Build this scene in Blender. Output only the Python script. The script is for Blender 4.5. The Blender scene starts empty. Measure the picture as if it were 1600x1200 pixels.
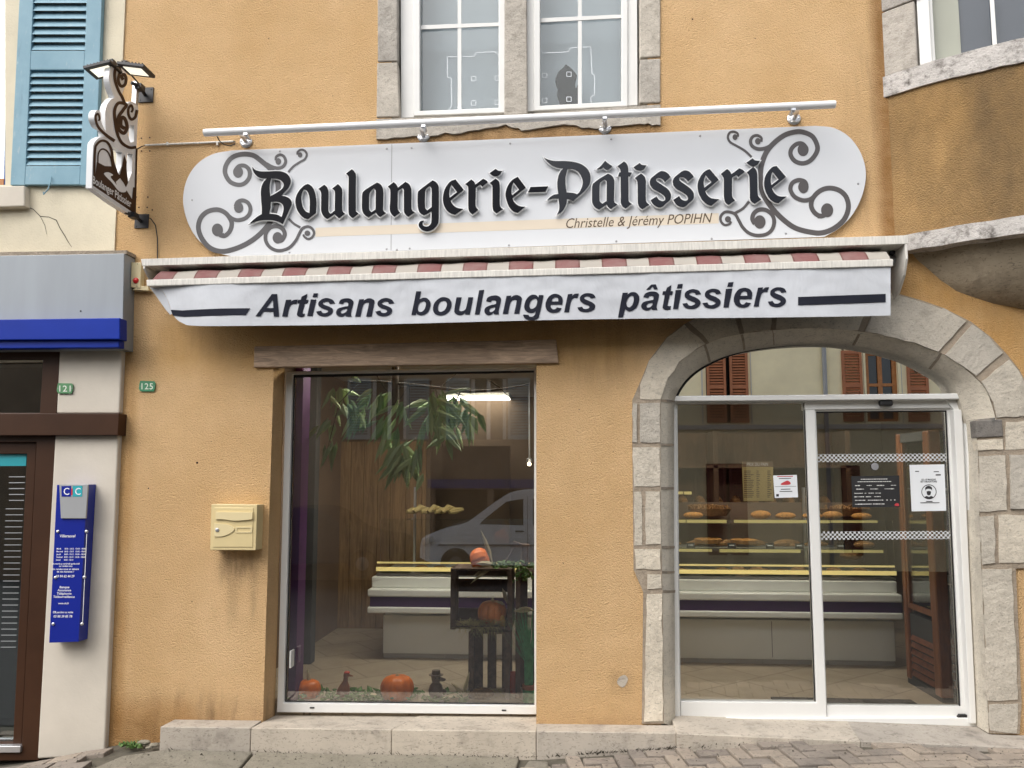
import bpy, math, random
from mathutils import Vector, Matrix, geometry, noise
R = math.radians
random.seed(7)
scene = bpy.context.scene
COL = scene.collection

# ---------------------------------------------------------------- camera
CAM = Vector((0, -5.4, 1.7))
F = 1200.0                      # focal length in photo pixels (1600 wide)
CX, CY = 800.0, 630.0           # principal point in photo pixels
ROT = (R(95.5), 0.0, R(4.0))
cd = bpy.data.cameras.new('camera')
cd.sensor_width = 36; cd.lens = 36 * F / 1600; cd.shift_y = (CY - 600) / 1600
cd.clip_start = 0.05; cd.clip_end = 2000
cam = bpy.data.objects.new('camera', cd); COL.objects.link(cam)
cam.location = CAM; cam.rotation_euler = ROT
scene.camera = cam
from mathutils import Euler
CM = Euler(ROT).to_matrix()

# ---------------------------------------------------------------- sky, sun, exposure
SUN_EL, SUN_AZ = R(50), R(222)
w = bpy.data.worlds.new('World'); scene.world = w; w.use_nodes = True
nt = w.node_tree
bg = nt.nodes['Background']; sky = nt.nodes.new('ShaderNodeTexSky'); sky.sky_type = 'NISHITA'
sky.sun_disc = False; sky.sun_elevation = SUN_EL; sky.sun_rotation = SUN_AZ
sky.air_density = 1.0; sky.dust_density = 4.0; sky.ozone_density = 1.0
hs = nt.nodes.new('ShaderNodeHueSaturation'); hs.inputs['Saturation'].default_value = 0.35
nt.links.new(sky.outputs[0], hs.inputs['Color']); nt.links.new(hs.outputs[0], bg.inputs[0])
bg.inputs[1].default_value = 0.15
sd = bpy.data.lights.new('sun', 'SUN'); sd.energy = 1.3; sd.angle = R(85); sd.color = (1, .96, .90)
sun = bpy.data.objects.new('sun', sd); COL.objects.link(sun)
sdir = Vector((math.sin(SUN_AZ) * math.cos(SUN_EL), math.cos(SUN_AZ) * math.cos(SUN_EL), math.sin(SUN_EL)))
sun.rotation_euler = sdir.to_track_quat('Z', 'Y').to_euler(); sun.location = (0, -3, 30)
scene.view_settings.view_transform = 'Standard'; scene.view_settings.look = 'None'
scene.view_settings.exposure = 0.78; scene.view_settings.gamma = 1.0
scene.cycles.max_bounces = 10; scene.cycles.transparent_max_bounces = 16
scene.cycles.glossy_bounces = 4; scene.cycles.diffuse_bounces = 4
scene.cycles.caustics_reflective = False; scene.cycles.caustics_refractive = False
scene.cycles.sample_clamp_indirect = 6
scene.cycles.use_denoising = True

# ---------------------------------------------------------------- photo pixel -> point in the place
def ray(px, py):
    d = CM @ Vector(((px - CX) / F, (CY - py) / F, -1.0))
    return d
def P(px, py, Y=0.0):                    # point on the plane y = Y
    d = ray(px, py); t = (Y - CAM.y) / d.y
    return CAM + d * t
def PXp(px, py, X):                      # point on the plane x = X
    d = ray(px, py); t = (X - CAM.x) / d.x
    return CAM + d * t
def PZ(px, py, Z):                       # point on the plane z = Z
    d = ray(px, py); t = (Z - CAM.z) / d.z
    return CAM + d * t
def XZ(pts, Y): return [(p.x, p.z) for p in (P(a, b, Y) for a, b in pts)]
def smooth(pts, n=6, closed=True):
    """Catmull-Rom through points; a third element 1 marks a sharp corner"""
    N = len(pts); out = []
    cor = [len(p) > 2 for p in pts]
    rng = range(N if closed else N - 1)
    for i in rng:
        p1 = Vector(pts[i][:2]); p2 = Vector(pts[(i + 1) % N][:2])
        p0 = Vector(pts[(i - 1) % N][:2]) if not cor[i] and (closed or i > 0) else p1 - (p2 - p1) * .6
        p3 = Vector(pts[(i + 2) % N][:2]) if not cor[(i + 1) % N] and (closed or i + 2 < N) else p2 + (p2 - p1) * .6
        for k in range(n):
            t = k / n
            q = .5 * ((2 * p1) + (p2 - p0) * t + (2 * p0 - 5 * p1 + 4 * p2 - p3) * t * t + (3 * p1 - p0 - 3 * p2 + p3) * t ** 3)
            out.append((q.x, q.y))
    if not closed: out.append(tuple(pts[-1][:2]))
    return out
def area(l): return .5 * sum(l[i][0] * l[(i + 1) % len(l)][1] - l[(i + 1) % len(l)][0] * l[i][1] for i in range(len(l)))
def grow(loop, d):                       # offset so that the loop's inside grows by d
    s = 1 if area(loop) > 0 else -1
    N = len(loop); out = []
    for i in range(N):
        a, b, c = Vector(loop[i - 1]), Vector(loop[i]), Vector(loop[(i + 1) % N])
        e1 = (b - a); e2 = (c - b)
        if e1.length < 1e-9 or e2.length < 1e-9: out.append((b.x, b.y)); continue
        e1.normalize(); e2.normalize()
        n1 = Vector((e1.y, -e1.x)) * s; n2 = Vector((e2.y, -e2.x)) * s
        m = n1 + n2
        if m.length < .2: m = n1
        m.normalize(); k = d / max(m.dot(n1), .38)
        out.append((b.x + m.x * k, b.y + m.y * k))
    return out

# ---------------------------------------------------------------- mesh building
def wloc(o):
    v = Vector((0, 0, 0))
    while o: v = v + o.location; o = o.parent
    return v
class MB:
    def __init__(s): s.v = []; s.f = []; s.mi = []; s.cur = 0
    def add(s, vs, fs):
        n = len(s.v); s.v += [Vector(a) for a in vs]
        for f in fs: s.f.append([n + i for i in f]); s.mi.append(s.cur)
        return s
    def box(s, x0, x1, y0, y1, z0, z1):
        return s.add([(x0, y0, z0), (x1, y0, z0), (x1, y1, z0), (x0, y1, z0), (x0, y0, z1), (x1, y0, z1), (x1, y1, z1), (x0, y1, z1)],
                     [(0, 3, 2, 1), (4, 5, 6, 7), (0, 1, 5, 4), (1, 2, 6, 5), (2, 3, 7, 6), (3, 0, 4, 7)])
    def hexa(s, a, b):                   # two quads of 4 points, joined
        vs = list(a) + list(b)
        return s.add(vs, [(0, 1, 2, 3), (7, 6, 5, 4), (0, 4, 5, 1), (1, 5, 6, 2), (2, 6, 7, 3), (3, 7, 4, 0)])
    def slab(s, quad, yf, yb):           # a quad seen in the photo, front at yf, straight back to yb
        fr = [P(a, b, yf) for a, b in quad]
        return s.hexa(fr, [Vector((p.x, yb, p.z)) for p in fr])
    def obox(s, c, size, M=None):        # oriented box
        sx, sy, sz = (k / 2 for k in size); M = M or Matrix.Identity(3); c = Vector(c)
        vs = [c + M @ Vector(q) for q in ((-sx, -sy, -sz), (sx, -sy, -sz), (sx, sy, -sz), (-sx, sy, -sz), (-sx, -sy, sz), (sx, -sy, sz), (sx, sy, sz), (-sx, sy, sz))]
        return s.add(vs, [(0, 3, 2, 1), (4, 5, 6, 7), (0, 1, 5, 4), (1, 2, 6, 5), (2, 3, 7, 6), (3, 0, 4, 7)])
    def prism(s, loops, y0, y1, axis='y', back=True):
        """loops in (x,z) (axis y) or (y,z) (axis x); first the outline, then holes"""
        mk = (lambda a, b, d: (a, d, b)) if axis == 'y' else (lambda a, b, d: (d, a, b))
        flat = [p for l in loops for p in l]
        want = abs(area(loops[0])) - sum(abs(area(l)) for l in loops[1:])
        if len(loops) == 2 and len(loops[0]) == len(loops[1]) and len(loops[0]) <= 6 and (area(loops[0]) > 0) == (area(loops[1]) > 0):
            k_ = len(loops[0]); tri = []
            for i in range(k_):
                j = (i + 1) % k_; tri += [(i, j, k_ + j), (i, k_ + j, k_ + i)]
        else:
            tri = geometry.tessellate_polygon([[Vector((a, b, 0)) for a, b in l] for l in loops])
            got = sum(abs(area([flat[i] for i in t])) for t in tri)
            if abs(got - want) > .01 * abs(want) + 1e-7:
                vv = [Vector(p) for p in flat]; ed = []; o = 0
                for l in loops: ed += [(o + i, o + (i + 1) % len(l)) for i in range(len(l))]; o += len(l)
                r_ = geometry.delaunay_2d_cdt(vv, ed, [], 1, 1e-7)
                def inside(q):
                    n_ = 0
                    for l in loops:
                        for i in range(len(l)):
                            (x1, y1), (x2, y2) = l[i], l[(i + 1) % len(l)]
                            if (y1 > q[1]) != (y2 > q[1]) and q[0] < (x2 - x1) * (q[1] - y1) / (y2 - y1) + x1: n_ += 1
                    return n_ % 2
                mp_ = {}
                for i, orig in enumerate(r_[3]): mp_[i] = orig[0] if orig else None
                tri = []
                for f in r_[2]:
                    if any(mp_[i] is None for i in f): continue
                    q = tuple(sum(r_[0][i][k] for i in f) / len(f) for k in (0, 1))
                    if inside(q): tri.append([mp_[i] for i in f])
                g2 = sum(abs(area([flat[i] for i in t])) for t in tri)
                print('retessellated', round(want, 5), round(got, 5), round(g2, 5))
        n = len(flat)
        fr = []
        for t in tri:
            t = list(t)
            if area([flat[i] for i in t]) < 0: t.reverse()
            fr.append(t if axis == 'y' else t)
        vs = [mk(a, b, y0) for a, b in flat]; fs = [tuple(t) for t in fr]
        if y1 is not None and y1 != y0:
            vs += [mk(a, b, y1) for a, b in flat]
            if back: fs += [tuple(i + n for i in reversed(t)) for t in fr]
            o = 0
            for k, l in enumerate(loops):
                m = len(l); ccw = area(l) > 0
                flip = (ccw != (k == 0))
                for i in range(m):
                    a, b = o + i, o + (i + 1) % m
                    fs.append((a, a + n, b + n, b) if not flip else (b, b + n, a + n, a))
                o += m
        if axis == 'x': fs = [tuple(reversed(f)) for f in fs] if (y1 or 0) < y0 else fs
        return s.add(vs, fs)
    def tube(s, pts, r, n=10, caps=True):
        pts = [Vector(p) for p in pts]; m = len(pts)
        rs = r if isinstance(r, (list, tuple)) else [r] * m
        vs = []; up = None
        for i, p in enumerate(pts):
            t = (pts[min(i + 1, m - 1)] - pts[max(i - 1, 0)])
            t.normalize()
            if up is None: up = t.orthogonal().normalized()
            up = (up - t * up.dot(t))
            up = up.normalized() if up.length > 1e-6 else t.orthogonal().normalized()
            sd_ = t.cross(up)
            for k in range(n):
                a = 2 * math.pi * k / n
                vs.append(p + (up * math.cos(a) + sd_ * math.sin(a)) * rs[i])
        fs = [(i * n + k, i * n + (k + 1) % n, (i + 1) * n + (k + 1) % n, (i + 1) * n + k) for i in range(m - 1) for k in range(n)]
        if caps: fs += [tuple(range(n - 1, -1, -1)), tuple((m - 1) * n + k for k in range(n))]
        return s.add(vs, fs)
    def lathe(s, c, prof, n=24, axis='z', rib=0, nrib=0):
        c = Vector(c); vs = []; m = len(prof)
        for r_, h in prof:
            for k in range(n):
                a = 2 * math.pi * k / n
                rr = r_ * (1 - rib * (abs(math.cos(a * nrib / 2)) ** 6 if nrib else 0))
                q = (rr * math.cos(a), rr * math.sin(a), h)
                if axis == 'y': q = (q[0], h, q[1])
                if axis == 'x': q = (h, q[0], q[1])
                vs.append(c + Vector(q))
        fs = [(i * n + k, i * n + (k + 1) % n, (i + 1) * n + (k + 1) % n, (i + 1) * n + k) for i in range(m - 1) for k in range(n)]
        fs += [tuple(range(n - 1, -1, -1)), tuple((m - 1) * n + k for k in range(n))]
        if axis in 'y': fs = [tuple(reversed(f)) for f in fs]
        return s.add(vs, fs)
    def ball(s, c, r, n=12, sc=(1, 1, 1)):
        c = Vector(c); pr = [(math.sin(math.pi * i / n), -math.cos(math.pi * i / n)) for i in range(n + 1)]
        pr[0] = (1e-3, -1); pr[-1] = (1e-3, 1)
        k0 = len(s.v); s.lathe((0, 0, 0), [(a * r, b * r) for a, b in pr], n=n * 2)
        for i in range(k0, len(s.v)):
            q = s.v[i]; s.v[i] = c + Vector((q.x * sc[0], q.y * sc[1], q.z * sc[2]))
        return s
    def ribbon(s, pts, ws, place):       # flat band along a centre line given in pixels
        m = len(pts); L = []
        for i in range(m):
            a, b = Vector(pts[max(i - 1, 0)]), Vector(pts[min(i + 1, m - 1)])
            t = (b - a).normalized(); nn = Vector((-t.y, t.x)) * ws[i] / 2; p = Vector(pts[i])
            L.append((p + nn, p - nn))
        vs = [place(q.x, q.y) for pr in L for q in pr]
        fs = [(2 * i, 2 * i + 1, 2 * i + 3, 2 * i + 2) for i in range(m - 1)]
        return s.add(vs, fs)
    def build(s, name, mat, parent=None, smooth_=False, bevel=0, seg=2, recalc=True):
        me = bpy.data.meshes.new(name)
        off = wloc(parent) if parent else Vector((0, 0, 0))
        me.from_pydata([v - off for v in s.v], [], s.f)
        for m in (mat if isinstance(mat, (list, tuple)) else [mat]): me.materials.append(m)
        if any(s.mi): me.polygons.foreach_set('material_index', s.mi)
        if recalc:
            import bmesh
            bm = bmesh.new(); bm.from_mesh(me); bmesh.ops.recalc_face_normals(bm, faces=bm.faces); bm.to_mesh(me); bm.free()
        if smooth_:
            me.polygons.foreach_set('use_smooth', [True] * len(me.polygons))
            try: me.set_sharp_from_angle(angle=R(40))
            except Exception: pass
        me.update()
        o = bpy.data.objects.new(name, me); COL.objects.link(o)
        if parent: o.parent = parent
        if bevel:
            b = o.modifiers.new('bevel', 'BEVEL'); b.width = bevel; b.segments = seg; b.limit_method = 'ANGLE'; b.angle_limit = R(40)
            b.use_clamp_overlap = True
        return o
def thing(name, label, cat, loc, group=None):
    o = bpy.data.objects.new(name, None); COL.objects.link(o); o.location = loc
    o.empty_display_size = .1
    return tag(o, label, cat, group)
def tag(o, label, cat, group=None):
    o['label'] = label; o['category'] = cat
    if group: o['group'] = group
    return o
def kind(o, k='structure'): o['kind'] = k; return o
def copy_thing(o, delta, label=None):
    def rec(a, par):
        c = a.copy(); COL.objects.link(c)
        if par: c.parent = par
        for ch in [x for x in bpy.data.objects if x.parent == a and x != c]: rec(ch, c)
        return c
    c = rec(o, None); c.location = o.location + Vector(delta)
    if label: c['label'] = label
    return c

# ---------------------------------------------------------------- text
_tc = {}
def text_tris(txt, bold=0.0, spacing=1.0):
    key = (txt, bold, spacing)
    if key in _tc: return _tc[key]
    cu = bpy.data.curves.new('t', 'FONT'); cu.body = txt; cu.size = 1; cu.offset = bold; cu.resolution_u = 3; cu.space_character = spacing
    ob = bpy.data.objects.new('t', cu); COL.objects.link(ob)
    dg = bpy.context.evaluated_depsgraph_get(); dg.update()
    me = bpy.data.meshes.new_from_object(ob.evaluated_get(dg))
    vs = [(v.co.x, v.co.y) for v in me.vertices]; fs = [tuple(p.vertices) for p in me.polygons]
    bpy.data.objects.remove(ob); bpy.data.curves.remove(cu); bpy.data.meshes.remove(me)
    _tc[key] = (vs, fs); return vs, fs
CAPH = None
def text_px(mb, txt, p0, p1, cap, place, shear=0.0, bold=0.0, spacing=1.0, thick=None):
    """writes txt along the pixel baseline p0-p1, capital height cap in pixels; place(px,py)->point"""
    global CAPH
    if CAPH is None: CAPH = max(v[1] for v in text_tris('H')[0])
    vs, fs = text_tris(txt, bold, spacing)
    if not vs: return
    x0 = min(v[0] for v in vs); x1 = max(v[0] for v in vs)
    p0 = Vector(p0); p1 = Vector(p1); d = p1 - p0
    L = d.length; e = d / L; up = Vector((0, -1))
    k = cap / CAPH
    wtot = L - (shear * cap if shear else 0)
    out = []
    for a, b in vs:
        q = p0 + e * ((a - x0) / (x1 - x0) * wtot + shear * b * k) + up * b * k
        out.append(place(q.x, q.y))
    mb.add(out, fs)
def at(Y): return lambda a, b: P(a, b, Y)

# ---------------------------------------------------------------- materials
def C(r, g, b):
    f = lambda c: (c / 255 / 12.92) if c <= 10.3 else ((c / 255 + .055) / 1.055) ** 2.4
    return (f(r), f(g), f(b), 1)
def lin(r, g, b): return (r, g, b, 1)
class NT:
    def __init__(s, name):
        s.m = bpy.data.materials.new(name); s.m.use_nodes = True; s.t = s.m.node_tree
        s.b = s.t.nodes['Principled BSDF']; s.out = s.t.nodes['Material Output']
        s.pos = s.n('ShaderNodeNewGeometry').outputs['Position']
    def n(s, typ, **kw):
        x = s.t.nodes.new(typ)
        for k, v in kw.items(): setattr(x, k, v)
        return x
    def l(s, a, b): s.t.links.new(a, b)
    def noise(s, scale, detail=4, rough=.55, stretch=None, dist=0):
        x = s.n('ShaderNodeTexNoise'); x.inputs['Scale'].default_value = scale; x.inputs['Detail'].default_value = detail
        x.inputs['Roughness'].default_value = rough; x.inputs['Distortion'].default_value = dist
        if stretch:
            mp = s.n('ShaderNodeMapping'); mp.inputs['Scale'].default_value = stretch; s.l(s.pos, mp.inputs['Vector']); s.l(mp.outputs[0], x.inputs['Vector'])
        else: s.l(s.pos, x.inputs['Vector'])
        return x.outputs['Fac']
    def ramp(s, fac, a, b, c0=(0, 0, 0, 1), c1=(1, 1, 1, 1)):
        x = s.n('ShaderNodeValToRGB'); x.color_ramp.elements[0].position = a; x.color_ramp.elements[1].position = b
        x.color_ramp.elements[0].color = c0; x.color_ramp.elements[1].color = c1; s.l(fac, x.inputs[0]); return x.outputs[0]
    def mix(s, fac, a, b, mode='MIX'):
        x = s.n('ShaderNodeMix', data_type='RGBA', blend_type=mode)
        for sk, v in ((x.inputs[0], fac), (x.inputs[6], a), (x.inputs[7], b)):
            if hasattr(v, 'links') or hasattr(v, 'node'): s.l(v, sk)
            else: sk.default_value = v
        return x.outputs[2]
    def math(s, op, a, b=0.0):
        x = s.n('ShaderNodeMath', operation=op)
        for sk, v in ((x.inputs[0], a), (x.inputs[1], b)):
            if hasattr(v, 'node'): s.l(v, sk)
            else: sk.default_value = v
        return x.outputs[0]
    def sep(s):
        x = s.n('ShaderNodeSeparateXYZ'); s.l(s.pos, x.inputs[0]); return x.outputs
    def bump(s, h, strength=.5, dist=.01):
        x = s.n('ShaderNodeBump'); x.inputs['Strength'].default_value = strength; x.inputs['Distance'].default_value = dist
        s.l(h, x.inputs['Height'])
        if s.b.inputs['Normal'].links: s.l(s.b.inputs['Normal'].links[0].from_socket, x.inputs['Normal'])
        s.l(x.outputs[0], s.b.inputs['Normal'])
    def base(s, c):
        if hasattr(c, 'node'): s.l(c, s.b.inputs['Base Color'])
        else: s.b.inputs['Base Color'].default_value = c
    def set(s, **kw):
        for k, v in kw.items(): s.b.inputs[k.replace('_', ' ')].default_value = v
        return s
    def between(s, v, a, b, soft):       # soft box mask along a coordinate
        u = s.n('ShaderNodeMapRange', interpolation_type='SMOOTHSTEP'); s.l(v, u.inputs[0]); u.inputs[1].default_value = a - soft; u.inputs[2].default_value = a + soft
        d = s.n('ShaderNodeMapRange', interpolation_type='SMOOTHSTEP'); s.l(v, d.inputs[0]); d.inputs[1].default_value = b - soft; d.inputs[2].default_value = b + soft
        d.inputs[3].default_value = 1; d.inputs[4].default_value = 0
        return s.math('MULTIPLY', u.outputs[0], d.outputs[0])
def pm(name, col, rough=.6, var=.12, vscale=6, bump=0, bscale=60, metal=0, spec=.5, stretch=None, dist=.004, detail=4):
    t = NT(name)
    lo = tuple(c * (1 - var) for c in col[:3]) + (1,); hi = tuple(min(1, c * (1 + var)) for c in col[:3]) + (1,)
    if var: t.base(t.mix(t.ramp(t.noise(vscale, detail, .6, stretch), .3, .7), lo, hi))
    else: t.base(col)
    t.set(Roughness=rough, Metallic=metal); t.b.inputs['Specular IOR Level'].default_value = spec
    if bump: t.bump(t.noise(bscale, 4, .6, stretch), bump, dist)
    return t.m
def glass(name, refl=1.0, base=0.0, tint=(.95, .97, .96, 1)):
    t = NT(name); t.t.nodes.remove(t.b)
    tr = t.n('ShaderNodeBsdfTransparent'); tr.inputs[0].default_value = tint
    gl = t.n('ShaderNodeBsdfGlossy'); gl.inputs['Roughness'].default_value = 0.0; gl.inputs[0].default_value = (1, 1, 1, 1)
    fr = t.n('ShaderNodeFresnel'); fr.inputs[0].default_value = 1.5
    k = t.math('MULTIPLY', fr.outputs[0], refl); k = t.math('ADD', k, base)
    k2 = t.n('ShaderNodeClamp'); t.l(k, k2.inputs[0])
    mx = t.n('ShaderNodeMixShader'); t.l(k2.outputs[0], mx.inputs[0]); t.l(tr.outputs[0], mx.inputs[1]); t.l(gl.outputs[0], mx.inputs[2])
    t.l(mx.outputs[0], t.out.inputs[0]); return t.m
def emit(name, col, strength):
    t = NT(name); t.base(col); t.b.inputs['Emission Color'].default_value = col; t.b.inputs['Emission Strength'].default_value = strength; return t.m

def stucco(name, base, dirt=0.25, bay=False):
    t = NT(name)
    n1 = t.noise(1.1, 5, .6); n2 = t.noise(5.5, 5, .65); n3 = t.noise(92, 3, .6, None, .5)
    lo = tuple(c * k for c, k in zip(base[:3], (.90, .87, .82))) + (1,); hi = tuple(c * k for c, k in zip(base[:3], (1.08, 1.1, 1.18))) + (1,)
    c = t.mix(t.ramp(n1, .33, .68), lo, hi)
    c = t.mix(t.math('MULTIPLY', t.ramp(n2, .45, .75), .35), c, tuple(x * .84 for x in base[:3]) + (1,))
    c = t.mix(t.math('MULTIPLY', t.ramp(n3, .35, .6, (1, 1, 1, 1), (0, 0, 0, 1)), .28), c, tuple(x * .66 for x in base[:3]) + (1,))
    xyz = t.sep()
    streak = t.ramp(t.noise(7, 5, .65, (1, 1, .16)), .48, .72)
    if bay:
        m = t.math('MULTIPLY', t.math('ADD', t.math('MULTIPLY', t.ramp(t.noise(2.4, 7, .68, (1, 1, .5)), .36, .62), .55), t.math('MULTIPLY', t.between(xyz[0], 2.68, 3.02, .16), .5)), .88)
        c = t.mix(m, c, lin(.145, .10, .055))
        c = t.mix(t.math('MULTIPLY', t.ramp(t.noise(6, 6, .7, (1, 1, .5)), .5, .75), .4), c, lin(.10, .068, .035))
    else:
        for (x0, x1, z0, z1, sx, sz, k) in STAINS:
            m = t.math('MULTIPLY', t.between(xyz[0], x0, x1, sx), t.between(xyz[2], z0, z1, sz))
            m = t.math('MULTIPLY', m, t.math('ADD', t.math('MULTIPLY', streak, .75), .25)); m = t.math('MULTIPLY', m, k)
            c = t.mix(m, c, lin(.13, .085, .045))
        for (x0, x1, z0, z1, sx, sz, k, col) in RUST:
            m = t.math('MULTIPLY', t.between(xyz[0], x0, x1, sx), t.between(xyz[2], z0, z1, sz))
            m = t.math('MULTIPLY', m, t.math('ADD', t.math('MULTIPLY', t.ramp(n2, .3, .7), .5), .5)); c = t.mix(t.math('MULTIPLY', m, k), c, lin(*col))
        # damp foot of the wall and a rusty band under the window sill
        m = t.math('MULTIPLY', t.between(xyz[2], -1, .05, .16), t.ramp(n2, .25, .6)); c = t.mix(t.math('MULTIPLY', m, .55), c, lin(.22, .115, .045))
    t.base(c); t.set(Roughness=.92); t.b.inputs['Specular IOR Level'].default_value = .2
    vo = t.n('ShaderNodeTexVoronoi', feature='SMOOTH_F1'); vo.inputs['Scale'].default_value = 105; vo.inputs['Smoothness'].default_value = .4
    wv = t.n('ShaderNodeVectorMath', operation='ADD'); nz = t.n('ShaderNodeTexNoise'); nz.inputs['Scale'].default_value = 30; t.l(t.pos, nz.inputs['Vector'])
    sc = t.n('ShaderNodeVectorMath', operation='SCALE'); t.l(nz.outputs['Color'], sc.inputs[0]); sc.inputs['Scale'].default_value = .012; t.l(t.pos, wv.inputs[0]); t.l(sc.outputs[0], wv.inputs[1]); t.l(wv.outputs[0], vo.inputs['Vector'])
    g = t.math('SUBTRACT', t.math('ADD', t.math('MULTIPLY', t.noise(105, 5, .8), 1.0), t.math('MULTIPLY', t.noise(5, 3, .5), .9)), t.math('MULTIPLY', vo.outputs['Distance'], .8))
    t.bump(g, 1.0, .0085)
    return t.m
def stone(name, base, dark, rough=.9, b=.7, scale=9, patch=.5, isl=True):
    isl_ = isl
    t = NT(name)
    c = t.mix(t.ramp(t.noise(scale * .35, 5, .6), .3, .7), tuple(x * .86 for x in base[:3]) + (1,), tuple(min(1, x * 1.12) for x in base[:3]) + (1,))
    c = t.mix(t.math('MULTIPLY', t.ramp(t.noise(scale, 8, .7), .50, .72), patch), c, dark)
    isl = t.n('ShaderNodeNewGeometry').outputs['Random Per Island']
    c = t.mix(.55 if isl_ else 0.0, c, t.mix(isl, (.55, .55, .58, 1), (1.25, 1.18, 1.08, 1)), 'MULTIPLY')
    c = t.mix(t.math('MULTIPLY', t.ramp(t.noise(scale * 2.3, 3, .5, (1, 1, 3.5), 2.0), .60, .66), .45), c, tuple(x * .8 for x in dark[:3]) + (1,))
    c = t.mix(t.math('MULTIPLY', t.ramp(t.noise(scale * 9, 3, .6), .60, .72), .5), c, tuple(x * .5 for x in dark[:3]) + (1,))
    t.base(c); t.set(Roughness=rough); t.b.inputs['Specular IOR Level'].default_value = .25
    t.bump(t.noise(scale * 1.6, 8, .68), b, .022); t.bump(t.noise(130, 3, .6), b * .5, .005)
    return t.m
def wood(name, base, dark, stretch, scale=5, bump=.4, rough=.75):
    t = NT(name)
    n1 = t.noise(scale, 7, .65, stretch, 1.2); n2 = t.noise(1.6, 4, .6)
    c = t.mix(t.ramp(n1, .35, .68), dark, base)
    c = t.mix(t.math('MULTIPLY', t.ramp(n2, .42, .62), .5), c, tuple(x * .45 for x in base[:3]) + (1,))
    t.base(c); t.set(Roughness=rough); t.bump(n1, bump, .006); return t.m

def stain_px(x0, x1, y0, y1, sx, sy, k):
    ym = (max(y0, 0) + y1) / 2; a, b = P(x0, y0), P(x1, y1); s = 5.4 / F
    return (P(x0, ym).x, P(x1, ym).x, b.z, a.z, sx * s, sy * s, k)
STAINS = [stain_px(340, 402, 862, 905, 14, 26, .95), stain_px(355, 372, 880, 975, 6, 22, .8), stain_px(392, 402, 880, 965, 5, 20, .7),
          stain_px(600, 1032, 190, 222, 20, 12, 1.0), stain_px(1372, 1396, -40, 420, 16, 60, .75), stain_px(1330, 1396, 40, 380, 40, 60, .35),
          stain_px(165, 200, 590, 1165, 12, 80, .45), stain_px(165, 420, 1085, 1165, 30, 30, .8), stain_px(955, 985, 1050, 1085, 10, 12, .5),
          stain_px(240, 400, 505, 560, 40, 30, .45), stain_px(840, 990, 500, 590, 30, 40, .5), stain_px(1400, 1600, 400, 560, 20, 40, .45)]  # this row just darkens the wall below the awning and the bay
RUST = [stain_px(1372, 1402, -300, 480, 12, 60, .95) + ((.27, .13, .038),), stain_px(165, 203, 545, 1170, 9, 60, .55) + ((.50, .27, .085),), stain_px(240, 985, 500, 575, 30, 26, .55) + ((.56, .33, .11),), stain_px(1400, 1640, 400, 640, 30, 60, .7) + ((.60, .33, .10),), stain_px(165, 300, 1095, 1180, 20, 22, .6) + ((.42, .21, .06),), stain_px(590, 1032, 192, 225, 16, 10, .7) + ((.30, .17, .07),)]  # rust streaks, plus the orange of shaded parts under the awning painted in
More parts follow.
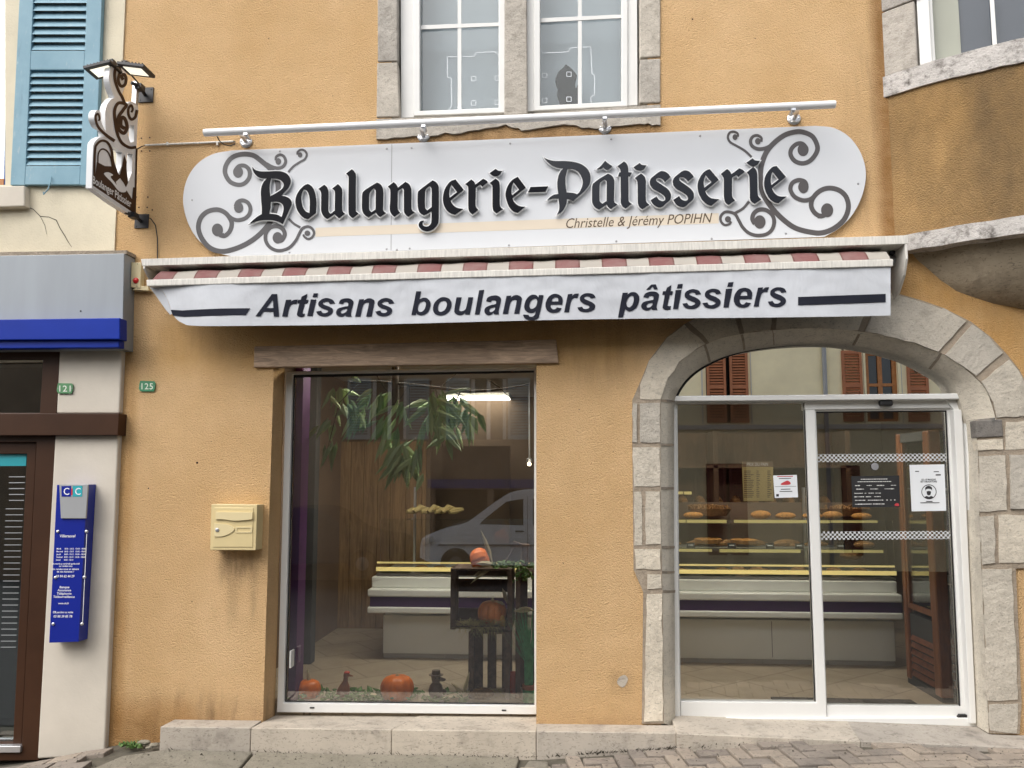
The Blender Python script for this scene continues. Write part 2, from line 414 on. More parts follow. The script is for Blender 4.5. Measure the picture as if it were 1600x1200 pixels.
M = dict(
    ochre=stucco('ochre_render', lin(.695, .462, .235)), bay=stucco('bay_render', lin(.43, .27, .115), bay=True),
    cream=pm('cream_render', lin(.66, .60, .46), .9, .10, 2.5, .6, 70, dist=.006), cream2=pm('pilaster_render', lin(.60, .55, .47), .9, .08, 2, .3, 55),
    stone=stone('arch_stone', lin(.62, .575, .49), lin(.33, .305, .26), b=.8), stone2=stone('window_stone', lin(.50, .47, .42), lin(.21, .19, .16), scale=11, patch=.55),
    band=stone('band_stone', lin(.66, .63, .59), lin(.10, .085, .07), scale=11, patch=1.0), chamfer=stone('chamfer_stone', lin(.60, .55, .46), lin(.33, .305, .26), b=.5, isl=False), corbel=stone('corbel_stone', lin(.42, .36, .27), lin(.10, .085, .07), scale=6),
    darkstone=stone('dark_stone', lin(.24, .225, .205), lin(.07, .07, .07), patch=.9),
    mortar=stone('mortar', lin(.35, .30, .24), lin(.21, .18, .15), scale=20), step=stone('step_stone', lin(.50, .455, .39), lin(.17, .15, .13), b=.15, scale=7, patch=.6),
    oldslab=stone('pavement_stone', lin(.28, .26, .21), lin(.12, .11, .08), b=.9, scale=8), paver=stone('paver', lin(.30, .262, .222), lin(.13, .115, .10), b=.5, scale=6),
    joint=pm('joint_sand', lin(.09, .08, .06), .95, .3, 20, .6, 120), asphalt=pm('asphalt', lin(.026, .026, .027), .9, .2, 8, .6, 200),
    white=pm('white_aluminium', lin(.74, .74, .72), .35, .03, 3), pvc=pm('white_pvc', lin(.72, .72, .70), .4, .04, 3), dirtywhite=pm('weathered_white', lin(.66, .64, .59), .5, .16, 9, stretch=(8, 1, 1)),
    panel=pm('sign_panel_white', lin(.62, .64, .67), .22, .015, 1.5), letterwhite=pm('letter_white', lin(.76, .77, .78), .3, 0),
    letter=pm('letter_black', lin(.006, .0065, .010), .35, 0, spec=.10), letter2=pm('letter_black_gloss', lin(.012, .014, .020), .2, 0, spec=.32), scroll=pm('scroll_grey', lin(.070, .067, .072), .3, .06, 3), scroll2=pm('scroll_taupe', lin(.082, .075, .076), .3, .06, 3),
    beige=pm('stripe_beige', lin(.66, .58, .47), .3, 0), brown=pm('script_brown', lin(.085, .055, .03), .4, 0), screw=pm('screw_steel', lin(.35, .35, .36), .35, 0, metal=1),
    seam=pm('seam_dark', lin(.25, .25, .26), .5, 0), chrome=pm('satin_aluminium', lin(.72, .73, .75), .32, .04, 3, metal=.85), tube=pm('tube_white', lin(.80, .81, .83), .25, .02, 2),
    black=pm('black_metal', lin(.015, .015, .018), .45, .2, 10), blackm=pm('black_plastic', lin(.012, .012, .013), .5, 0), cable=pm('cable_rubber', lin(.02, .018, .016), .6, 0),
    valance=None, vtext=pm('valance_ink', lin(.045, .047, .065), .8, .15, 12),
    lime=pm('mailbox_paint', lin(.66, .54, .29), .38, .03, 4), limelip=pm('mailbox_lip', lin(.72, .61, .36), .3, .02, 4), alarm=pm('alarm_beige', lin(.62, .53, .32), .45, .06, 8),
    red=pm('red_lens', lin(.55, .02, .02), .15, 0), green=pm('plate_green', lin(.07, .27, .14), .3, .1, 12), green2=pm('plate_pale_green', lin(.10, .27, .12), .4, .15, 12), platewhite=pm('plate_white', lin(.75, .8, .7), .35, .05, 8),
    blue=pm('bank_blue', lin(.004, .028, .30), .45, .08, 3, spec=.2), blue2=pm('panel_blue', lin(.010, .022, .26), .25, .03, 3), grey=pm('fascia_grey', lin(.29, .32, .35), .4, .09, 2.2, stretch=(1.6, 1, .25)), greyside=pm('panel_grey', lin(.33, .34, .35), .4, .06, 2),
    teal=pm('logo_teal', lin(.02, .36, .42), .4, 0), logored=pm('logo_red', lin(.5, .03, .05), .4, 0), textwhite=pm('print_white', lin(.85, .86, .9), .5, 0),
    brownmetal=pm('brown_aluminium', lin(.050, .022, .011), .45, .14, 3, spec=.2), shutter=None, winblue=pm('frame_blue', lin(.05, .10, .30), .5, .1, 8), paleblue=pm('blind_pale', lin(.33, .41, .54), .6, .05, 3),
    orangewood=pm('orange_wood', lin(.42, .17, .05), .55, .2, 12), oldbeam=wood('old_beam', lin(.62, .44, .30), lin(.27, .195, .14), (1, 6, 9), 4.5, .8),
    plank=wood('plank_wall', lin(.42, .27, .14), lin(.19, .115, .06), (7, 7, .6), 3), rack=wood('rack_wood', lin(.15, .085, .045), lin(.07, .04, .022), (5, 5, .7), 3, .2), crate=wood('crate_wood', lin(.20, .128, .092), lin(.085, .057, .043), (2, 2, 2), 6),
    cabinet=wood('cabinet_wood', lin(.27, .10, .035), lin(.15, .05, .018), (5, 5, .7), 3, .15, .4), louver=wood('louver_wood', lin(.20, .065, .025), lin(.10, .03, .014), (1, 5, 5), 3, .15, .45),
    purple=pm('purple_wall', lin(.085, .018, .105), .6, .08, 3), purpled=pm('purple_stripe', lin(.045, .015, .07), .3, .05, 3), tile=None, inner=pm('shop_wall', lin(.17, .12, .08), .8, .08, 2), inner2=pm('back_wall', lin(.20, .14, .10), .8, .1, 2),
    ceil=pm('ceiling_white', lin(.6, .58, .54), .85, .03, 2), counter=pm('counter_white', lin(.74, .75, .71), .3, .03, 3), kick=pm('kick_tile', lin(.42, .40, .36), .5, .08, 4), steel=pm('tray_steel', lin(.6, .6, .58), .3, .05, 4, metal=.8),
    pumpkin=pm('pumpkin_skin', lin(.90, .19, .012), .38, .22, 14, .12, 30), pumpkin2=pm('pumpkin_peach', lin(.85, .28, .08), .4, .3, 10, .15, 30), gourd=pm('gourd_red', lin(.55, .06, .03), .4, .15, 10), yellowgourd=pm('gourd_yellow', lin(.65, .35, .04), .4, .15, 10),
    stem=pm('dry_stem', lin(.45, .40, .26), .8, .2, 30), husk=pm('corn_husk', lin(.58, .50, .32), .8, .2, 20), hay=pm('hay', lin(.50, .45, .20), .9, .4, 30), leaf=None, leaf2=pm('ivy_green', lin(.10, .19, .05), .6, .5, 25), grass=pm('green_stem', lin(.08, .38, .16), .55, .35, 30), branch=pm('branch_bark', lin(.06, .045, .03), .9, .3, 30),
    terracotta=pm('terracotta', lin(.34, .14, .08), .7, .2, 20), bronze=pm('bronze_glaze', lin(.15, .10, .075), .3, .3, 20), mat=pm('doormat', lin(.03, .028, .026), .95, .2, 40, .6, 200), pastry=pm('pastry', lin(.58, .27, .06), .6, .35, 50, .5, 60), bread=pm('bread_crust', lin(.36, .19, .07), .7, .35, 30, .4, 50), wicker=pm('wicker', lin(.22, .12, .05), .7, .4, 60, .8, 90),
    paper=pm('paper_white', lin(.74, .77, .80), .5, 0), print=pm('print_dark', lin(.03, .03, .035), .5, 0), boardtan=pm('board_kraft', lin(.42, .33, .14), .7, .08, 6), chalk=pm('chalk_white', lin(.7, .7, .68), .7, 0), slate=pm('slate_black', lin(.02, .02, .022), .5, .1, 9), ink=pm('banner_ink', lin(.020, .022, .033), .85, .12, 12, spec=.1), printred=pm('print_red', lin(.5, .05, .06), .5, 0),
    amber=emit('lit_shelf_edge', (.60, .50, .20, 1), .16), amber2=emit('lit_strip', (.85, .68, .26, 1), .34), ceilight=emit('lit_ceiling_panel', (1, .94, .80, 1), 20.0), ceilight2=emit('lit_rear_panel', (1, .94, .80, 1), 4.5), flood=emit('lit_flood_lens', (1, .95, .80, 1), .55), spot=emit('lit_spot', (1, .85, .6, 1), 5),
    bayblind=pm('bay_blind', lin(.11, .115, .15), .8, .05, 4), baycurtain=pm('bay_curtain', lin(.50, .47, .40), .85, .05, 6), curtain=pm('room_blind', lin(.53, .575, .65), .8, .03, 2), darkfig=pm('dark_shape', lin(.010, .011, .013), .8, .3, 14), film=pm('film_edge', lin(.70, .74, .78), .5, 0), interiordark=pm('interior_dark', lin(.05, .05, .05), .9, 0),
    shopglass=glass('shop_glass', 1.0, .095, (.985, .99, .985, 1)), doorglass=glass('door_glass', 1.0, .050, (.985, .99, .985, 1)), fanglass=glass('fanlight_mirror_glass', 1, .96), upglass=glass('upper_glass', .5, .006), bayglass=glass('bay_glass', .35, .0), bankglass=glass('bank_glass', 1.2, .14, (.7, .78, .78, 1)), vitrine=glass('vitrine_glass', .7, .0),
    oppA=pm('opposite_cream', lin(.92, .82, .54), .9, .10, 1.2, .4, 20), oppB=pm('opposite_brown', lin(.24, .17, .115), .9, .14, 1.5, .5, 30), oppshut=pm('brown_shutter', lin(.40, .15, .065), .6, .12, 6), greyshut=pm('grey_shutter', lin(.30, .36, .38), .6, .12, 6), roof=pm('roof_tile', lin(.20, .10, .07), .8, .3, 10), trim=pm('stone_trim', lin(.6, .58, .53), .9, .05, 4), darkglass=pm('dark_pane', lin(.02, .025, .03), .08, 0), redshut=pm('oxblood_shutter', lin(.15, .03, .025), .6, .12, 6), shopblue=pm('navy_fascia', lin(.02, .035, .16), .4, .05, 3),
    vansilver=pm('van_silver', lin(.78, .82, .88), .3, .03, 3), carblack=pm('car_black', lin(.045, .045, .05), .12, 0), tyre=pm('tyre', lin(.02, .02, .02), .85, 0), rim=pm('rim', lin(.22, .22, .23), .3, 0, metal=.8), lampglass=pm('lamp_lens', lin(.6, .62, .65), .1, 0), hill=pm('hill_green', lin(.10, .14, .15), .95, .25, .05),
)
# striped awning cloth
t = NT('striped_cloth'); xyz = t.sep()
st = t.math('FRACT', t.math('MULTIPLY', t.math('ADD', xyz[0], 20.03), 1 / .317)); mk = t.math('GREATER_THAN', st, .5)
edge = t.math('LESS_THAN', t.math('ABSOLUTE', t.math('SUBTRACT', t.math('FRACT', t.math('ADD', t.math('MULTIPLY', t.math('ADD', xyz[0], 20.03), 2 / .317), .5)), .5)), .035)
c = t.mix(mk, lin(.19, .08, .077), lin(.36, .335, .295)); c = t.mix(edge, c, lin(.12, .04, .035)); c = t.mix(t.math('MULTIPLY', t.ramp(t.noise(9, 5), .4, .7), .25), c, lin(.3, .27, .24))
t.base(c); t.set(Roughness=.9); M['stripes'] = t.m
# dirty pale valance cloth
t = NT('valance_cloth'); c = t.mix(t.ramp(t.noise(3.2, 6, .6), .3, .7), lin(.50, .52, .555), lin(.60, .625, .665))
c = t.mix(t.math('MULTIPLY', t.ramp(t.noise(14, 6, .7, (1, 1, .4)), .54, .78), .25), c, lin(.38, .38, .40))
t.base(c); t.set(Roughness=.75); t.bump(t.noise(5, 4, .6, (1, 1, .35), .4), .35, .03); M['valance'] = t.m
# faded blue shutter paint with worn patches
t = NT('shutter_blue'); c = t.mix(t.ramp(t.noise(2.6, 5, .6), .3, .7), lin(.14, .28, .36), lin(.22, .37, .45))
c = t.mix(t.math('MULTIPLY', t.ramp(t.noise(30, 6, .7, (1, 1, .3)), .60, .70), .7), c, lin(.36, .45, .48)); c = t.mix(t.math('MULTIPLY', t.ramp(t.noise(7, 6, .7, (1, 1, .2)), .6, .75), .5), c, lin(.06, .13, .18))
t.base(c); t.set(Roughness=.6); t.bump(t.noise(22, 5, .6, (1, 1, .25)), .25, .004); M['shutter'] = t.m
# shop floor tiles
t = NT('floor_tiles'); br = t.n('ShaderNodeTexBrick'); br.offset = 0.5; br.inputs['Scale'].default_value = 1; br.inputs['Brick Width'].default_value = .45; br.inputs['Row Height'].default_value = .45
br.inputs['Mortar Size'].default_value = .006; br.inputs['Color1'].default_value = lin(.46, .38, .28); br.inputs['Color2'].default_value = lin(.40, .33, .24); br.inputs['Mortar'].default_value = lin(.22, .175, .125)
mp = t.n('ShaderNodeMapping'); mp.inputs['Rotation'].default_value = (0, 0, R(-38)); t.l(t.pos, mp.inputs[0]); t.l(mp.outputs[0], br.inputs['Vector'])
t.base(t.mix(t.math('MULTIPLY', t.ramp(t.noise(6, 6), .35, .7), .4), br.outputs[0], lin(.25, .19, .13))); t.set(Roughness=.35); M['tile'] = t.m
# leaves with a pale and a dark kind
t = NT('hanging_leaf'); g_ = t.n('ShaderNodeNewGeometry'); c = t.mix(g_.outputs['Random Per Island'], lin(.09, .18, .075), lin(.34, .44, .20)); t.base(c); t.set(Roughness=.5); M['leaf'] = t.m
# chequered frosted strip
t = NT('chequer_film'); ck = t.n('ShaderNodeTexChecker'); ck.inputs['Scale'].default_value = 1 / .0150
cb = t.n('ShaderNodeCombineXYZ'); s3 = t.sep(); t.l(s3[0], cb.inputs[0]); t.l(s3[2], cb.inputs[1]); cb.inputs[2].default_value = .003
t.l(cb.outputs[0], ck.inputs['Vector']); tr = t.n('ShaderNodeBsdfTransparent'); mx = t.n('ShaderNodeMixShader')
t.l(t.math('SUBTRACT', 1.0, t.math('MULTIPLY', t.math('SUBTRACT', 1.0, ck.outputs['Fac']), .8)), mx.inputs[0]) if False else t.l(t.math('MULTIPLY', ck.outputs['Fac'], .8), mx.inputs[0]); t.l(tr.outputs[0], mx.inputs[1]); t.base(lin(.72, .74, .75)); t.l(t.b.outputs[0], mx.inputs[2]); t.l(mx.outputs[0], t.out.inputs[0]); M['chequer'] = t.m

FZ = P(1290, 1122.5, .17).z + .002         # shop floor level
# ================================================================ GROUND
def gz(x, y):                            # street surface: rises to the right, falls away from the shop
    K = ((-4.2, -.34), (-3.7, -.262), (-3.2, -.152), (-2.74, -.113), (-2.11, -.118), (-1.16, -.108), (-.2, -.104), (.7, -.024), (1.4, .038), (2.26, .036), (2.84, .020), (4, .0))
    z = K[0][1] if x < K[0][0] else K[-1][1]
    for (xa, za), (xb, zb) in zip(K[:-1], K[1:]):
        if xa <= x <= xb: z = za + (zb - za) * (x - xa) / (xb - xa)
    return z - .040 * max(0, -y - .2) if y > -9.5 else z - .040 * 9.3
def sheet(name, x0, x1, y0, y1, nx, ny, dz, mat):
    m = MB(); m.add([(x0 + (x1 - x0) * i / nx, y0 + (y1 - y0) * j / ny, gz(x0 + (x1 - x0) * i / nx, y0 + (y1 - y0) * j / ny) + dz) for j in range(ny + 1) for i in range(nx + 1)],
                    [(j * (nx + 1) + i, j * (nx + 1) + i + 1, (j + 1) * (nx + 1) + i + 1, (j + 1) * (nx + 1) + i) for j in range(ny) for i in range(nx)])
    return kind(m.build(name, mat))
sheet('ground', -400, 400, -400, 40, 200, 110, -.06, M['asphalt'])
sheet('road', -40, 40, -9.2, -.92, 120, 30, -.02, M['asphalt'])
sheet('paving_bed', -9, 9, -.92, .3, 120, 12, -.028, M['joint'])
# herringbone pavers to the right of the old slabs, running on along the wall
m = MB(); L_, W_ = .2, .1
ca, sa = math.cos(R(9)), math.sin(R(9))
def paver(cx, cy, lx, ly):
    x = cx * ca - cy * sa + 1.5; y = cx * sa + cy * ca - .9
    if not (-.22 < x < 4.6 and -.90 < y < -.245): return
    if x < .35 and y < -.2 - .9 * (x + .22) - .25: pass
    if x < -.02 and y > -.36: return
    z = gz(x, y) + random.uniform(-.003, .003); g = .0035
    tx, ty = random.uniform(-.02, .02), random.uniform(-.02, .02)
    vs = []
    for top in (0, 1):
        for sx, sy in ((-1, -1), (1, -1), (1, 1), (-1, 1)):
            ax, ay = sx * (lx / 2 - g), sy * (ly / 2 - g)
            vs.append((x + ax * ca - ay * sa, y + ax * sa + ay * ca, (z + ax * tx + ay * ty) if top else z - .05))
    m.add(vs, [(0, 3, 2, 1), (4, 5, 6, 7), (0, 1, 5, 4), (1, 2, 6, 5), (2, 3, 7, 6), (3, 0, 4, 7)])
for i in range(-36, 44):
    for j in range(-30, 30):
        ox, oy = i * W_ * 1 + j * 2 * W_ * 0, 0
        k = (i - j) % 4
        if k == 0: paver((i + 1) * W_, (j + .5) * W_, L_, W_)
        elif k == 3: paver((i + .5) * W_, (j + 1) * W_, W_, L_)
kind(m.build('paver_path', M['paver'], bevel=.006, seg=2))
# old weathered slabs along the step and a patch of small setts at the far left
m = MB()
def flag(poly, dz=0, h=.07):
    vs = [(x, y, gz(x, y) + dz - h) for x, y in poly] + [(x, y, gz(x, y) + dz + random.uniform(-.004, .004)) for x, y in poly]; n = len(poly)
    m.add(vs, [tuple(range(n - 1, -1, -1)), tuple(range(n, 2 * n))] + [(i, (i + 1) % n, (i + 1) % n + n, i + n) for i in range(n)])
def gp(px, py):                          # pixel on the street surface
    q = PZ(px, py, -.17)
    for _ in range(5): q = PZ(px, py, gz(q.x, q.y))
    return (q.x, q.y)
flag([gp(140, 1202), gp(190, 1180), gp(262, 1170), gp(395, 1174), gp(368, 1206)]); flag([gp(372, 1206), gp(400, 1174), gp(560, 1177), gp(700, 1179), gp(812, 1182), gp(800, 1215)])
flag([gp(806, 1213), gp(826, 1186), gp(856, 1187), gp(862, 1215)], -.006)
kind(m.build('stone_pavement', M['oldslab'], bevel=.012, seg=2))
m = MB()
for i in range(9):
    for j in range(8):
        x = -4.6 + i * .215 + (j % 2) * .1; y = -.13 - j * .12
        if x > -3.2 + j * .02 - .1 and j < 3: continue
        if x > -2.95: continue
        flag([(x, y - .108), (x + .2, y - .112), (x + .205, y - .004), (x + .003, y)], random.uniform(-.004, .004), .05)
kind(m.build('sett_path', M['paver'], bevel=.006, seg=2))
m = MB(); rr = random.Random(3)
for _ in range(90):
    q = gp(rr.gauss(208, 9), rr.uniform(1162, 1170)); z = gz(*q); a = rr.uniform(0, 6.28); h = rr.uniform(.012, .035)
    dx, dy = math.cos(a) * .012, math.sin(a) * .012
    m.add([(q[0] - dy, q[1] + dx, z), (q[0] + dy, q[1] - dx, z), (q[0] + dx * 2, q[1] + dy * 2, z + h)], [(0, 1, 2)])
tag(kind(m.build('moss_tuft', M['leaf2']), 'stuff'), 'small green moss and weed tuft at the foot of the wall left of the step', 'moss')
m = MB()
for _ in range(260):
    px = rr.choice((rr.uniform(600, 1130), rr.uniform(900, 1100), rr.uniform(252, 1220))); x = P(px, 1175, -.22).x; y = -.215 - abs(rr.gauss(0, .012)); z = gz(x, y) - .006; a = rr.uniform(0, 6.28); h = rr.uniform(.008, .03); w_ = rr.uniform(.002, .007)
    m.add([(x - w_, y, z), (x + w_, y, z), (x + math.cos(a) * .02, y - abs(math.sin(a)) * .03, z + h)], [(0, 1, 2)])
tag(kind(m.build('dead_grass', M['joint']), 'stuff'), 'dark dead grass and grit in the joint below the stone step', 'grass')
m = MB()
for _ in range(420):
    x = rr.uniform(-3.6, 3.2); y = -.24 - abs(rr.gauss(0, .22)); z = gz(x, y) + .002; s_ = abs(rr.gauss(0, .0035)) + .0015; a = rr.uniform(0, 6.28)
    m.add([(x + s_ * math.cos(a + q), y + s_ * math.sin(a + q), z) for q in (0, 2.1, 4.2)] + [(x, y, z + s_)], [(0, 1, 3), (1, 2, 3), (2, 0, 3), (0, 2, 1)])
tag(kind(m.build('grit', M['joint']), 'stuff'), 'scattered grit and crumbs of dirt on the pavement before the shop', 'grit')
for k, (px, py, s) in enumerate([(225, 1163, .030), (240, 1166, .022), (232, 1170, .016)]):
    q = gp(px, py); m = MB(); m.ball((q[0], q[1], gz(*q) + s * .4), s, 6, (1.5, .9, .6))
    for i, v in enumerate(m.v): m.v[i] = v + Vector((noise.noise(v * 40), noise.noise(v * 40 + Vector((9, 0, 0))), noise.noise(v * 40 + Vector((0, 9, 0))))) * .006
    tag(m.build('loose_stone', M['oldslab']), ['largest loose grey stone chip beside the green moss tuft', 'middle sized grey stone chip touching the left end of the step', 'smallest grey stone chip in front of the other two chips'][k], 'stone', 'stone chips by the step')

# ================================================================ BAKERY HOUSE
house = thing('bakery_house', 'ochre rendered bakery house with stone arch doorway and wooden lintel over its shop window', 'house', (0, .3, 0))
TOPZ = 8.2
lw, ub = P(197, 0), P(180, 390)
foot = P(164, 1165)
out = [(foot.x - .004, -.45), (P(180, 560).x, P(180, 560).z), (ub.x, ub.z), (lw.x, lw.z), (lw.x - .05, TOPZ), (5.9, TOPZ), (5.9, -.45)]
shopH = XZ([(428, 566), (838, 561), (838, 1122), (411, 1122)], 0)
shopH[2] = (shopH[2][0], -.06); shopH[3] = (shopH[3][0], -.06)
upH = XZ([(612, -230), (1012, -230), (1012, 182), (612, 190)], 0)
ARCH_I = [(1037, 1130), (1035, 925), (1033, 855), (1032, 762), (1032, 695), (1032, 627)] + smooth([(1032, 627), (1043, 590), (1062, 566), (1090, 545), (1130, 528), (1180, 519), (1240, 514), (1310, 515), (1370, 522), (1430, 536), (1478, 556), (1515, 582), (1542, 612), (1558, 662)], 4, False)[1:] + [(1524, 656), (1528, 708), (1530, 803), (1533, 885), (1538, 1000), (1543, 1100), (1545, 1145)]
doorH = XZ([(x - 4 if x < 1290 else x + 4, y - (4 if y < 600 else 0)) for x, y in ARCH_I], 0)
doorH[0] = (doorH[0][0], -.10); doorH[-1] = (doorH[-1][0], -.10)
# merge door opening into the outline foot so that the hole stays inside: keep a strip of wall under it
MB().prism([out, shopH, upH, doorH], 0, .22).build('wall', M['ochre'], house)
# lintel over the shop window, an old beam
m = MB(); m.slab([(397, 541), (869, 530), (873, 567), (396, 574)], -.028, .05); lint = m.build('wooden_lintel', M['oldbeam'], house, bevel=.008, seg=3)
# window reveal box (render) behind the wall is the wall's own thickness; sill strip inside the opening
a0, a1 = P(411, 1122).x, P(838, 1122).x
# --- stone arch
m = MB()
ring_out = [(1037, 1130), (1003, 1130), (1005, 925), (990, 890), (988, 700), (988, 625), (999, 600), (1014, 563), (1042, 527), (1072, 505), (1108, 487), (1146, 472), (1212, 459), (1290, 452), (1391, 456), (1440, 470), (1474, 482), (1516, 503), (1547, 527), (1574, 556), (1592, 579), (1607, 607), (1640, 640), (1640, 886), (1586, 888), (1595, 1097), (1592, 1146), (1545, 1145)]
ring = XZ([(x, y) for x, y in ring_out[1:-1]] + ARCH_I[::-1], -.006)
MB().prism([ring], -.0155, .05).build('mortar', M['mortar'], house)
blocks = [
 [(999, 624), (999, 600), (1014, 563), (1042, 527), (1070, 506), (1103, 538), (1090, 545), (1062, 566), (1044, 591), (1033, 624)],
 [(1075, 503), (1108, 487), (1143, 473), (1157, 523), (1130, 528), (1109, 536)],
 [(1151, 471), (1180, 464), (1209, 459), (1205, 516), (1180, 518), (1163, 521)],
 [(1217, 458), (1290, 452), (1368, 454), (1341, 517), (1310, 515), (1240, 514), (1212, 515)],
 [(1377, 455), (1391, 456), (1404, 460), (1440, 470), (1472, 482), (1475, 480), (1511, 501), (1466, 550), (1430, 536), (1370, 522), (1350, 519)],
 [(1520, 506), (1547, 527), (1569, 552), (1526, 588), (1500, 571), (1476, 555)],
 [(1577, 560), (1592, 579), (1605, 605), (1614, 652), (1557, 653), (1552, 630), (1543, 613), (1532, 596)],
 [(999, 629), (1032, 629), (1032, 692), (1000, 692)], [(988, 630), (996, 630), (996, 692), (988, 692)],
 [(988, 698), (1032, 698), (1032, 760), (990, 761)], [(990, 767), (1003, 767), (1004, 852), (991, 853)], [(1008, 767), (1032, 767), (1033, 851), (1008, 852)],
 [(991, 858), (1033, 857), (1034, 891), (992, 890)], [(1011, 897), (1034, 897), (1035, 920), (1011, 921)], [(1010, 928), (1035, 927), (1037, 1128), (1006, 1128)],
 [(1571, 658), (1640, 656), (1640, 702), (1571, 704)], [(1526, 687), (1568, 685), (1568, 703), (1529, 705)], [(1529, 712), (1572, 710), (1575, 798), (1531, 801)], [(1577, 709), (1640, 708), (1640, 796), (1579, 797)],
 [(1531, 806), (1554, 805), (1556, 881), (1534, 884)], [(1559, 804), (1640, 803), (1640, 879), (1561, 881)], [(1534, 889), (1582, 888), (1592, 1094), (1543, 1096)], [(1544, 1101), (1592, 1099), (1590, 1147), (1546, 1141)]]
m = MB(); rb = random.Random(5)
for b in blocks:
    q = []
    for i in range(len(b)):
        x0, y0 = b[i]; x1, y1 = b[(i + 1) % len(b)]
        n = max(1, int(math.hypot(x1 - x0, y1 - y0) / 14))
        for k in range(n):
            tt = k / n; j = .8 if k == 0 else 1.3
            q.append((x0 + (x1 - x0) * tt + rb.uniform(-j, j), y0 + (y1 - y0) * tt + rb.uniform(-j, j)))
    q = grow(q, -.9)
    d = -.022 + rb.uniform(-.006, .004); m.prism([XZ(q, d)], d, .04)
m.build('arch_block', M['stone'], house, bevel=.009, seg=3)
m = MB(); m.slab([(1524, 657), (1566, 655), (1568, 682), (1526, 684)], -.027, .05); m.slab([(1525, 655), (1556, 652), (1556, 658), (1525, 660)], -.012, .34); m.build('stained_block', M['darkstone'], house, bevel=.006)
# chamfer round the opening and reveal to the door frame
ARCH_O = [(1055, 1135), (1054, 925), (1053, 855), (1053, 762), (1053, 695), (1053, 627)] + smooth([(1053, 627), (1060, 610), (1075, 590), (1100, 571), (1140, 553), (1190, 542), (1250, 536), (1310, 536), (1370, 545), (1420, 559), (1460, 579), (1490, 602), (1511, 664)], 4, False)[1:]
m = MB()
def resample(pl, n_):
    d_ = [0]
    for p_, q_ in zip(pl[:-1], pl[1:]): d_.append(d_[-1] + math.hypot(q_[0] - p_[0], q_[1] - p_[1]))
    o_ = []
    for k in range(n_):
        t_ = d_[-1] * k / (n_ - 1); i = max(j for j in range(len(d_)) if d_[j] <= t_ + 1e-9); i = min(i, len(pl) - 2)
        f_ = (t_ - d_[i]) / max(1e-9, d_[i + 1] - d_[i]); o_.append((pl[i][0] + (pl[i + 1][0] - pl[i][0]) * f_, pl[i][1] + (pl[i + 1][1] - pl[i][1]) * f_))
    return o_
Ii = ARCH_I[:5] + resample(ARCH_I[5:6 + 13 * 4], 60); Oo = ARCH_O[:5] + resample(ARCH_O[5:], 60); n = len(Ii)
fr = [P(x, y, -.012) for x, y in Ii]; bk = [P(x, y, .10) for x, y in Oo]; mid = [a.lerp(b, .42) + Vector((0, -.012, 0)) for a, b in zip(fr, bk)]
bb = [Vector((p.x, .34, p.z)) for p in bk]
for row in (fr, mid, bk, bb): m.v += row
for s_ in range(3):
    for i in range(n - 1): m.f.append([s_ * n + i, s_ * n + i + 1, (s_ + 1) * n + i + 1, (s_ + 1) * n + i]); m.mi.append(0)
m.build('arch_chamfer', M['chamfer'], house, smooth_=True, recalc=False)
m = MB()
for (x0_, y0_), (x1_, y1_) in (((1101, 539), (1109, 566)), ((1159, 523), (1163, 547)), ((1208, 515), (1210, 539)), ((1344, 517), (1333, 540)), ((1470, 552), (1452, 577)), ((1528, 590), (1505, 614)), ((1033, 626), (1053, 627)), ((1033, 695), (1053, 695)), ((1033, 763), (1053, 763)), ((1034, 855), (1054, 855)), ((1034, 894), (1054, 894)), ((1035, 924), (1055, 924))):
    A_, B_ = P(x0_, y0_, -.012), P(x1_, y1_, .10); mid_ = A_.lerp(B_, .42) + Vector((0, -.012, 0)); dx_ = Vector(((B_ - A_).z, 0, -(B_ - A_).x)).normalized() * .009; up_ = Vector((0, -.003, 0))
    for p_, q_ in ((A_, mid_), (mid_, B_)): m.add([p_ - dx_ + up_, p_ + dx_ + up_, q_ + dx_ + up_, q_ - dx_ + up_], [(0, 1, 2, 3)])
m.build('chamfer_joint', M['mortar'], house, recalc=False)
m = MB()                                  # right jamb reveal
rj = [(1524, 656), (1528, 708), (1530, 803), (1533, 885), (1538, 1000), (1543, 1100), (1545, 1146)]
a = [P(x, y, -.012) for x, y in rj]; b = [Vector((p.x, .34, p.z)) for p in a]; m.v = a + b; k = len(a)
for i in range(k - 1): m.f.append([i, i + 1, k + i + 1, k + i]); m.mi.append(0)
m.build('arch_reveal', M['chamfer'], house, recalc=False)
# --- upper window: stone surround
m = MB()
for q in ([(589, -250), (621, -250), (621, 95), (590, 96)], [(589, 98), (621, 97), (624, 182), (588, 183)], [(999, -250), (1032, -250), (1032, 88), (1000, 90)], [(1000, 93), (1032, 91), (1032, 160), (999, 161)],):
    d = -.012 + rb.uniform(-.003, .003); m.slab(q, d, .24)
m.slab([(789, -250), (821, -250), (824, 178), (788, 181)], -.006, .26)
m.build('window_surround', M['stone2'], house, bevel=.008)
m = MB(); top = [(588, 186 - .0), (700, 182), (820, 178), (930, 170), (1032, 163)]; bot = [(1032, 197), (1000, 192), (930, 199), (880, 196), (815, 203), (790, 196), (720, 206), (660, 213), (588, 217)]
q = []
for i in range(len(bot) - 1):
    for k in range(5):
        tt = k / 5; q.append((bot[i][0] * (1 - tt) + bot[i + 1][0] * tt, bot[i][1] * (1 - tt) + bot[i + 1][1] * tt + rb.uniform(-2.2, 2.2)))
m.prism([XZ(top + q + [bot[-1]], -.018)], -.018, .24); m.build('window_sill', M['stone2'], house, bevel=.01)
def px_frame(name, parent, outer, inner, yf, yb, mat, bev=.004):
    m = MB(); o, i = XZ(outer, yf), XZ(inner, yf); m.prism([o, i], yf, yb); return m.build(name, mat, parent, bevel=bev)
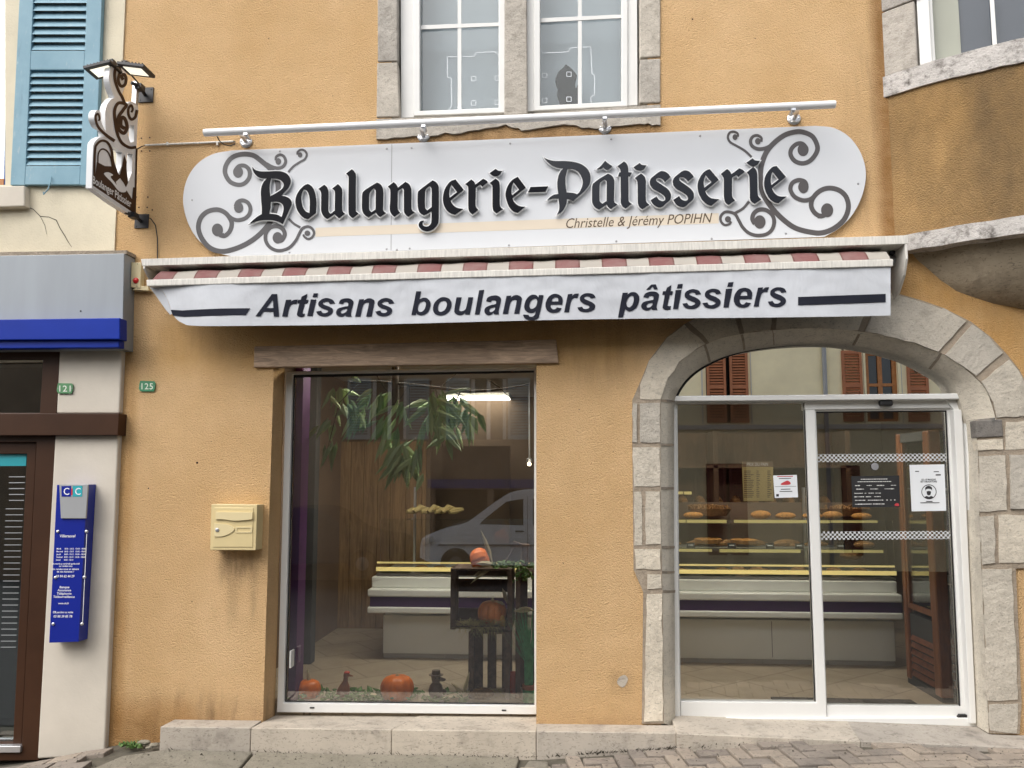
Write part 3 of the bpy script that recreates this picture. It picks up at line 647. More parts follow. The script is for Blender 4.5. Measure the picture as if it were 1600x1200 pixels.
def upwin(outer, inner, tr, mu, film, sq):
    f = px_frame('window', house, outer, inner, .05, .14, M['pvc'])
    m = MB(); (a, b, c_, d) = outer; (e, f_, g, h) = inner
    m.prism([XZ([(e[0] - 9, e[1] - 9), (f_[0] + 9, f_[1] - 9), (g[0] + 9, g[1] + 7), (h[0] - 9, h[1] + 7)], .035), XZ([(e[0] + 1, e[1]), (f_[0] - 1, f_[1]), (g[0] - 1, g[1] - 1), (h[0] + 1, h[1] - 1)], .035)], .035, .12)
    m.build('sash', M['pvc'], f, bevel=.006)
    m = MB(); m.slab(tr, .075, .083); m.slab(mu, .078, .081); m.build('muntin', M['pvc'], f)
    m = MB(); m.slab([(e[0] - 3, e[1] - 3), (f_[0] + 3, f_[1] - 3), (g[0] + 3, g[1] + 3), (h[0] - 3, h[1] + 3)], .09, .094); m.build('pane', M['upglass'], f)
    m = MB()
    for a_, b_ in zip(film[:-1], film[1:]):
        m.ribbon([a_, b_], [1.1, 1.1], at(.0885))
    for cx, cy in sq:
        for q in (((cx - 3.5, cy - 3.5), (cx + 3.5, cy - 3.5)), ((cx + 3.5, cy - 3.5), (cx + 3.5, cy + 3.5)), ((cx + 3.5, cy + 3.5), (cx - 3.5, cy + 3.5)), ((cx - 3.5, cy + 3.5), (cx - 3.5, cy - 3.5))): m.ribbon(list(q), [1, 1], at(.0885))
    m.build('film_outline', M['film'], f, recalc=False)
    return f
upwin([(625, -240), (789, -240), (791, 176), (627, 184)], [(655, -240), (780, -240), (780, 169), (655, 174)],
      [(655, 39.5), (780, 35), (780, 40.5), (655, 46)], [(715, -240), (721, -240), (721, 172), (715, 172)],
      [(700, 173), (706, 165), (705, 122), (699, 121), (699, 89), (742, 88), (743, 82), (773, 81), (779, 86)], [(740, 123), (777, 122), (740, 161), (777, 160)])
upwin([(820, -240), (994, -240), (996, 164), (821, 174)], [(843, -240), (972, -240), (972, 159), (843, 166)],
      [(843, 28.5), (972, 22.5), (972, 28), (843, 35)], [(903, -240), (909, -240), (909, 164), (903, 164)],
      [(845, 77), (848, 83), (888, 81), (891, 75), (923, 73), (925, 116), (929, 117), (929, 149), (923, 151), (924, 161)], [(851, 118), (889, 116), (851, 157), (889, 155)])
# room behind the upper windows, painted pale for the sky they reflect, and slabs
m = MB(); m.box(-1.6, .95, .30, .35, 3.4, 7); m.box(-1.6, -1.55, .23, .30, 3.4, 7); m.box(.9, .95, .23, .30, 3.4, 7); m.box(-1.6, .95, .23, 1.0, 3.35, 3.4); m.box(-1.6, .95, .23, 1.0, 7, 7.05)
m.build('upper_room', M['curtain'], house)
m = MB(); sh = smooth([(0, 100, 1), (6, 104), (12, 110), (17, 117), (15, 130), (16, 138), (20, 131), (19, 148), (20, 172, 1), (-8, 172, 1), (-10, 158), (-13, 150), (-13, 138), (-16, 126), (-13, 114), (-6, 107)], 3)
sh = [(884 + x + rb.uniform(-.5, .5), y) for x, y in sh]; m.prism([XZ(sh, .13)], .13, .16)
tag(m.build('dark_cutout', M['darkfig'], bevel=.005), 'dark pointed ragged shape standing behind the right upper window pane', 'cutout')
# iron stubs in the window stones
# --- display window
W = px_frame('shop_window', house, [(447, 580.5), (838.5, 574), (838.5, 1116.5), (432.5, 1113)], [(457, 585), (834.5, 578), (835, 1103), (443, 1098.5)], .20, .27, M['white'], .004)
m = MB(); m.slab([(452, 581), (838, 575), (838, 1108), (440, 1104)], .235, .241); m.build('pane', M['shopglass'], W)
m = MB(); m.slab([(457, 585), (834.5, 578), (834.5, 582), (457, 590)], .228, .234); m.slab([(457, 590), (460.5, 590), (446.5, 1098), (443, 1098.5)], .228, .234); m.slab([(446, 1095), (835, 1099.5), (835, 1103), (446, 1098.5)], .228, .234); m.build('gasket', M['blackm'], W)
m = MB(); m.slab([(484, 1105), (491, 1105), (491, 1107), (484, 1107)], .196, .205); m.slab([(784, 1109), (791, 1109), (791, 1111), (784, 1111)], .196, .205); m.build('drain_slot', M['blackm'], W)
# --- sliding shop door in the arch
D = px_frame('sliding_door', house, [(1053, 618.5), (1507, 614.5), (1532, 640), (1545, 1136), (1052, 1124)], [(1056, 629), (1262, 627), (1479, 626), (1490, 640), (1515, 1122), (1063, 1122)], .145, .27, M['white'], .004)
fl = MB().prism([XZ([(1045, 624)] + [(x, y - 6) for x, y in ARCH_O[7:-1] if y < 618] + [(1514, 620)], .20)], .20, .208).build('fanlight_pane', M['fanglass'], D)
m = MB(); arc = ARCH_O[6:]
for off, Yd in ((3, .19),):
    inn = [(1280 + (x - 1280) * .988, y + 3.2) for x, y in arc]
    m.prism([XZ(arc + inn[::-1], Yd)], Yd, .22)
m.build('fanlight_gasket', M['blackm'], D)
# transom ledge
m = MB(); m.slab([(1054, 619), (1508, 614.5), (1508, 623.5), (1054, 627)], .10, .20); m.build('transom', M['white'], D, bevel=.006)
m = MB(); m.slab([(1490, 640), (1503, 640), (1526, 1131), (1516, 1131)], .12, .26); m.slab([(1508, 640), (1522, 648), (1541, 1134), (1530, 1132)], .11, .26); m.build('jamb_trim', M['white'], D, bevel=.005)
# fixed leaf
Lf = px_frame('door_leaf', D, [(1056, 629), (1273, 627), (1292, 1122), (1063, 1123)], [(1058.5, 631), (1258.5, 629.5), (1276, 1098), (1063.8, 1096)], .165, .235, M['white'], .004)
m = MB(); m.slab([(1057, 630), (1262, 628), (1280, 1100), (1062, 1099)], .20, .206); m.build('pane', M['doorglass'], Lf)
m = MB(); m.slab([(1256, 630), (1259, 630), (1276.5, 1098), (1273.5, 1098)], .185, .198); m.build('gasket', M['blackm'], Lf)
# sliding leaf
Lf2 = px_frame('door_leaf', D, [(1264, 640), (1490, 637), (1515, 1121), (1292.5, 1121)], [(1275, 643), (1480, 641), (1502, 1104), (1292, 1102)], .18, .23, M['white'], .004)
m = MB(); m.slab([(1270, 641), (1484, 639), (1506, 1107), (1288, 1106)], .204, .21); m.build('pane', M['doorglass'], Lf2)
m = MB(); m.slab([(1275, 642), (1480, 640), (1480, 643), (1275, 645)], .192, .203); m.slab([(1477.5, 643), (1480.5, 643), (1502.5, 1104), (1499, 1104)], .192, .203); m.build('gasket', M['blackm'], Lf2)
m = MB(); m.slab([(1258, 626.5), (1490, 625), (1490, 637.5), (1258, 640)], .16, .25); m.build('door_header', M['white'], D, bevel=.004)
m = MB(); m.slab([(1376, 624), (1396, 624), (1396, 631.5), (1393, 635), (1379, 635), (1376, 632)][:4] if False else [(1376, 624.5), (1396, 624.5), (1396, 634), (1376, 634)], .115, .16); m.build('door_sensor', M['blackm'], D, bevel=.012, seg=3)
m = MB(); m.slab([(1296, 1121), (1512, 1121), (1513, 1124), (1296, 1124)], .17, .24); m.slab([(1500, 1117), (1514, 1117), (1515, 1123), (1496, 1123)], .155, .18); m.build('door_track', M['blackm'], D)
# chequered safety strips on the sliding leaf
for q in ([(1277, 709.5), (1481, 708.5), (1482, 721), (1278, 722)], [(1282, 830.5), (1487, 829.5), (1488, 842.5), (1283, 843.5)]):
    m = MB(); fr = [P(a, b, .2035) for a, b in q]; m.add(fr, [(0, 1, 2, 3)]); m.build('safety_strip', M['chequer'], Lf2, recalc=False)
# --- corner bay with its own render, stone band and sill
BC, BR = (4.0, 2.0), 2.625
def by(x, r=BR): return BC[1] - math.sqrt(max(0, r * r - (x - BC[0]) ** 2))
def bxs(x0, x1, n=24): return [x0 + (x1 - x0) * i / n for i in range(n + 1)]
def bayband(m, x0, x1, z0, z1, r, rin, n=24):
    xs = bxs(x0, x1, n); k = len(xs)
    def cirp(x, r_):
        d = Vector((x - BC[0], by(x) - BC[1])); d.normalize(); return (BC[0] + d.x * r_, BC[1] + d.y * r_)
    o = [cirp(x, r) for x in xs]; i_ = [cirp(x, rin) for x in xs]
    vs = [(a, b, z0) for a, b in o] + [(a, b, z1) for a, b in o] + [(a, b, z0) for a, b in i_] + [(a, b, z1) for a, b in i_]
    fs = []
    for j in range(k - 1): fs += [(j, j + 1, k + j + 1, k + j), (k + j, k + j + 1, 3 * k + j + 1, 3 * k + j), (2 * k + j + 1, 2 * k + j, 3 * k + j, 3 * k + j + 1), (j + 1, j, 2 * k + j, 2 * k + j + 1)]
    fs += [(0, k, 3 * k, 2 * k), (k - 1, 3 * k - 1, 4 * k - 1, 2 * k - 1)]
    return m.add(vs, fs)
x0 = 4 - math.sqrt(BR ** 2 - 4) + .002
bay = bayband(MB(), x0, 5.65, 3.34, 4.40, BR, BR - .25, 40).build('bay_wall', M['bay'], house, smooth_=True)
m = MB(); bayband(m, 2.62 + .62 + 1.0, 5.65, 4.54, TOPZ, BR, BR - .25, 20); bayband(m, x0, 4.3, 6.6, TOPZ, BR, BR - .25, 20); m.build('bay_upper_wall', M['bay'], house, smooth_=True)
m = MB(); bayband(m, x0 - .02, 5.65, 4.385, 4.54, BR + .018, BR - .3, 40)
for i, v in enumerate(m.v): m.v[i] = v + Vector((0, 0, .012 * noise.noise(v * 11) if v.z < 4.45 else .005 * noise.noise(v * 13)))
m.build('bay_sill', M['band'], house, smooth_=True)
m = MB(); bayband(m, x0 - .03, 5.65, 3.245, 3.36, BR + .03, BR - .2, 40)
for i, v in enumerate(m.v): m.v[i] = v + Vector((0, 0, .010 * noise.noise(v * 7)))
m.build('bay_band', M['band'], house, smooth_=True)
m = MB(); pf_ = [(2.54, 3.25), (2.52, 3.20), (2.49, 3.14), (2.47, 3.10), (2.45, 3.06), (2.40, 2.99), (2.33, 2.93), (2.26, 2.88), (2.18, 2.845), (2.0, 2.83)]
NA = 60
for r_, z_ in pf_:
    for i in range(NA + 1):
        an = math.pi * (1.02 + .62 * i / NA); v = Vector((BC[0] + r_ * math.cos(an), BC[1] + r_ * math.sin(an), z_)); k_ = noise.noise(v * 4) * .03 + noise.noise(v * 13) * .013
        m.v.append(v + Vector((math.cos(an) * k_, math.sin(an) * k_, k_ if z_ < 3.2 else 0)))
for j in range(len(pf_) - 1):
    for i in range(NA): m.f.append([j * (NA + 1) + i, j * (NA + 1) + i + 1, (j + 1) * (NA + 1) + i + 1, (j + 1) * (NA + 1) + i]); m.mi.append(0)
m.build('bay_corbel', M['corbel'], house, smooth_=True)
m = MB(); bayband(m, x0 - .01, 2.46, 4.54, 5.02, BR + .012, BR - .3, 4); bayband(m, x0 - .01, 2.49, 5.03, 6.6, BR + .010, BR - .3, 4); m.build('bay_jamb', M['stone2'], house, bevel=.008)
# bay window frame: facets following the curve
def bq(x): return Vector((x, by(x, BR - .09), 0))
p0, p1 = bq(2.50), bq(4.1)
dv = (p1 - p0).normalized(); nv = Vector((dv.y, -dv.x, 0))
def bb_(m, s0, s1, z0, z1, o0, o1):
    a = p0 + dv * s0; b = p0 + dv * s1
    f = [a + nv * o0, b + nv * o0, b + nv * o0, a + nv * o0]; g = [a + nv * o1, b + nv * o1, b + nv * o1, a + nv * o1]
    zs = (z0, z0, z1, z1); m.hexa([Vector((q.x, q.y, z)) for q, z in zip(f, zs)], [Vector((q.x, q.y, z)) for q, z in zip(g, zs)])
m = MB(); LW = (p1 - p0).length
bb_(m, 0, .075, 4.5, 6.6, .09, .0); bb_(m, .075, .10, 4.5, 6.6, .06, .0); bb_(m, LW - .1, LW, 4.5, 6.6, .06, 0); bb_(m, .10, LW - .1, 4.50, 4.555, .055, 0); bb_(m, .72, .80, 4.55, 6.6, .06, 0)
bw = m.build('bay_window', M['pvc'], house, bevel=.004)
m = MB(); bb_(m, .45, .475, 4.55, 6.6, .035, .028); bb_(m, 1.2, 1.225, 4.55, 6.6, .035, .028); m.build('muntin', M['pvc'], bw)
m = MB(); bb_(m, .08, LW - .05, 4.52, 6.6, .02, .016); m.build('pane', M['bayglass'], bw)
m = MB(); bb_(m, .06, LW - .03, 4.45, 6.65, -.03, -.045); m.build('bay_blind', M['bayblind'], bw)
m = MB(); bb_(m, .08, .27, 4.5, 6.6, -.012, -.022); m.build('bay_curtain', M['baycurtain'], bw)
# --- step, one long run of cut blocks
m = MB(); SX = [250, 392, 612, 838, 1057]; BX = [272, 409, 637, 838, 1057]
fy = lambda px: 1135.5 + (px - 250) * .0122
byy = lambda px: 1124 + (px - 272) * .0115
for i in range(4):
    a, b = P(SX[i], fy(SX[i]), -.21), P(SX[i + 1], fy(SX[i + 1]), -.21)
    d, c_ = P(BX[i], byy(BX[i]), -.001), P(BX[i + 1], byy(BX[i + 1]), -.001)
    if i in (1, 2):                        # the two blocks under the window run back as its sill
        e, f_ = P(BX[i] + 24 if i == 1 else BX[i] + 22, 1115, .30), P(BX[i + 1] + (22 if i == 1 else 0), 1116.5, .30)
        if i == 1: e.x = d.x
        d, c_ = e, f_
        if i == 2: c_.x = b.x
    g = .0015
    hi = [Vector((a.x + g, a.y, a.z)), Vector((b.x - g, b.y, b.z)), Vector((c_.x - g, c_.y, c_.z)), Vector((d.x + g, d.y, d.z))]
    m.hexa([Vector((q.x, q.y, -.45)) for q in hi], hi)
def thr(px0, px1, pb0, pb1):
    a, b = P(px0, 1146 + (px0 - 1057) * .041, -.235), P(px1, 1146 + (px1 - 1057) * .041, -.235); d, c_ = P(pb0, 1119, .5), P(pb1, 1119, .5)
    d.z = c_.z = FZ - .004; d.x = a.x + .03
    hi = [Vector((a.x + .0015, a.y, a.z)), Vector((b.x - .0015, b.y, b.z)), c_, d]; m.hexa([Vector((q.x, q.y, -.45)) for q in hi], hi); return c_
thr(1057, 1345, 1090, 1310); thr(1345, 1900, 1310, 1800)
tag(m.build('stone_step', M['step'], bevel=.006, seg=2), 'long pale limestone step running along the foot of the shop front', 'step')

# ================================================================ BANK BUILDING (left)
bank = thing('bank_building', 'cream house at the left edge with grey and blue fascia and brown door frame', 'house', (-4, .3, 0))
rgt = [P(164, 1165).x, P(180, 560).x]
o1 = [(-9, 2.55), (P(192, 400).x, 2.55), (ub.x, ub.z), (lw.x, lw.z), (lw.x - .05, TOPZ), (-9, TOPZ)]
uw = [(P(-60, 295).x, P(0, 290).z), (P(10, 290).x, P(0, 290).z), (P(10, -300).x, 7.0), (P(-60, -300).x, 7.0)]
MB().prism([o1, uw], -.012, .25).build('wall', M['cream'], bank)
m = MB(); m.slab([(93, 540), (191, 540), (186, 646), (88, 646)], -.045, .2); m.slab([(86, 676), (185, 678), (163, 1180), (58, 1186)], -.045, .2)
m.box(-9, P(0, 600).x - 1.2, -.045, .2, -.4, 2.9); m.build('pilaster', M['cream2'], bank, bevel=.012, seg=3)
m = MB(); m.slab([(-300, 405), (194, 396), (191, 545), (-300, 549)], -.14, .1); m.build('fascia', M['grey'], bank, bevel=.004)
m = MB(); m.slab([(-300, 398), (198, 391), (198, 396.5), (-300, 405)], -.12, .0); m.build('fascia_ledge', M['mortar'], bank)
m = MB(); m.slab([(-300, 503), (187, 496.5), (187, 530), (-300, 533)], -.23, -.135); m.slab([(-300, 534), (186, 531), (186, 543), (-300, 547)], -.20, -.13); m.build('fascia_band', M['blue'], bank, bevel=.006)
m = MB(); m.slab([(-300, 646), (186, 646), (184, 680), (-300, 681)], -.10, .1); m.build('door_beam', M['brownmetal'], bank, bevel=.004)
tf = px_frame('transom_window', bank, [(-300, 547), (94, 546), (88, 648), (-300, 648)], [(-290, 563), (67, 562), (62, 645), (-290, 645)], -.03, .08, M['brownmetal'])
m = MB(); m.slab([(-295, 560), (70, 560), (66, 648), (-295, 648)], .03, .036); m.build('pane', M['bankglass'], tf)
df = px_frame('bank_door', bank, [(-300, 680), (87, 679), (61, 1188), (-300, 1192)], [(-290, 692), (57, 691), (33, 1175), (-290, 1178)], -.03, .1, M['brownmetal'])
dl = px_frame('door_leaf', df, [(-290, 692), (57, 691), (33, 1175), (-290, 1178)], [(-280, 710), (42, 709), (20, 1161), (-280, 1164)], .0, .08, M['brownmetal'])
m = MB(); m.slab([(-285, 705), (45, 705), (24, 1165), (-285, 1168)], .04, .046); m.build('pane', M['bankglass'], dl)
m = MB(); m.slab([(-280, 710), (41.5, 709.5), (40.5, 728), (-280, 729)], .030, .038); m.build('teal_strip', M['teal'], dl)
m = MB()
for k in range(5): y = 745 + k * 9.2; m.ribbon([(14, y), (39 - k * .4, y)], [1.4, 1.4], at(.037))
for k in range(24): y = 795 + k * 9.4; m.ribbon([(9 - k * .35, y), (36 - k * .5, y)], [1.2, 1.2], at(.037))
m.build('frosted_line', M['greyside'], dl, recalc=False)
m = MB(); m.slab([(-290, 1168), (32, 1166), (31, 1176), (-290, 1179)], -.05, .05); m.build('door_threshold', M['chrome'], df, bevel=.003)
m = MB(); m.box(-9, -2.98, .6, .65, -.4, 3.2); m.box(-9, -2.98, .2, .65, 2.6, 2.65); m.box(-9, -2.98, .15, .65, -.25, -.2); m.box(-3.03, -2.98, .2, .65, -.4, 3.2); m.build('lobby', M['interiordark'], bank)
m = MB(); ck = [(40, 322), (52, 327), (63, 338), (76, 339), (88, 344), (94, 357), (101, 368), (106, 377), (112, 386)]; m.ribbon(ck, [1.6, 1.2, 1.5, 1.0, 1.5, 1.2, 1.4, 1.0, .6], at(-.0135)); m.ribbon([(63, 338), (70, 352), (73, 366)], [.9, .7, .4], at(-.0138)); m.build('crack', M['joint'], bank, recalc=False)
m = MB(); m.lathe(P(126, 486, -.141), [(.006, .002), (.006, -.001), (.003, -.002)], 8, 'y'); m.build('fascia_screw', M['blackm'], bank)
# upper window with blue shutter
uwf = px_frame('window', bank, [(-70, -300), (26, -300), (17, 290), (-70, 292)], [(-60, -300), (20, -300), (6, 281), (-60, 282)], .0, .1, M['winblue'])
m = MB(); m.slab([(-62, -300), (22, -300), (10, 284), (-62, 285)], .05, .056); m.build('pane', M['upglass'], uwf)
m = MB(); m.slab([(-90, -300), (40, -300), (40, 292), (-90, 292)], .14, .16); m.build('window_blind', M['paleblue'], uwf)
m = MB(); m.slab([(-62, 280), (6, 279), (5, 290), (-62, 291)], -.006, .05); m.build('window_rail', M['orangewood'], uwf)
m = MB(); m.slab([(-80, 291), (38, 290), (38, 322), (-80, 326)], -.075, .1); m.build('window_sill', M['cream2'], bank, bevel=.008)
# shutter: stiles, rails, slats
m = MB(); O_ = [(36, -200), (164, -200), (149, 290), (16, 289)]
def lerp2(u, v):                          # u across, v pixel row
    l = 30 - (v / 288) * 14; r = 159 - (v / 288) * 10
    return (l + (r - l) * u, v)
def sq(u0, u1, v0, v1): return [lerp2(u0, v0), lerp2(u1, v0), lerp2(u1, v1), lerp2(u0, v1)]
m.slab(sq(0, .17, -200, 289), -.055, -.016); m.slab(sq(.815, 1, -200, 289), -.055, -.016)
m.slab(sq(.17, .815, 79, 109), -.053, -.018); m.slab(sq(.17, .815, 259, 288.5), -.053, -.018)
shut = m.build('shutter', M['shutter'], bank, bevel=.004)
m = MB()
def slats(v0, v1, n):
    for k in range(n):
        v = v0 + (v1 - v0) * (k + .5) / n; h = (v1 - v0) / n
        a, b = P(*lerp2(.165, v + h * .42), -.052), P(*lerp2(.82, v + h * .42), -.052)
        c_, d = P(*lerp2(.82, v - h * .30), -.022), P(*lerp2(.165, v - h * .30), -.022)
        th = Vector((0, .004, .007)); m.hexa([a, b, c_, d], [a + th, b + th, c_ + th, d + th])
slats(109, 259, 13); slats(-56, 79, 11); slats(-200, -56, 12)
m.build('slat', M['shutter'], shut)
m = MB(); m.tube([P(79, 276, -.06), P(79, 285, -.075), P(75, 296, -.08), P(68, 304, -.075), P(68, 300, -.07)], .0045, 8); m.build('shutter_hook', M['shutter'], shut)

# ================================================================ SHOP SIGN
YP = -.034                                # front of the panel
sign = thing('shop_sign', 'white round ended sign panel with black blackletter shop name and grey scrolls', 'shop sign', P(800, 300, -.03))
edge = smooth([(362, 235, 1), (1275, 196.5, 1), (1303, 200), (1327, 214), (1345, 239), (1353, 270), (1348, 303), (1333, 334), (1312, 356), (1288, 370, 1), (362, 400.5, 1), (338, 394), (312, 377), (294, 349), (286, 315), (291, 283), (307, 257), (332, 241)], 6)
MB().prism([XZ(edge, YP)], YP, -.026).build('panel', M['panel'], sign, bevel=.0012)
m = MB()
for px, py, *_ in [(300, 312), (437, 236), (604, 232), (643, 231), (797, 224), (955, 217), (1094, 212), (1341, 287), (1228, 365), (1112, 373), (963, 377), (795, 383), (620, 390), (604, 389), (452, 394), (640, 388)]:
    c_ = P(px, py, YP - .002); m.lathe(c_, [(.0001, -.0015), (.006, -.001), (.008, .002)], 10, 'y')
m.build('screw', M['screw'], sign)
m = MB(); m.ribbon([(612.3, 225), (611.5, 307), (611, 391)], [.9, .9, .9], at(YP - .0006)); m.build('panel_seam', M['seam'], sign, recalc=False)
m = MB(); m.add([P(a, b, YP - .0008) for a, b in ((493, 356), (1123, 333), (1123, 349), (493, 370))], [(0, 1, 2, 3)]); m.build('stripe', M['beige'], sign, recalc=False)
def scr(o, s, pts): return [(o[0] + x / s, o[1] + y / s) for x, y in pts]
def scroll(name, o, s, pts, w0, w1, ball=None, n=8, k=0, mat='scroll', wm=None):
    c_ = smooth(pts, n, False); q = scr(o, s, c_); N = len(q)
    ws = [((w0 + (w1 - w0) * (i / (N - 1))) if wm is None else (w0 + (wm - w0) * min(1, 2 * i / (N - 1)) + (w1 - wm) * max(0, 2 * i / (N - 1) - 1))) / s for i in range(N)]
    m = MB(); Y = YP - .0012 - .0006 * k
    m.ribbon(q, ws, at(Y))
    if ball:
        bx, by_, br = ball; bp = [(bx + br * math.cos(a * math.pi / 16), by_ + br * 1.15 * math.sin(a * math.pi / 16)) for a in range(32)]
        m.prism([XZ(scr(o, s, bp), Y - .0004)], Y - .0004, Y - .0004)
    m.build(name, M[mat], sign, recalc=False)
A = (290, 220); sA = 6.667; B = (1110, 190); sB = 6.317
scroll('scroll', A, sA, [(552, 330), (525, 300), (560, 262), (620, 262), (664, 310), (662, 385), (610, 445), (540, 458), (462, 425), (414, 345), (416, 270), (460, 195), (530, 152), (620, 138), (710, 155), (790, 212), (880, 290), (940, 370), (963, 460), (962, 560), (945, 680), (905, 800), (850, 890), (760, 985), (640, 1070), (500, 1130), (370, 1152), (250, 1112), (165, 1010), (133, 900), (160, 800), (230, 737), (330, 717), (415, 752), (468, 820), (480, 880), (455, 950), (405, 990), (365, 985)], 40, 46, (546, 325, 52), 8, 0, 'scroll', 56)
scroll('scroll', A, sA, [(400, 985), (365, 985), (335, 960)], 50, 40, (331, 928, 58), 6, 1)
scroll('scroll', A, sA, [(440, 775), (490, 812), (550, 826), (620, 806), (664, 760), (674, 700), (648, 645), (592, 620), (540, 640), (520, 685)], 40, 42, (552, 695, 48), 8, 2)
scroll('scroll', A, sA, [(840, 240), (900, 272), (960, 285), (1015, 268), (1042, 215), (1025, 165), (985, 145), (945, 165), (938, 205)], 40, 24, (966, 215, 30), 8, 1)
scroll('scroll', A, sA, [(1070, 326), (1125, 265), (1190, 222), (1240, 192), (1262, 145), (1240, 103), (1200, 92), (1168, 115), (1165, 145)], 24, 22, (1192, 147, 24), 8, 1)
scroll('scroll', A, sA, [(1076, 812), (1125, 862), (1195, 904)], 24, 26, None, 8, 1)
scroll('scroll', A, sA, [(1225, 975), (1238, 1000), (1275, 1022), (1318, 1005), (1338, 960), (1318, 915), (1270, 893), (1215, 915), (1185, 965), (1150, 1035), (1090, 1105), (1020, 1138), (950, 1143), (880, 1110), (838, 1050), (832, 985), (860, 925), (910, 893), (965, 892), (1015, 925), (1032, 975), (1005, 1030), (965, 1045)], 22, 46, (958, 1010, 52), 8, 2)
m = MB(); c_ = [(1268 + 30 * math.cos(a * math.pi / 12), 962 + 28 * math.sin(a * math.pi / 12)) for a in range(24)]; m.prism([XZ(scr(A, sA, c_), YP - .0035)], YP - .0035, YP - .0035); m.build('scroll', M['scroll'], sign, recalc=False)
scroll('scroll', B, sB, [(915, 290), (940, 255), (905, 217), (850, 222), (800, 270), (793, 330), (835, 390), (910, 412), (985, 385), (1045, 310), (1055, 240), (1010, 150), (930, 108), (850, 100), (740, 130), (640, 200), (560, 290), (512, 400), (494, 500), (496, 600), (520, 710), (570, 800), (640, 890), (740, 985), (850, 1055), (1000, 1093), (1110, 1096), (1225, 1050), (1320, 965), (1362, 850), (1340, 745), (1270, 678), (1170, 656), (1080, 685), (1012, 755), (995, 830), (1025, 895), (1080, 932), (1125, 925)], 40, 46, (915, 278, 55), 8, 0, 'scroll2', 54)
scroll('scroll', B, sB, [(1060, 930), (1110, 930), (1150, 905)], 50, 40, (1152, 875, 60), 6, 1, 'scroll2')
scroll('scroll', B, sB, [(1030, 735), (975, 770), (905, 775), (830, 740), (790, 670), (810, 605), (870, 577), (930, 592), (950, 635)], 42, 42, (918, 645, 52), 8, 2, 'scroll2')
scroll('scroll', B, sB, [(620, 225), (545, 262), (470, 270), (412, 240), (396, 190), (420, 148), (462, 136), (502, 160), (502, 200)], 40, 24, (468, 194, 28), 8, 1, 'scroll2')
scroll('scroll', B, sB, [(406, 350), (340, 288), (260, 240), (195, 202), (172, 155), (190, 110), (230, 98), (268, 118), (272, 150)], 24, 22, (243, 153, 25), 8, 1, 'scroll2')
scroll('scroll', B, sB, [(380, 788), (325, 855), (240, 905)], 26, 28, None, 8, 1, 'scroll2')
scroll('scroll', B, sB, [(206, 985), (185, 1012), (140, 1020), (105, 985), (102, 935), (140, 895), (190, 892), (245, 915), (280, 975), (320, 1045), (380, 1100), (460, 1124), (550, 1112), (608, 1065), (630, 985), (605, 915), (545, 872), (480, 870), (430, 905), (415, 960), (440, 1010)], 22, 46, (487, 990, 57), 8, 2, 'scroll2')
m = MB(); c_ = [(173 + 30 * math.cos(a * math.pi / 12), 963 + 30 * math.sin(a * math.pi / 12)) for a in range(24)]; m.prism([XZ(scr(B, sB, c_), YP - .0035)], YP - .0035, YP - .0035); m.build('scroll', M['scroll2'], sign, recalc=False)
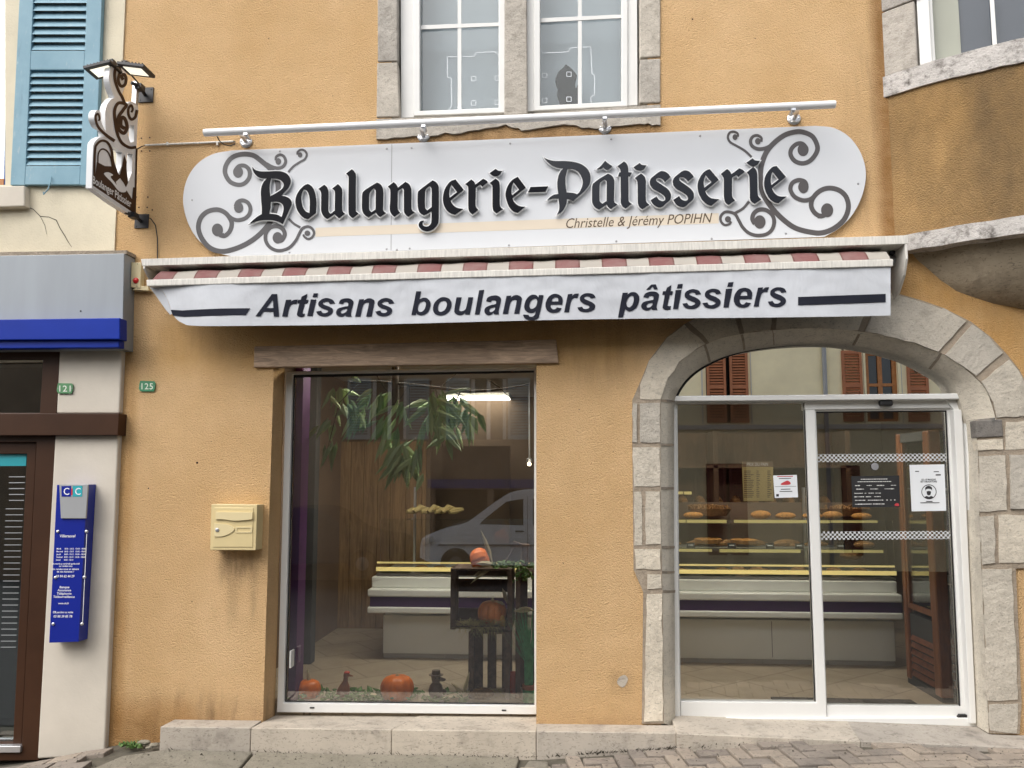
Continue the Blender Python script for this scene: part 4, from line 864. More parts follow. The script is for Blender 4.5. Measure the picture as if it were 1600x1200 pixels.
# blackletter shop name, each letter traced, black faces on white backs
Z1, Z2, Z3, Z4, Z5, Z6, Z7 = (380, 240, 10), (520, 250, 10), (640, 240, 9.23), (740, 230, 10), (840, 235, 10), (960, 235, 10), (1080, 230, 10)
G = [
(Z1, [[(140, 205, 1), (185, 250), (260, 275), (380, 278), (520, 272), (610, 282), (690, 320), (735, 390), (738, 450), (705, 530), (640, 600), (592, 655, 1), (660, 668), (715, 695), (750, 740), (755, 785), (730, 850), (680, 960), (615, 1100, 1), (540, 1062), (450, 1038), (350, 1035), (250, 1045), (100, 1090, 1), (160, 1035), (220, 985), (290, 945, 1), (290, 850), (280, 720), (275, 600), (285, 520), (320, 440), (375, 380, 1), (300, 382), (230, 362), (180, 315), (150, 260)],
      [(435, 385, 1), (520, 390), (590, 420), (632, 480), (610, 545), (530, 605), (420, 666, 1), (410, 560), (415, 470)], [(427, 750, 1), (520, 747), (590, 772), (625, 820), (628, 890), (600, 990, 1), (520, 950), (405, 938, 1), (425, 840)]]),
(Z1, [[(1010, 472, 1), (1070, 510), (1110, 580), (1135, 680), (1142, 780), (1135, 925, 1), (1010, 1020, 1), (940, 1000), (880, 940), (835, 860), (815, 760), (830, 660), (880, 570), (950, 500)], [(945, 555, 1), (990, 575), (1025, 640), (1040, 750), (1035, 930, 1), (970, 895), (925, 820), (905, 700), (915, 620)]]),
(Z1, [[(1265, 485, 1), (1305, 520), (1328, 580), (1330, 700), (1328, 870), (1340, 915), (1365, 940, 1), (1430, 890, 1), (1432, 700), (1432, 600), (1415, 565), (1390, 545, 1), (1480, 475, 1), (1520, 515), (1545, 570), (1545, 700), (1545, 870), (1560, 910), (1590, 935, 1), (1495, 1010, 1), (1450, 970), (1425, 945, 1), (1310, 1020, 1), (1260, 985), (1225, 920), (1215, 850), (1218, 700), (1218, 620), (1200, 575), (1175, 550, 1)]]),
(Z2, [[(298, 143, 1), (335, 180), (358, 235), (358, 400), (358, 770), (372, 810), (402, 835, 1), (308, 905, 1), (265, 870), (245, 800), (245, 500), (248, 290), (238, 245), (208, 210, 1)]]),
(Z2, [[(690, 352, 1), (745, 380), (780, 440), (788, 520), (785, 700), (785, 770), (800, 805), (830, 825, 1), (735, 890, 1), (695, 855), (672, 815, 1), (555, 895, 1), (500, 860), (465, 805), (455, 740), (455, 620), (460, 530), (485, 485), (560, 430)], [(635, 440, 1), (665, 470), (670, 520), (668, 770, 1), (605, 815, 1), (575, 785), (565, 750), (565, 620), (570, 530), (595, 480)]]),
(Z2, [[(950, 345, 1), (985, 375), (1018, 430, 1), (1135, 340, 1), (1190, 375), (1220, 430), (1228, 500), (1228, 740), (1245, 790), (1280, 815, 1), (1175, 885, 1), (1135, 850), (1112, 800), (1110, 700), (1110, 510), (1108, 465), (1085, 432, 1), (1015, 480, 1), (1012, 600), (1012, 750), (1030, 795), (1050, 820, 1), (960, 885, 1), (920, 850), (895, 800), (890, 740), (898, 600), (898, 480), (885, 440), (860, 415, 1)]]),
(Z3, [[(330, 385, 1), (385, 415), (415, 465), (420, 530), (420, 700), (418, 950), (400, 1020), (350, 1080), (290, 1112), (240, 1120), (180, 1100), (140, 1060), (130, 1020), (150, 980), (180, 968), (208, 965, 1), (185, 995), (195, 1035), (235, 1052), (280, 1040), (310, 1000), (315, 940), (315, 830, 1), (205, 890, 1), (150, 855), (125, 800), (115, 720), (118, 570), (140, 530), (210, 475)], [(285, 465, 1), (308, 490), (318, 530), (318, 770, 1), (255, 818, 1), (228, 790), (220, 740), (222, 560), (240, 505)]]),
(Z3, [[(662, 372, 1), (780, 520, 1), (590, 675, 1), (610, 715), (650, 760), (700, 785), (770, 797, 1), (655, 880, 1), (590, 860), (530, 810), (490, 730), (480, 640), (495, 550), (530, 470), (590, 400)], [(600, 445, 1), (685, 555, 1), (578, 635, 1), (570, 580), (575, 520)]]),
(Z3, [[(888, 372, 1), (925, 400), (950, 445, 1), (1060, 362, 1), (1105, 385), (1128, 410, 1), (1045, 475, 1), (1030, 455), (1015, 445, 1), (955, 485, 1), (952, 600), (950, 740), (965, 780), (990, 810, 1), (905, 875, 1), (870, 845), (850, 800), (845, 700), (845, 500), (835, 465), (805, 437, 1)]]),
(Z3, [[(1240, 360, 1), (1280, 390), (1298, 440), (1300, 600), (1300, 730), (1315, 775), (1345, 797, 1), (1253, 858, 1), (1215, 830), (1198, 780), (1195, 700), (1195, 490), (1185, 450), (1155, 422, 1)]], [[(1240, 220, 1), (1280, 245), (1332, 250, 1), (1300, 300), (1260, 320), (1225, 325), (1185, 310), (1155, 280, 1)]]),
(Z4, [[(690, 462, 1), (815, 630, 1), (605, 795, 1), (630, 850), (680, 900), (740, 925), (805, 930, 1), (690, 1022, 1), (620, 1000), (555, 930), (515, 830), (498, 740), (515, 650), (560, 560), (620, 500)], [(622, 545, 1), (712, 662, 1), (600, 752, 1), (590, 690), (600, 610)]]),
(Z4, [[(890, 622, 1), (1162, 610, 1), (1125, 692, 1), (850, 702, 1)]]),
(Z5, [[(100, 110, 1), (170, 145), (280, 165), (420, 165), (540, 175), (660, 205), (750, 260), (805, 330), (828, 420), (815, 520), (760, 600), (680, 680), (555, 785, 1), (510, 765), (460, 755, 1), (450, 830), (410, 915), (360, 970), (305, 998, 1), (335, 930), (338, 850), (325, 750, 1), (240, 750), (150, 775, 1), (200, 725), (260, 690), (325, 680, 1), (312, 600), (308, 500), (325, 400), (360, 325), (405, 275, 1), (330, 270), (250, 245), (180, 200), (130, 150)], [(468, 285, 1), (540, 285), (620, 320), (675, 390), (705, 480), (695, 560), (660, 640), (620, 685, 1), (560, 665), (455, 655, 1), (440, 560), (435, 450), (445, 370)]]),
(Z5, [[(1100, 362, 1), (1160, 395), (1195, 455), (1200, 520), (1195, 780), (1215, 820), (1245, 842, 1), (1145, 915, 1), (1100, 880), (1080, 840, 1), (960, 922, 1), (900, 890), (860, 830), (850, 760), (855, 550), (890, 500), (970, 440)], [(1045, 450, 1), (1075, 475), (1080, 520), (1078, 790, 1), (1010, 832, 1), (980, 805), (968, 760), (970, 540), (990, 490)]], [[(1055, 160, 1), (1100, 200), (1165, 243, 1), (1120, 290), (1090, 302), (1050, 288), (1025, 262, 1), (990, 285), (925, 292, 1), (985, 245)]]),
(Z6, [[(150, 172, 1), (190, 205), (215, 265), (218, 340, 1), (272, 345, 1), (245, 402, 1), (218, 402, 1), (220, 600), (222, 770), (238, 810), (270, 832, 1), (175, 905, 1), (125, 870), (100, 810), (100, 700), (95, 405, 1), (55, 402, 1), (78, 345, 1), (98, 340, 1), (90, 290), (50, 245, 1)]]),
(Z6, [[(415, 360, 1), (460, 395), (485, 440), (492, 520), (490, 750), (505, 810), (545, 845, 1), (440, 915, 1), (395, 885), (370, 830), (365, 740), (362, 520), (350, 465), (320, 430, 1)]], [[(395, 195, 1), (430, 225), (500, 232, 1), (460, 290), (400, 312), (340, 300), (300, 262, 1)]]),
(Z6, [[(740, 322), (800, 335), (845, 370), (877, 412, 1), (790, 490, 1), (755, 450), (715, 428), (675, 425), (652, 450), (665, 485), (730, 530), (820, 590), (870, 650), (885, 710), (870, 770), (800, 830), (760, 870), (710, 888), (650, 870), (600, 830), (567, 775, 1), (660, 718, 1), (690, 765), (740, 790), (785, 780), (795, 745), (770, 700), (700, 650), (620, 610), (570, 560), (552, 500), (570, 440), (620, 395), (685, 345)]]),
(Z6, [[(1098, 312), (1160, 325), (1205, 365), (1240, 410, 1), (1150, 482, 1), (1115, 442), (1075, 418), (1035, 412), (1012, 438), (1025, 475), (1085, 520), (1175, 585), (1228, 645), (1243, 705), (1228, 765), (1160, 825), (1120, 865), (1068, 884), (1005, 868), (955, 828), (920, 772, 1), (1012, 712, 1), (1045, 760), (1095, 785), (1140, 775), (1150, 740), (1125, 695), (1055, 645), (975, 603), (930, 553), (912, 492), (930, 432), (980, 385), (1045, 335)]]),
(Z7, [[(290, 342, 1), (430, 508, 1), (218, 685, 1), (245, 740), (300, 790), (360, 805), (435, 812, 1), (320, 910, 1), (250, 890), (180, 830), (125, 730), (100, 620), (115, 520), (170, 420), (230, 365)], [(225, 432, 1), (320, 543, 1), (205, 632, 1), (195, 570), (202, 500)]]),
(Z7, [[(560, 340, 1), (600, 370), (630, 420, 1), (750, 330, 1), (800, 350), (838, 383, 1), (735, 463, 1), (722, 442), (705, 432, 1), (640, 472, 1), (638, 600), (638, 740), (650, 790), (685, 828, 1), (588, 900, 1), (545, 870), (520, 820), (512, 740), (510, 520), (500, 460), (465, 415, 1)]]),
(Z7, [[(965, 308, 1), (1005, 340), (1030, 400), (1035, 520), (1040, 720), (1055, 775), (1095, 812, 1), (995, 882, 1), (945, 850), (920, 800), (918, 700), (912, 480), (900, 430), (870, 392, 1)]], [[(960, 172, 1), (1000, 205), (1075, 212, 1), (1040, 265), (985, 292), (930, 285), (865, 240, 1)]]),
(Z7, [[(1335, 292, 1), (1480, 462, 1), (1260, 640, 1), (1290, 700), (1340, 750), (1400, 770), (1490, 770, 1), (1365, 872, 1), (1290, 850), (1220, 790), (1165, 690), (1142, 590), (1150, 480), (1200, 380), (1270, 310)], [(1270, 380, 1), (1370, 500, 1), (1255, 590, 1), (1242, 530), (1250, 450)]]),
]
for gi, g in enumerate(G):
    o = g[0]; mw, mb = MB(), MB()
    for shape in g[1:]:
        lp = [scr(o[:2], o[2], smooth(l, 5)) for l in shape]
        YB = -.064
        mb.prism([XZ(l, YB) for l in lp], YB, YB + .006)
        wl = [grow(lp[0], 1.55)] + [grow(h, -1.5) for h in lp[1:]]
        mw.prism([XZ(l, YB + .005) for l in wl], YB + .005, YB + .018)
    L = mw.build('letter', M['letterwhite'], sign); mb.build('letter_face', M['letter2' if gi >= 12 else 'letter'], L)
m = MB(); text_px(m, 'Christelle & Jérémy POPIHN', (883, 356.5), (1113, 347.5), 15, at(YP - .0014), .22, .0)
m.build('owner_name', M['brown'], sign, recalc=False)

# light bar over the sign
lb = thing('sign_light_bar', 'long white tubular light bar on four brackets above the shop sign', 'light bar', P(800, 190, 0))
m = MB(); a, b = P(319, 207.5, -.22), P(1305, 163, -.22); rt = .0265
m.tube([a, b], rt, 20); m.build('tube', M['tube'], lb, smooth_=True, bevel=.003)
for px, py in ((385, 222), (662, 213), (945, 200), (1240, 186)):
    c_ = P(px, py, 0); fr = (P(px, 200, -.22).x - a.x) / (b.x - a.x); tp = a.lerp(b, fr)
    m = MB(); m.lathe((c_.x, 0, c_.z), [(.047, -.002), (.047, -.010), (.040, -.016), (.018, -.018)], 20, 'y')
    for k in range(6):
        an = k * math.pi / 3; m.lathe((c_.x + .032 * math.cos(an), -.0165, c_.z + .032 * math.sin(an)), [(.006, .004), (.006, -.003), (.003, -.005)], 8, 'y')
    m.tube([(c_.x, -.015, c_.z), (c_.x, -.09, c_.z + .012), (tp.x, -.16, tp.z - .028), (tp.x, -.22, tp.z - .026)], [.016, .015, .014, .014], 10)
    m.obox((tp.x, -.22, tp.z - .02), (.03, .035, .03)); m.build('bracket', M['chrome'], lb, smooth_=True)
cb = thing('cable_conduit', 'thin pale conduit with a black cable loop running to the light bar', 'conduit', P(295, 224, 0))
m = MB(); m.tube([P(227, 227, -.012), P(365, 221, -.012)], .008, 8)
for px in (262, 340): c_ = P(px, 225, -.01); m.obox(c_, (.012, .02, .024))
m.build('conduit', M['dirtywhite'], cb, smooth_=True)
m = MB(); m.tube([P(214, 233, -.03), P(221, 229, -.012), P(228, 227, -.012)], .004, 6); m.tube([P(x, y, d) for x, y, d in smooth3] if False else [P(338, 211, -.2), P(343, 220, -.16), P(350, 226, -.10), P(360, 228, -.06), P(367, 225, -.04), P(367, 221, -.02), P(362, 220, -.012)], .004, 8); m.build('cable', M['cable'], cb, smooth_=True)

# ================================================================ AWNING
aw = thing('awning', 'folded red and cream striped awning in a white case with printed grey valance', 'awning', P(820, 430, -.15))
m = MB(); m.slab([(220, 404.5), (1419, 367.5), (1419, 381), (222, 415.5)], -.25, -.0005)
m.build('case_hood', M['dirtywhite'], aw, bevel=.003)
m = MB(); q = P(222, 415.5, -.25); z1 = q.z; xL = q.x + .006
m.prism([[(-.248, z1), (-.248, z1 - .02), (-.10, z1 - .13), (-.001, z1 - .15), (-.001, z1)]], xL, xL + .014, 'x'); m.build('case_end', M['dirtywhite'], aw, bevel=.003); m = MB()
q = P(1419, 381, -.25); z2 = q.z; xR = q.x - .02
m.prism([[(-.248, z2), (-.248, z2 - .10), (-.20, z2 - .20), (-.10, z2 - .30), (-.001, z2 - .33), (-.001, z2)]], xR, xR + .016, 'x')
m.build('case_end', M['dirtywhite'], aw, bevel=.003)
m = MB(); zl, zr = z1 - .10, z2 - .12
m.tube([(xL + .02, -.07, zl + .05), (xR, -.07, zr + .06)], .035, 14); m.build('roller', M['seam'], aw, smooth_=True)
YB = -.31
m = MB(); m.slab([(228.5, 437), (1396, 404.5), (1396, 416), (229, 447)], YB, YB + .05); bar = m.build('front_bar', M['dirtywhite'], aw, bevel=.005)
m = MB(); fa, fb = P(238, 436.5, YB + .02), P(1392, 404.5, YB + .02)
N = 70; vs = []
for j, (y, dz) in enumerate([(YB + .02, -.004), (-.262, .034), (-.225, .070), (-.08, .12)]):
    for i in range(N + 1):
        p = fa.lerp(fb, i / N); ee = .02 if i in (0,) else 0
        vs.append((p.x + j * .012 * (1 - i / N), y, p.z + dz + .005 * math.sin(i * 1.4 + j)))
m.add(vs, [(j * (N + 1) + i, j * (N + 1) + i + 1, (j + 1) * (N + 1) + i + 1, (j + 1) * (N + 1) + i) for j in range(3) for i in range(N)])
m.build('striped_cloth', M['stripes'], aw, smooth_=True, recalc=False)
# folding arm glimpsed under the hood at the right end
m = MB(); m.tube([P(1393, 396, -.10), P(1398, 390, -.06)], .018, 10); m.build('arm_joint', M['black'], aw)
# valance: left edge blown back into a fold
def wave(x, z):
    k_ = min(1, max(0, (3.02 - z) / .25)); return (.010 * math.sin(x * 3.1 + .6) + .006 * math.sin(x * 8.3 + z * 4) + .012 * noise.noise(Vector((x * 2.2, z * 1.2, 3)))) * (.35 + .65 * k_) + .004 * noise.noise(Vector((x * 9, z * 14, 7))) * (1.2 - k_)
LE = smooth([(234, 448), (250, 451), (260, 464), (266, 479), (268, 487), (277, 500), (292, 508)], 5, False)
LT = [(234 + 0 * i, 448) for i in range(1)]
NU, NV = 200, 22; vs = []
bot = lambda x: 511 - 2.2 * math.sin((x - 290) / 90) * math.exp(-(x - 290) / 160) - (x - 290) / 1102 * 19 - 2.6 * math.sin((x - 290) / 1102 * math.pi) * 0 + 1.2 * math.sin((x - 290) / 130)
top_ = lambda x: 447 - (x - 232) / 1161 * 30.5
def le(v):                                 # left edge at v in 0..1
    k = v * (len(LE) - 1); i = min(int(k), len(LE) - 2); t_ = k - i
    return (LE[i][0] * (1 - t_) + LE[i + 1][0] * t_, LE[i][1] * (1 - t_) + LE[i + 1][1] * t_)
YV = YB + .012
def Yv(px, py):
    p = P(px, py, YV); return YV + wave(p.x, p.z) + .03 * max(0, 1 - (px - 250) / 90) ** 2
def pv(px, py, d=0): return P(px, py, Yv(px, py) + d)
for j in range(NV + 1):
    v = j / NV; lx, ly = le(v)
    for i in range(NU + 1):
        u = i / NU; uu = u ** 1.6
        x = lx + (1391.5 - lx) * uu
        yt, yb = top_(max(x, 234)), bot(max(x, 292))
        yr = yt + (yb - yt) * v
        bl = math.exp(-(x - lx) / 26)
        y = yr * (1 - bl) + ly * bl
        vs.append(pv(x, y))
m = MB(); m.add(vs, [(j * (NU + 1) + i, j * (NU + 1) + i + 1, (j + 1) * (NU + 1) + i + 1, (j + 1) * (NU + 1) + i) for j in range(NV) for i in range(NU)])
val = m.build('valance', M['valance'], aw, smooth_=True, recalc=False)
m = MB()                                   # the folded flap behind
fl_ = [(234, 449), (243, 461), (252, 474), (259, 484), (266, 492)]; fe = [(236, 448), (252, 452), (261, 466), (266, 480), (269, 490)]
m.v = [P(x, y, YV + .05) for x, y in fl_] + [P(x, y, YV + .034) for x, y in fe]
for i in range(4): m.f.append([i, i + 1, 6 + i, 5 + i]); m.mi.append(0)
m.build('valance_fold', M['valance'], val, smooth_=True, recalc=False)
m = MB(); pl = lambda a, b: pv(a, b, -.0035)
# traced slanted capitals and small letters
W1, W2, W3 = (390, 445, 6.4), (630, 440, 5.161), (955, 430, 5.517)
S1 = [(855, 185, 1), (802, 192, 1), (790, 172), (765, 168), (735, 178), (738, 195), (800, 220), (832, 245), (825, 285), (780, 312), (730, 316), (685, 300), (665, 268, 1), (715, 258, 1), (728, 278), (755, 283), (780, 272), (778, 255), (720, 232), (690, 208), (690, 172), (730, 140), (780, 133), (830, 150)]
S3 = [(775, 162, 1), (730, 168, 1), (718, 152), (695, 148), (675, 158), (680, 172), (735, 195), (768, 225), (762, 262), (720, 288), (675, 290), (635, 278), (612, 245, 1), (655, 238, 1), (668, 258), (695, 262), (722, 248), (715, 232), (665, 212), (635, 185), (640, 148), (675, 125), (715, 120), (755, 132)]
def sh_(l, dx, dy): return [(p[0] + dx, p[1] + dy) + tuple(p[2:]) for p in l]
WORDS = [(W1, [
 [[(58, 314, 1), (222, 92, 1), (275, 92, 1), (295, 318, 1), (242, 318, 1), (238, 270, 1), (138, 268, 1), (108, 316, 1)], [(167, 232, 1), (238, 232, 1), (232, 150, 1)]],
 [[(325, 318, 1), (362, 150, 1), (418, 148, 1), (412, 170, 1), (440, 152), (482, 146, 1), (470, 190, 1), (430, 192), (405, 215), (390, 260), (378, 318, 1)]],
 [[(520, 118, 1), (578, 90, 1), (564, 150, 1), (590, 150, 1), (580, 185, 1), (552, 185, 1), (530, 275), (535, 288), (552, 288, 1), (546, 314, 1), (510, 322), (480, 310), (475, 285), (498, 185, 1), (478, 185, 1), (485, 150, 1), (510, 150, 1)]],
 [[(612, 145, 1), (668, 148, 1), (628, 312, 1), (575, 312, 1)]], [[(640, 85, 1), (685, 85, 1), (676, 124, 1), (628, 124, 1)]], [S1],
 [[(890, 188, 1), (905, 155), (945, 136), (1000, 137), (1035, 160), (1035, 195), (1015, 275), (1018, 318, 1), (962, 318, 1), (960, 300, 1), (930, 318), (890, 315), (865, 290), (870, 255), (900, 230), (985, 212, 1), (985, 185), (970, 172), (945, 175), (935, 192, 1)], [(978, 238, 1), (925, 250), (912, 270), (920, 285), (945, 283), (970, 262)]],
 [[(1055, 318, 1), (1095, 145, 1), (1145, 142, 1), (1140, 162, 1), (1170, 140), (1210, 135), (1245, 155), (1245, 190), (1220, 318, 1), (1165, 318, 1), (1192, 195), (1185, 178), (1160, 180), (1135, 205), (1108, 318, 1)]], [sh_(S1, 592, -1)]]),
(W2, [
 [[(105, 78, 1), (145, 78, 1), (130, 145, 1), (160, 130), (195, 135), (220, 170), (215, 215), (190, 255), (150, 272), (115, 265), (105, 252, 1), (102, 270, 1), (66, 270, 1)], [(155, 160), (130, 175), (118, 210), (125, 240), (150, 242), (172, 222), (182, 190), (178, 165)]],
 [[(325, 124), (370, 138), (390, 175), (380, 225), (345, 262), (300, 273), (258, 262), (240, 225), (250, 175), (285, 138)], [(322, 155), (295, 168), (280, 205), (285, 235), (305, 243), (335, 228), (352, 190), (345, 162)]],
 [[(430, 126, 1), (472, 126, 1), (452, 215), (455, 235), (475, 238), (500, 225), (512, 190), (525, 126, 1), (565, 126, 1), (537, 265, 1), (498, 265, 1), (500, 250, 1), (475, 268), (440, 268), (415, 250), (413, 220)]],
 [[(612, 70, 1), (652, 66, 1), (615, 265, 1), (577, 265, 1)]],
 [[(668, 158, 1), (680, 130), (710, 115), (755, 112), (785, 130), (787, 160), (770, 235), (772, 264, 1), (732, 264, 1), (730, 250, 1), (705, 268), (675, 268), (655, 245), (660, 215), (690, 195), (748, 180, 1), (748, 160), (735, 150), (715, 152), (705, 165, 1)], [(742, 205, 1), (705, 215), (695, 230), (700, 243), (720, 242), (738, 225)]],
 [[(803, 260, 1), (833, 115, 1), (872, 112, 1), (868, 130, 1), (890, 113), (920, 108), (952, 125), (955, 155), (935, 258, 1), (895, 258, 1), (913, 165), (908, 148), (890, 148), (865, 170), (845, 260, 1)]],
 [[(1095, 108, 1), (1132, 108, 1), (1100, 265), (1080, 300), (1030, 312), (985, 300), (968, 275), (970, 265, 1), (1010, 268, 1), (1020, 282), (1045, 282), (1062, 265), (1068, 240, 1), (1045, 252), (1010, 250), (980, 225), (978, 185), (995, 140), (1030, 108), (1070, 108), (1090, 128, 1)], [(1055, 138), (1030, 155), (1018, 190), (1025, 215), (1045, 218), (1070, 200), (1080, 165), (1075, 142)]],
 [[(1222, 98), (1265, 110), (1285, 140), (1283, 185, 1), (1190, 186, 1), (1190, 205), (1205, 222), (1225, 222), (1240, 208, 1), (1278, 215, 1), (1255, 243), (1210, 252), (1168, 240), (1148, 205), (1152, 160), (1180, 115)], [(1197, 160, 1), (1250, 160, 1), (1248, 135), (1228, 126), (1205, 138)]],
 [[(1297, 247, 1), (1328, 102, 1), (1365, 98, 1), (1362, 115, 1), (1385, 98), (1418, 96, 1), (1405, 132, 1), (1380, 132), (1358, 150), (1345, 195), (1337, 247, 1)]],
 [[(1552, 128, 1), (1510, 135, 1), (1500, 120), (1480, 118), (1462, 126), (1465, 140), (1520, 165), (1547, 190), (1540, 222), (1500, 243), (1455, 245), (1420, 235), (1405, 208, 1), (1443, 202, 1), (1455, 218), (1480, 220), (1500, 210), (1495, 195), (1450, 175), (1425, 150), (1430, 118), (1460, 97), (1500, 93), (1535, 103)]]]),
(W3, [
 [[(98, 152, 1), (145, 150, 1), (140, 168, 1), (170, 147), (210, 148), (240, 180), (238, 230), (215, 280), (175, 308), (140, 308), (120, 290, 1), (102, 362, 1), (58, 366, 1)], [(170, 178), (145, 200), (130, 240), (140, 272), (162, 275), (185, 250), (195, 210), (190, 182)]],
 [[(345, 80, 1), (385, 78, 1), (402, 122, 1), (370, 122, 1), (358, 98, 1), (332, 124, 1), (300, 126, 1)]],
 [[(275, 190, 1), (292, 160), (325, 143), (375, 140), (408, 160), (410, 190), (392, 265), (398, 298, 1), (352, 298, 1), (350, 285, 1), (320, 303), (285, 300), (260, 278), (265, 245), (295, 225), (362, 212, 1), (365, 188), (350, 178), (330, 180), (320, 195, 1)], [(358, 235, 1), (318, 245), (305, 262), (312, 277), (335, 275), (352, 258)]],
 [[(480, 108, 1), (520, 84, 1), (512, 138, 1), (533, 138, 1), (525, 170, 1), (505, 170, 1), (488, 250), (490, 265), (515, 265, 1), (510, 295, 1), (470, 298), (445, 285), (445, 262), (462, 170, 1), (440, 170, 1), (446, 138, 1), (470, 138, 1)]],
 [[(555, 128, 1), (607, 126, 1), (577, 292, 1), (533, 292, 1)]], [[(575, 78, 1), (618, 74, 1), (610, 112, 1), (565, 114, 1)]], [S3], [sh_(S3, 174, -4)],
 [[(988, 118, 1), (1045, 114, 1), (1012, 278, 1), (967, 278, 1)]], [[(1010, 62, 1), (1055, 58, 1), (1045, 98, 1), (1000, 100, 1)]],
 [[(1145, 108), (1190, 118), (1215, 150), (1212, 205, 1), (1108, 207, 1), (1108, 230), (1125, 250), (1145, 250), (1162, 232, 1), (1205, 240, 1), (1180, 270), (1130, 280), (1082, 265), (1058, 228), (1062, 175), (1095, 125)], [(1113, 178, 1), (1172, 176, 1), (1170, 150), (1148, 138), (1125, 150)]],
 [[(1228, 270, 1), (1265, 108, 1), (1310, 104, 1), (1305, 125, 1), (1330, 105), (1362, 104, 1), (1345, 145, 1), (1318, 145), (1295, 165), (1280, 215), (1272, 270, 1)]], [sh_(S3, 737, -17)]])]
for o, shapes in WORDS:
    m = MB()
    for shp in shapes:
        lp = [scr(o[:2], o[2], smooth(l, 4)) for l in shp]; k0 = len(m.v)
        m.prism([XZ(l, YV) for l in lp], YV, None)
        flat = [q for l in lp for q in l]
        for i, q in enumerate(flat): m.v[k0 + i] = pl(*q)
    m.build('printed_word', M['ink'], val, recalc=False)
m = MB()
rb1 = []
top1 = [(266.5, 484), (285, 485), (310, 483.5), (345, 482), (391, 481.5)]; bt1 = [(270, 493), (288, 495), (310, 494.2), (345, 493), (384, 492.3)]
k = len(m.v); m.v += [pl(*q) for q in top1] + [pl(*q) for q in bt1]
for i in range(4): m.f.append([k + i, k + i + 1, k + 6 + i, k + 5 + i]); m.mi.append(0)
m.build('printed_bar', M['ink'], val, recalc=False); m = MB()
k = len(m.v); xs_ = [1247 + (1384 - 1247) * i / 6 for i in range(7)]
m.v += [pl(x, 464 - (x - 1247) * .036) for x in xs_] + [pl(x, 477 - (x - 1247) * .036) for x in xs_]
for i in range(6): m.f.append([k + i, k + i + 1, k + 8 + i, k + 7 + i]); m.mi.append(0)
m.build('printed_bar', M['ink'], val, recalc=False)

# ================================================================ PROJECTING SIGN
X0 = P(213, 250, -.08).x
def pxz(o, s, pts): return [(lambda p: (p.y, p.z))(PXp(o[0] + x / s, o[1] + y / s, X0)) for x, y in pts]
H = (120, 80); sH = 4.136
hsn = thing('hanging_sign', 'white and brown scrolled blade sign on black brackets with two flood lights', 'sign', PXp(180, 230, X0))
plate = smooth([(96, 884, 1), (104, 640), (116, 585), (150, 557), (176, 552, 1), (172, 515), (135, 490), (113, 440), (118, 395), (140, 380), (156, 405), (160, 460), (188, 520, 1), (184, 440), (188, 365), (215, 318), (244, 300, 1), (222, 245), (208, 180), (216, 115), (244, 82), (285, 92), (318, 140), (322, 200), (304, 245), (292, 290), (305, 335), (322, 342, 1), (350, 326), (376, 335), (397, 368, 1), (386, 620), (376, 1072, 1), (240, 990), (96, 884, 1)][:-1], 4)
hole = [[(200, 590), (292, 655), (288, 740), (268, 790), (240, 700)], [(322, 660), (360, 665), (356, 780), (332, 850), (322, 720)], [(345, 480), (372, 478), (370, 585), (345, 590), (330, 540)]]
MB().prism([pxz(H, sH, plate)] + [pxz(H, sH, h) for h in hole], X0, X0 - .042, 'x').build('plate', M['letterwhite'], hsn)
def hplace(d): return lambda a, b: PXp(H[0] + a / sH, H[1] + b / sH, X0 + d)
m = MB(); hp = hplace(.002)
def hrib(pts, w0, w1, d=.002):
    c_ = smooth(pts, 6, False); N = len(c_); m.ribbon(c_, [(w0 + (w1 - w0) * i / (N - 1)) * 1.5 for i in range(N)], hplace(d))
hrib([(300, 185), (290, 165), (305, 150), (318, 175), (312, 215), (285, 225), (268, 185), (280, 125), (262, 100), (246, 130), (248, 190), (268, 250), (295, 300), (310, 340)], 14, 12)
hrib([(312, 500), (285, 480), (290, 430), (312, 440), (325, 490), (305, 530), (270, 500), (268, 430), (300, 380), (320, 345), (270, 335), (245, 380), (248, 450), (262, 530), (290, 590), (340, 622), (385, 620)], 16, 12, .0025)
hrib([(352, 395), (362, 375), (352, 350), (335, 370), (335, 410), (352, 440), (378, 425), (390, 380)], 9, 13, .003)
hrib([(140, 450), (148, 435), (138, 405), (122, 420), (128, 465), (150, 505), (200, 550), (245, 580)], 7, 14, .0025)
hrib([(112, 870), (118, 650), (132, 600), (165, 578), (200, 592), (225, 640), (235, 720), (262, 800)], 9, 12, .003)
hrib([(136, 720), (140, 660), (165, 632), (200, 650), (222, 700), (230, 750)], 6, 7, .002)
hrib([(387, 630), (376, 1060)], 8, 8, .0025)
m.prism([pxz(H, sH, [(128, 715), (180, 742), (236, 745), (262, 790), (276, 800), (292, 740), (300, 690), (305, 668), (312, 690), (322, 715), (318, 760), (330, 850), (316, 880), (300, 850), (278, 820), (250, 845), (262, 880), (280, 900), (315, 890), (355, 955), (362, 880), (375, 880), (372, 1050), (105, 870), (118, 800)])], X0 + .0018, X0 + .0018, 'x')
m.build('ornament', M['brownmetal'], hsn, recalc=False)
m = MB(); m.prism([pxz(H, sH, smooth([(172, 790), (200, 782), (232, 800), (215, 812), (240, 845), (280, 890), (318, 878), (312, 910), (270, 905), (225, 850), (190, 815)], 3))], X0 + .0035, X0 + .0035, 'x'); m.build('ornament_figure', M['letterwhite'], hsn, recalc=False)
m = MB(); text_px(m, 'Boulanger', (103, 851), (240, 935), 48, hplace(.0036), 0, .012); text_px(m, 'Pâtissier', (247, 944), (352, 1012), 48, hplace(.0036), 0, .012)
hp2 = hplace(.0036); m.ribbon([(103, 876), (368, 1054)], [6, 6], hp2); m.build('sign_lettering', M['letterwhite'], hsn, recalc=False)
